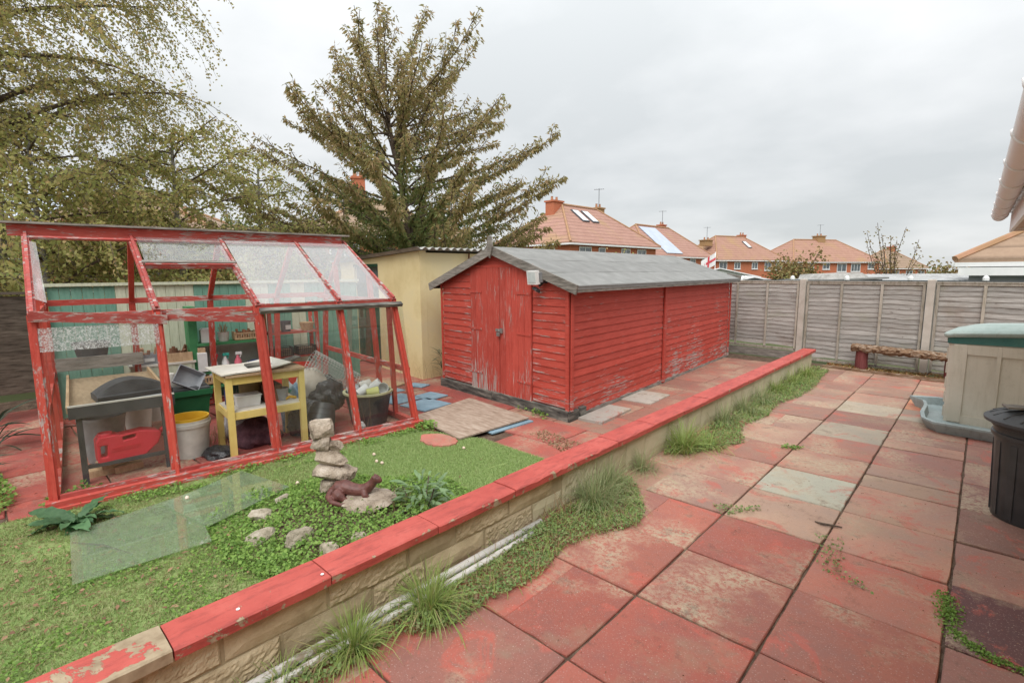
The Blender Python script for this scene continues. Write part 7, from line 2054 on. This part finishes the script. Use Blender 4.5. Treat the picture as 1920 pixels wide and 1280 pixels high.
# flag with red cross
fg = empty('flag', (-11.7, 30.1, -0.8), 'white flag with a red cross on a thin pole', 'flag')
FPv = Vector((-11.7, 30.1, 0))
mb = MB(); mb.tube([FPv + Vector((0, 0, -0.8)), FPv + Vector((0, 0, 2.78))], 0.02, 8); mb.build('pole', 'white_paint', fg, smooth=True)
fdv = Vector((-0.732, -0.681, -0.60)).normalized()
def flagp(u, v):
    w_ = 0.05 * math.sin(u * 5.0 + v)
    return FPv + fdv * (u * 0.95) + Vector((0, 0, 2.75 - v * 0.70)) + Vector((0.6, -0.6, 0)).normalized() * w_
def flag_part(nm, m__, rects, off):
    mb = MB()
    for (u0, u1, v0, v1) in rects:
        k = 8
        for q in range(k):
            ua, ub = u0 + (u1 - u0) * q / k, u0 + (u1 - u0) * (q + 1) / k
            o_ = Vector((0.5, -0.85, 0)).normalized() * off
            mb.add([flagp(ua, v0) + o_, flagp(ub, v0) + o_, flagp(ub, v1) + o_, flagp(ua, v1) + o_], [(0, 1, 2, 3)])
    return mb.build(nm, m__, fg)
flag_part('cloth', 'flag_white', [(0, 1, 0, 1)], 0.0)
flag_part('cross', 'flag_red', [(0, 1, 0.40, 0.60), (0.44, 0.56, 0, 0.40), (0.44, 0.56, 0.60, 1)], 0.006)

# ------------------------------------------------------------------ trees
def wander(p0, d0, L, n, bendv, jit, r):
    pts = [Vector(p0)]
    d = Vector(d0).normalized()
    for i in range(n):
        d = (d + Vector(bendv) * (1.0 / n) + Vector((r.gauss(0, jit), r.gauss(0, jit), r.gauss(0, jit)))).normalized()
        pts.append(pts[-1] + d * L / n)
    return pts
def along(pts, f):
    x = f * (len(pts) - 1)
    i = min(int(x), len(pts) - 2)
    return pts[i].lerp(pts[i + 1], x - i), (pts[i + 1] - pts[i]).normalized()
# cherry tree
def cherry(base, lab):
    r = random.Random(21)
    e = empty('cherry_tree', base, lab, 'tree')
    b = Vector(base)
    trunk = [b, b + Vector((0.1, 0, 1.2)), b + Vector((-0.1, 0.1, 2.6)), b + Vector((-0.2, -0.1, 4.0)), b + Vector((-0.35, -0.3, 5.6)), b + Vector((-0.4, -0.4, 6.5)), b + Vector((-0.42, -0.42, 7.3))]
    mb = MB(); mb.tube(trunk, [0.15, 0.12, 0.10, 0.07, 0.045, 0.025, 0.008], 9); mb.build('trunk', 'bark', e, smooth=True)
    lm = MB()
    C_, D_, I_ = [], [], []
    def leaves_on(pts, L, dens, f0, sl=1.0):
        n = int(L * dens)
        for _ in range(n):
            f = f0 + (1 - f0) * r.random()
            p, d = along(pts, f)
            side = Vector((r.gauss(0, 1), r.gauss(0, 1), r.gauss(0, 0.5)))
            side = (side - d * side.dot(d)).normalized()
            C_.append(p + side * r.uniform(0.0, 0.07)); D_.append(side * r.uniform(0.2, 0.9) + Vector((0, 0, -r.uniform(0.2, 1.0))) + d * r.uniform(0.0, 0.7))
    O = b + Vector((-0.1, 0, 2.3))
    nl = 100
    for k in range(nl):
        t = (k + 0.5) / nl
        th = math.radians(4 + 82 * t ** 1.15 + r.uniform(-4, 4))           # elevation of the tip
        az = k * 2.399 + r.uniform(-0.3, 0.3)
        R = (5.3 + 1.35 * math.sin(th) ** 3 - 0.55 * math.sin(2 * th)) * r.uniform(0.66, 1.04)
        tip = O + Vector((math.cos(az) * math.cos(th), math.sin(az) * math.cos(th), math.sin(th))) * R
        st, _ = along(trunk, min(0.9, 0.10 + 0.62 * math.sin(th) * r.uniform(0.75, 1.1)))
        mid = st.lerp(tip, 0.5) + Vector((math.cos(az), math.sin(az), -0.35)) * (0.10 * R * math.cos(th) + 0.05) + Vector((r.gauss(0, 0.1), r.gauss(0, 0.1), r.gauss(0, 0.08)))
        pts = []
        for q in range(10):
            u_ = q / 9
            pts.append(st * (1 - u_) ** 2 + mid * (2 * u_ * (1 - u_)) + tip * u_ ** 2 + Vector((r.gauss(0, 0.02), r.gauss(0, 0.02), r.gauss(0, 0.02))))
        L = sum((pts[q + 1] - pts[q]).length for q in range(9))
        lm.tube(pts, [0.034 * (1 - q / 10) * (0.6 + 0.4 * (1 - t)) + 0.004 for q in range(10)], 5)
        leaves_on(pts, L, (70 if t > 0.6 else (105 if t > 0.4 else 160)) * r.uniform(0.7, 1.2), 0.18 if t > 0.5 else 0.03)
        ns_ = int(2 + L * 1.45)
        for q in range(ns_):
            f2 = 0.25 + 0.68 * (q + r.random()) / ns_
            p2, d2 = along(pts, f2)
            sd_ = Vector((r.gauss(0, 1), r.gauss(0, 1), r.gauss(0.1, 0.5)))
            sd_ = (sd_ - d2 * sd_.dot(d2)).normalized()
            L2 = r.uniform(0.25, 1.0) * (1.15 - f2) * 1.5 + 0.15
            pts2 = wander(p2, d2 + sd_ * r.uniform(0.35, 0.8) + Vector((0, 0, 0.1)), L2, 5, (0, 0, 0.35), 0.07, r)
            lm.tube(pts2, [0.010 * (1 - q2 / 6) + 0.003 for q2 in range(6)], 4)
            leaves_on(pts2, L2, 64 * r.uniform(0.5, 1.2), 0.05)
    lm.build('limbs', 'bark', e)
    C2, D2 = np.array([tuple(v) for v in C_]), np.array([tuple(v) for v in D_])
    n = len(C2)
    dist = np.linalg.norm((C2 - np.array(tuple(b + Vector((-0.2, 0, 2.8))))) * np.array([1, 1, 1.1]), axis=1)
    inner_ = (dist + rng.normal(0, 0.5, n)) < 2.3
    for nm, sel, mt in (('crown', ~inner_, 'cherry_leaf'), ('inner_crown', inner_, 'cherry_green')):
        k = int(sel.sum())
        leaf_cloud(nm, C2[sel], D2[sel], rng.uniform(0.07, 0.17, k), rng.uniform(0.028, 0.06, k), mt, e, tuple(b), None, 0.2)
    print('cherry leaves', n)
cherry((-11.55, 8.40, -0.05), 'tall cherry tree with browning hanging leaves behind the outhouse')

def birch(base, H, lab, nlimb, reach, seed, leafm, ntw, twl, size, z_lo, lean=(0, 0), dens=42, trunk_r=0.2, name='birch_tree'):
    r = random.Random(seed)
    e = empty(name, base, lab, 'tree')
    b = Vector(base)
    trunk = [b + Vector((lean[0] * f + 0.08 * math.sin(f * 7), lean[1] * f, H * f)) for f in (0, 0.15, 0.3, 0.45, 0.6, 0.75, 0.9, 1.0)]
    mb = MB(); mb.tube(trunk, [trunk_r * (1 - 0.9 * f) + 0.012 for f in (0, 0.15, 0.3, 0.45, 0.6, 0.75, 0.9, 1.0)], 9); mb.build('trunk', 'birch_bark', e, smooth=True)
    lm = MB()
    C_, D_ = [], []
    for k in range(nlimb):
        t = (k + 0.5) / nlimb
        f = z_lo + (0.97 - z_lo) * t
        p, td = along(trunk, f)
        az = k * 2.399 + r.uniform(-0.4, 0.4)
        L = reach * (1 - t) ** 0.55 * r.uniform(0.7, 1.15) + 0.5
        elv = math.radians(r.uniform(15, 50))
        d = Vector((math.cos(az) * math.cos(elv), math.sin(az) * math.cos(elv), math.sin(elv)))
        pts = wander(p, d, L, 8, (0, 0, -0.55), 0.06, r)
        lm.tube(pts, [trunk_r * 0.32 * (1 - i / 9) * (1 - 0.6 * t) + 0.006 for i in range(9)], 5)
        nt_ = max(3, int(ntw * L))
        for q in range(nt_):
            f2 = 0.15 + 0.85 * r.random()
            p2, d2 = along(pts, f2)
            sd_ = Vector((r.gauss(0, 1), r.gauss(0, 1), 0)).normalized()
            L2 = twl * r.uniform(0.4, 1.2)
            pts2 = wander(p2, d2 * 0.5 + sd_ * 0.7 + Vector((0, 0, 0.2)), L2, 5, (0, 0, -1.9), 0.08, r)
            lm.tube(pts2, [0.008, 0.006, 0.005, 0.004, 0.003, 0.002], 3, False)
            for _ in range(int(L2 * dens)):
                pp_, dd_ = along(pts2, r.random())
                C_.append(pp_ + Vector((r.gauss(0, 0.05), r.gauss(0, 0.05), r.gauss(0, 0.05)))); D_.append((r.gauss(0, 0.7), r.gauss(0, 0.7), -0.6 + r.gauss(0, 0.4)))
    lm.build('limbs', 'bark', e)
    C2, D2 = np.array([tuple(v) for v in C_]), np.array([tuple(v) for v in D_])
    n = len(C2)
    leaf_cloud('crown', C2, D2, size * rng.uniform(0.7, 1.3, n), size * 0.75 * rng.uniform(0.7, 1.2, n), leafm, e, tuple(b), None, 0.15)
    print(name, 'leaves', n)
birch((-12.4, 0.35, -0.05), 12.0, 'tall weeping birch filling the top left', 54, 3.4, 5, 'birch_leaf', 9.0, 2.2, 0.054, 0.27, (0.5, 0.5), 50, 0.15)
birch((-11.3, 2.9, -0.05), 4.3, 'bushy young birch with yellowing leaves behind the greenhouse', 34, 2.3, 9, 'young_leaf', 10.0, 1.0, 0.066, 0.10, (0, 0), 46, 0.08)
birch((-10.9, 0.9, -0.05), 3.9, 'low yellow-green birch scrub below the weeping birch', 32, 2.3, 15, 'young_leaf', 10.0, 1.0, 0.066, 0.10, (0, 0), 44, 0.07)
birch((-12.3, 4.8, -0.05), 4.2, 'thin young birch left of the cherry tree', 22, 1.7, 12, 'young_leaf', 9.0, 0.8, 0.066, 0.10, (0, 0), 40, 0.07)
birch((-15.6, 2.6, -0.05), 3.4, 'orange-brown hedge shrub behind the boarded fence', 22, 2.8, 31, 'orange_leaf', 10.0, 0.8, 0.09, 0.10, (0, 0), 40, 0.07, 'hedge_shrub')
birch((-15.2, -0.9, -0.05), 3.2, 'orange-brown shrub at the far left beyond the old fence', 18, 2.4, 33, 'orange_leaf', 9.0, 0.8, 0.09, 0.10, (0, 0), 40, 0.07, 'hedge_shrub')
birch((-14.6, 5.8, -0.05), 3.0, 'green shrub between young birch and cherry tree', 18, 2.2, 37, 'cherry_green', 9.0, 0.8, 0.09, 0.10, (0, 0), 40, 0.07, 'hedge_shrub')
birch((-13.6, 9.6, -0.05), 3.3, 'dark green shrub under the cherry tree behind the outhouse', 22, 2.6, 41, 'cherry_green', 10.0, 0.8, 0.09, 0.10, (0, 0), 42, 0.06, 'hedge_shrub')
# conifer boughs at the left edge
cf = empty('conifer', (-9.9, -0.65, 0), 'dark green conifer bough reaching in at the left edge', 'conifer')
r = random.Random(3)
mb = MB(); mb.tube([(-9.9, -0.75, 0), (-9.9, -0.75, 1.6), (-9.85, -0.75, 3.0)], [0.09, 0.07, 0.03], 8); mb.build('trunk', 'bark', cf)
C_, D_ = [], []
lm = MB()
for k in range(12):
    az = r.uniform(0.4, 2.2) - 0.9; z = 1.45 + 0.11 * k
    pts = wander((-9.9, -0.75, z), (math.cos(az), math.sin(az), 0.15), 1.0 - 0.03 * k, 6, (0, 0, -0.4), 0.05, r)
    lm.tube(pts, 0.012, 5)
    for _ in range(420):
        p, d = along(pts, r.random() ** 0.7)
        s_ = d.cross(Vector((0, 0, 1))).normalized() * r.uniform(-1, 1) * 0.22
        C_.append(p + s_ + Vector((0, 0, r.gauss(0, 0.02)))); D_.append(d * 0.6 + s_ * 3 + Vector((0, 0, -0.15)))
lm.build('boughs', 'bark', cf)
leaf_cloud('needles', np.array([tuple(v) for v in C_]), np.array([tuple(v) for v in D_]), 0.09, 0.018, 'conifer', cf, (-9.9, -0.65, 0))
# bushes and small trees beyond the fence
def bush(name, base, rad, n, leafm, size, lab, stem=0.05, cat='bush'):
    e = empty(name, base, lab, cat)
    b = Vector(base)
    r = random.Random(int(base[0] * 10))
    lm = MB(); C_, D_ = [], []
    for k in range(26):
        az = k * 2.4; elv = r.uniform(0.25, 1.4)
        d = Vector((math.cos(az) * math.cos(elv) * rad[0], math.sin(az) * math.cos(elv) * rad[1], math.sin(elv) * rad[2]))
        pts = wander(b, d, d.length * r.uniform(0.7, 1.05), 6, (0, 0, 0.1), 0.1, r)
        lm.tube(pts, [stem * (1 - i / 7) + 0.006 for i in range(7)], 4)
        for _ in range(n // 26):
            p, dd = along(pts, 0.2 + 0.8 * r.random())
            C_.append(p + Vector((r.gauss(0, 0.15 * min(rad)), r.gauss(0, 0.15 * min(rad)), r.gauss(0, 0.15 * min(rad))))); D_.append((r.gauss(0, 1), r.gauss(0, 1), r.gauss(-0.2, 0.8)))
    lm.build('stems', 'bark', e)
    leaf_cloud('crown', np.array([tuple(v) for v in C_]), np.array([tuple(v) for v in D_]), size, size * 0.7, leafm, e, tuple(b))
bush('brown_bush', (-7.2, 28.8, -0.8), (1.5, 1.5, 3.5), 9000, 'bush_leaf', 0.15, 'rounded russet bush above the fence between two houses')
bush('green_bush', (-6.6, 27.2, -0.8), (1.9, 1.6, 2.3), 4500, 'young_leaf', 0.13, 'low yellow-green bush under the russet bush')
bush('slender_tree', (-3.5, 31.5, -0.8), (0.55, 0.55, 5.3), 1500, 'bush_leaf', 0.11, 'slender sparse tree standing before the long house', 0.025, 'tree')
bush('shed_climber', (-12.6, 20.2, -0.5), (1.3, 2.4, 3.3), 3600, 'young_leaf', 0.13, 'yellow-green shrub showing above the shed ridge')
bush('dark_shrub', (-16.5, 33.5, -0.8), (1.8, 1.8, 3.0), 2500, 'conifer', 0.2, 'dark green shrub at the end of the shed roof')
bush('far_hedge', (-2.2, 60.0, -1.5), (4.0, 3.0, 4.2), 4000, 'bush_leaf', 0.3, 'distant brown hedge left of the bungalow', 0.05, 'hedge')
bush('outhouse_shrub', (-8.75, 4.55, 0.0), (0.35, 0.35, 0.5), 900, 'conifer', 0.05, 'small dark shrub at the outhouse door', 0.01, 'shrub')
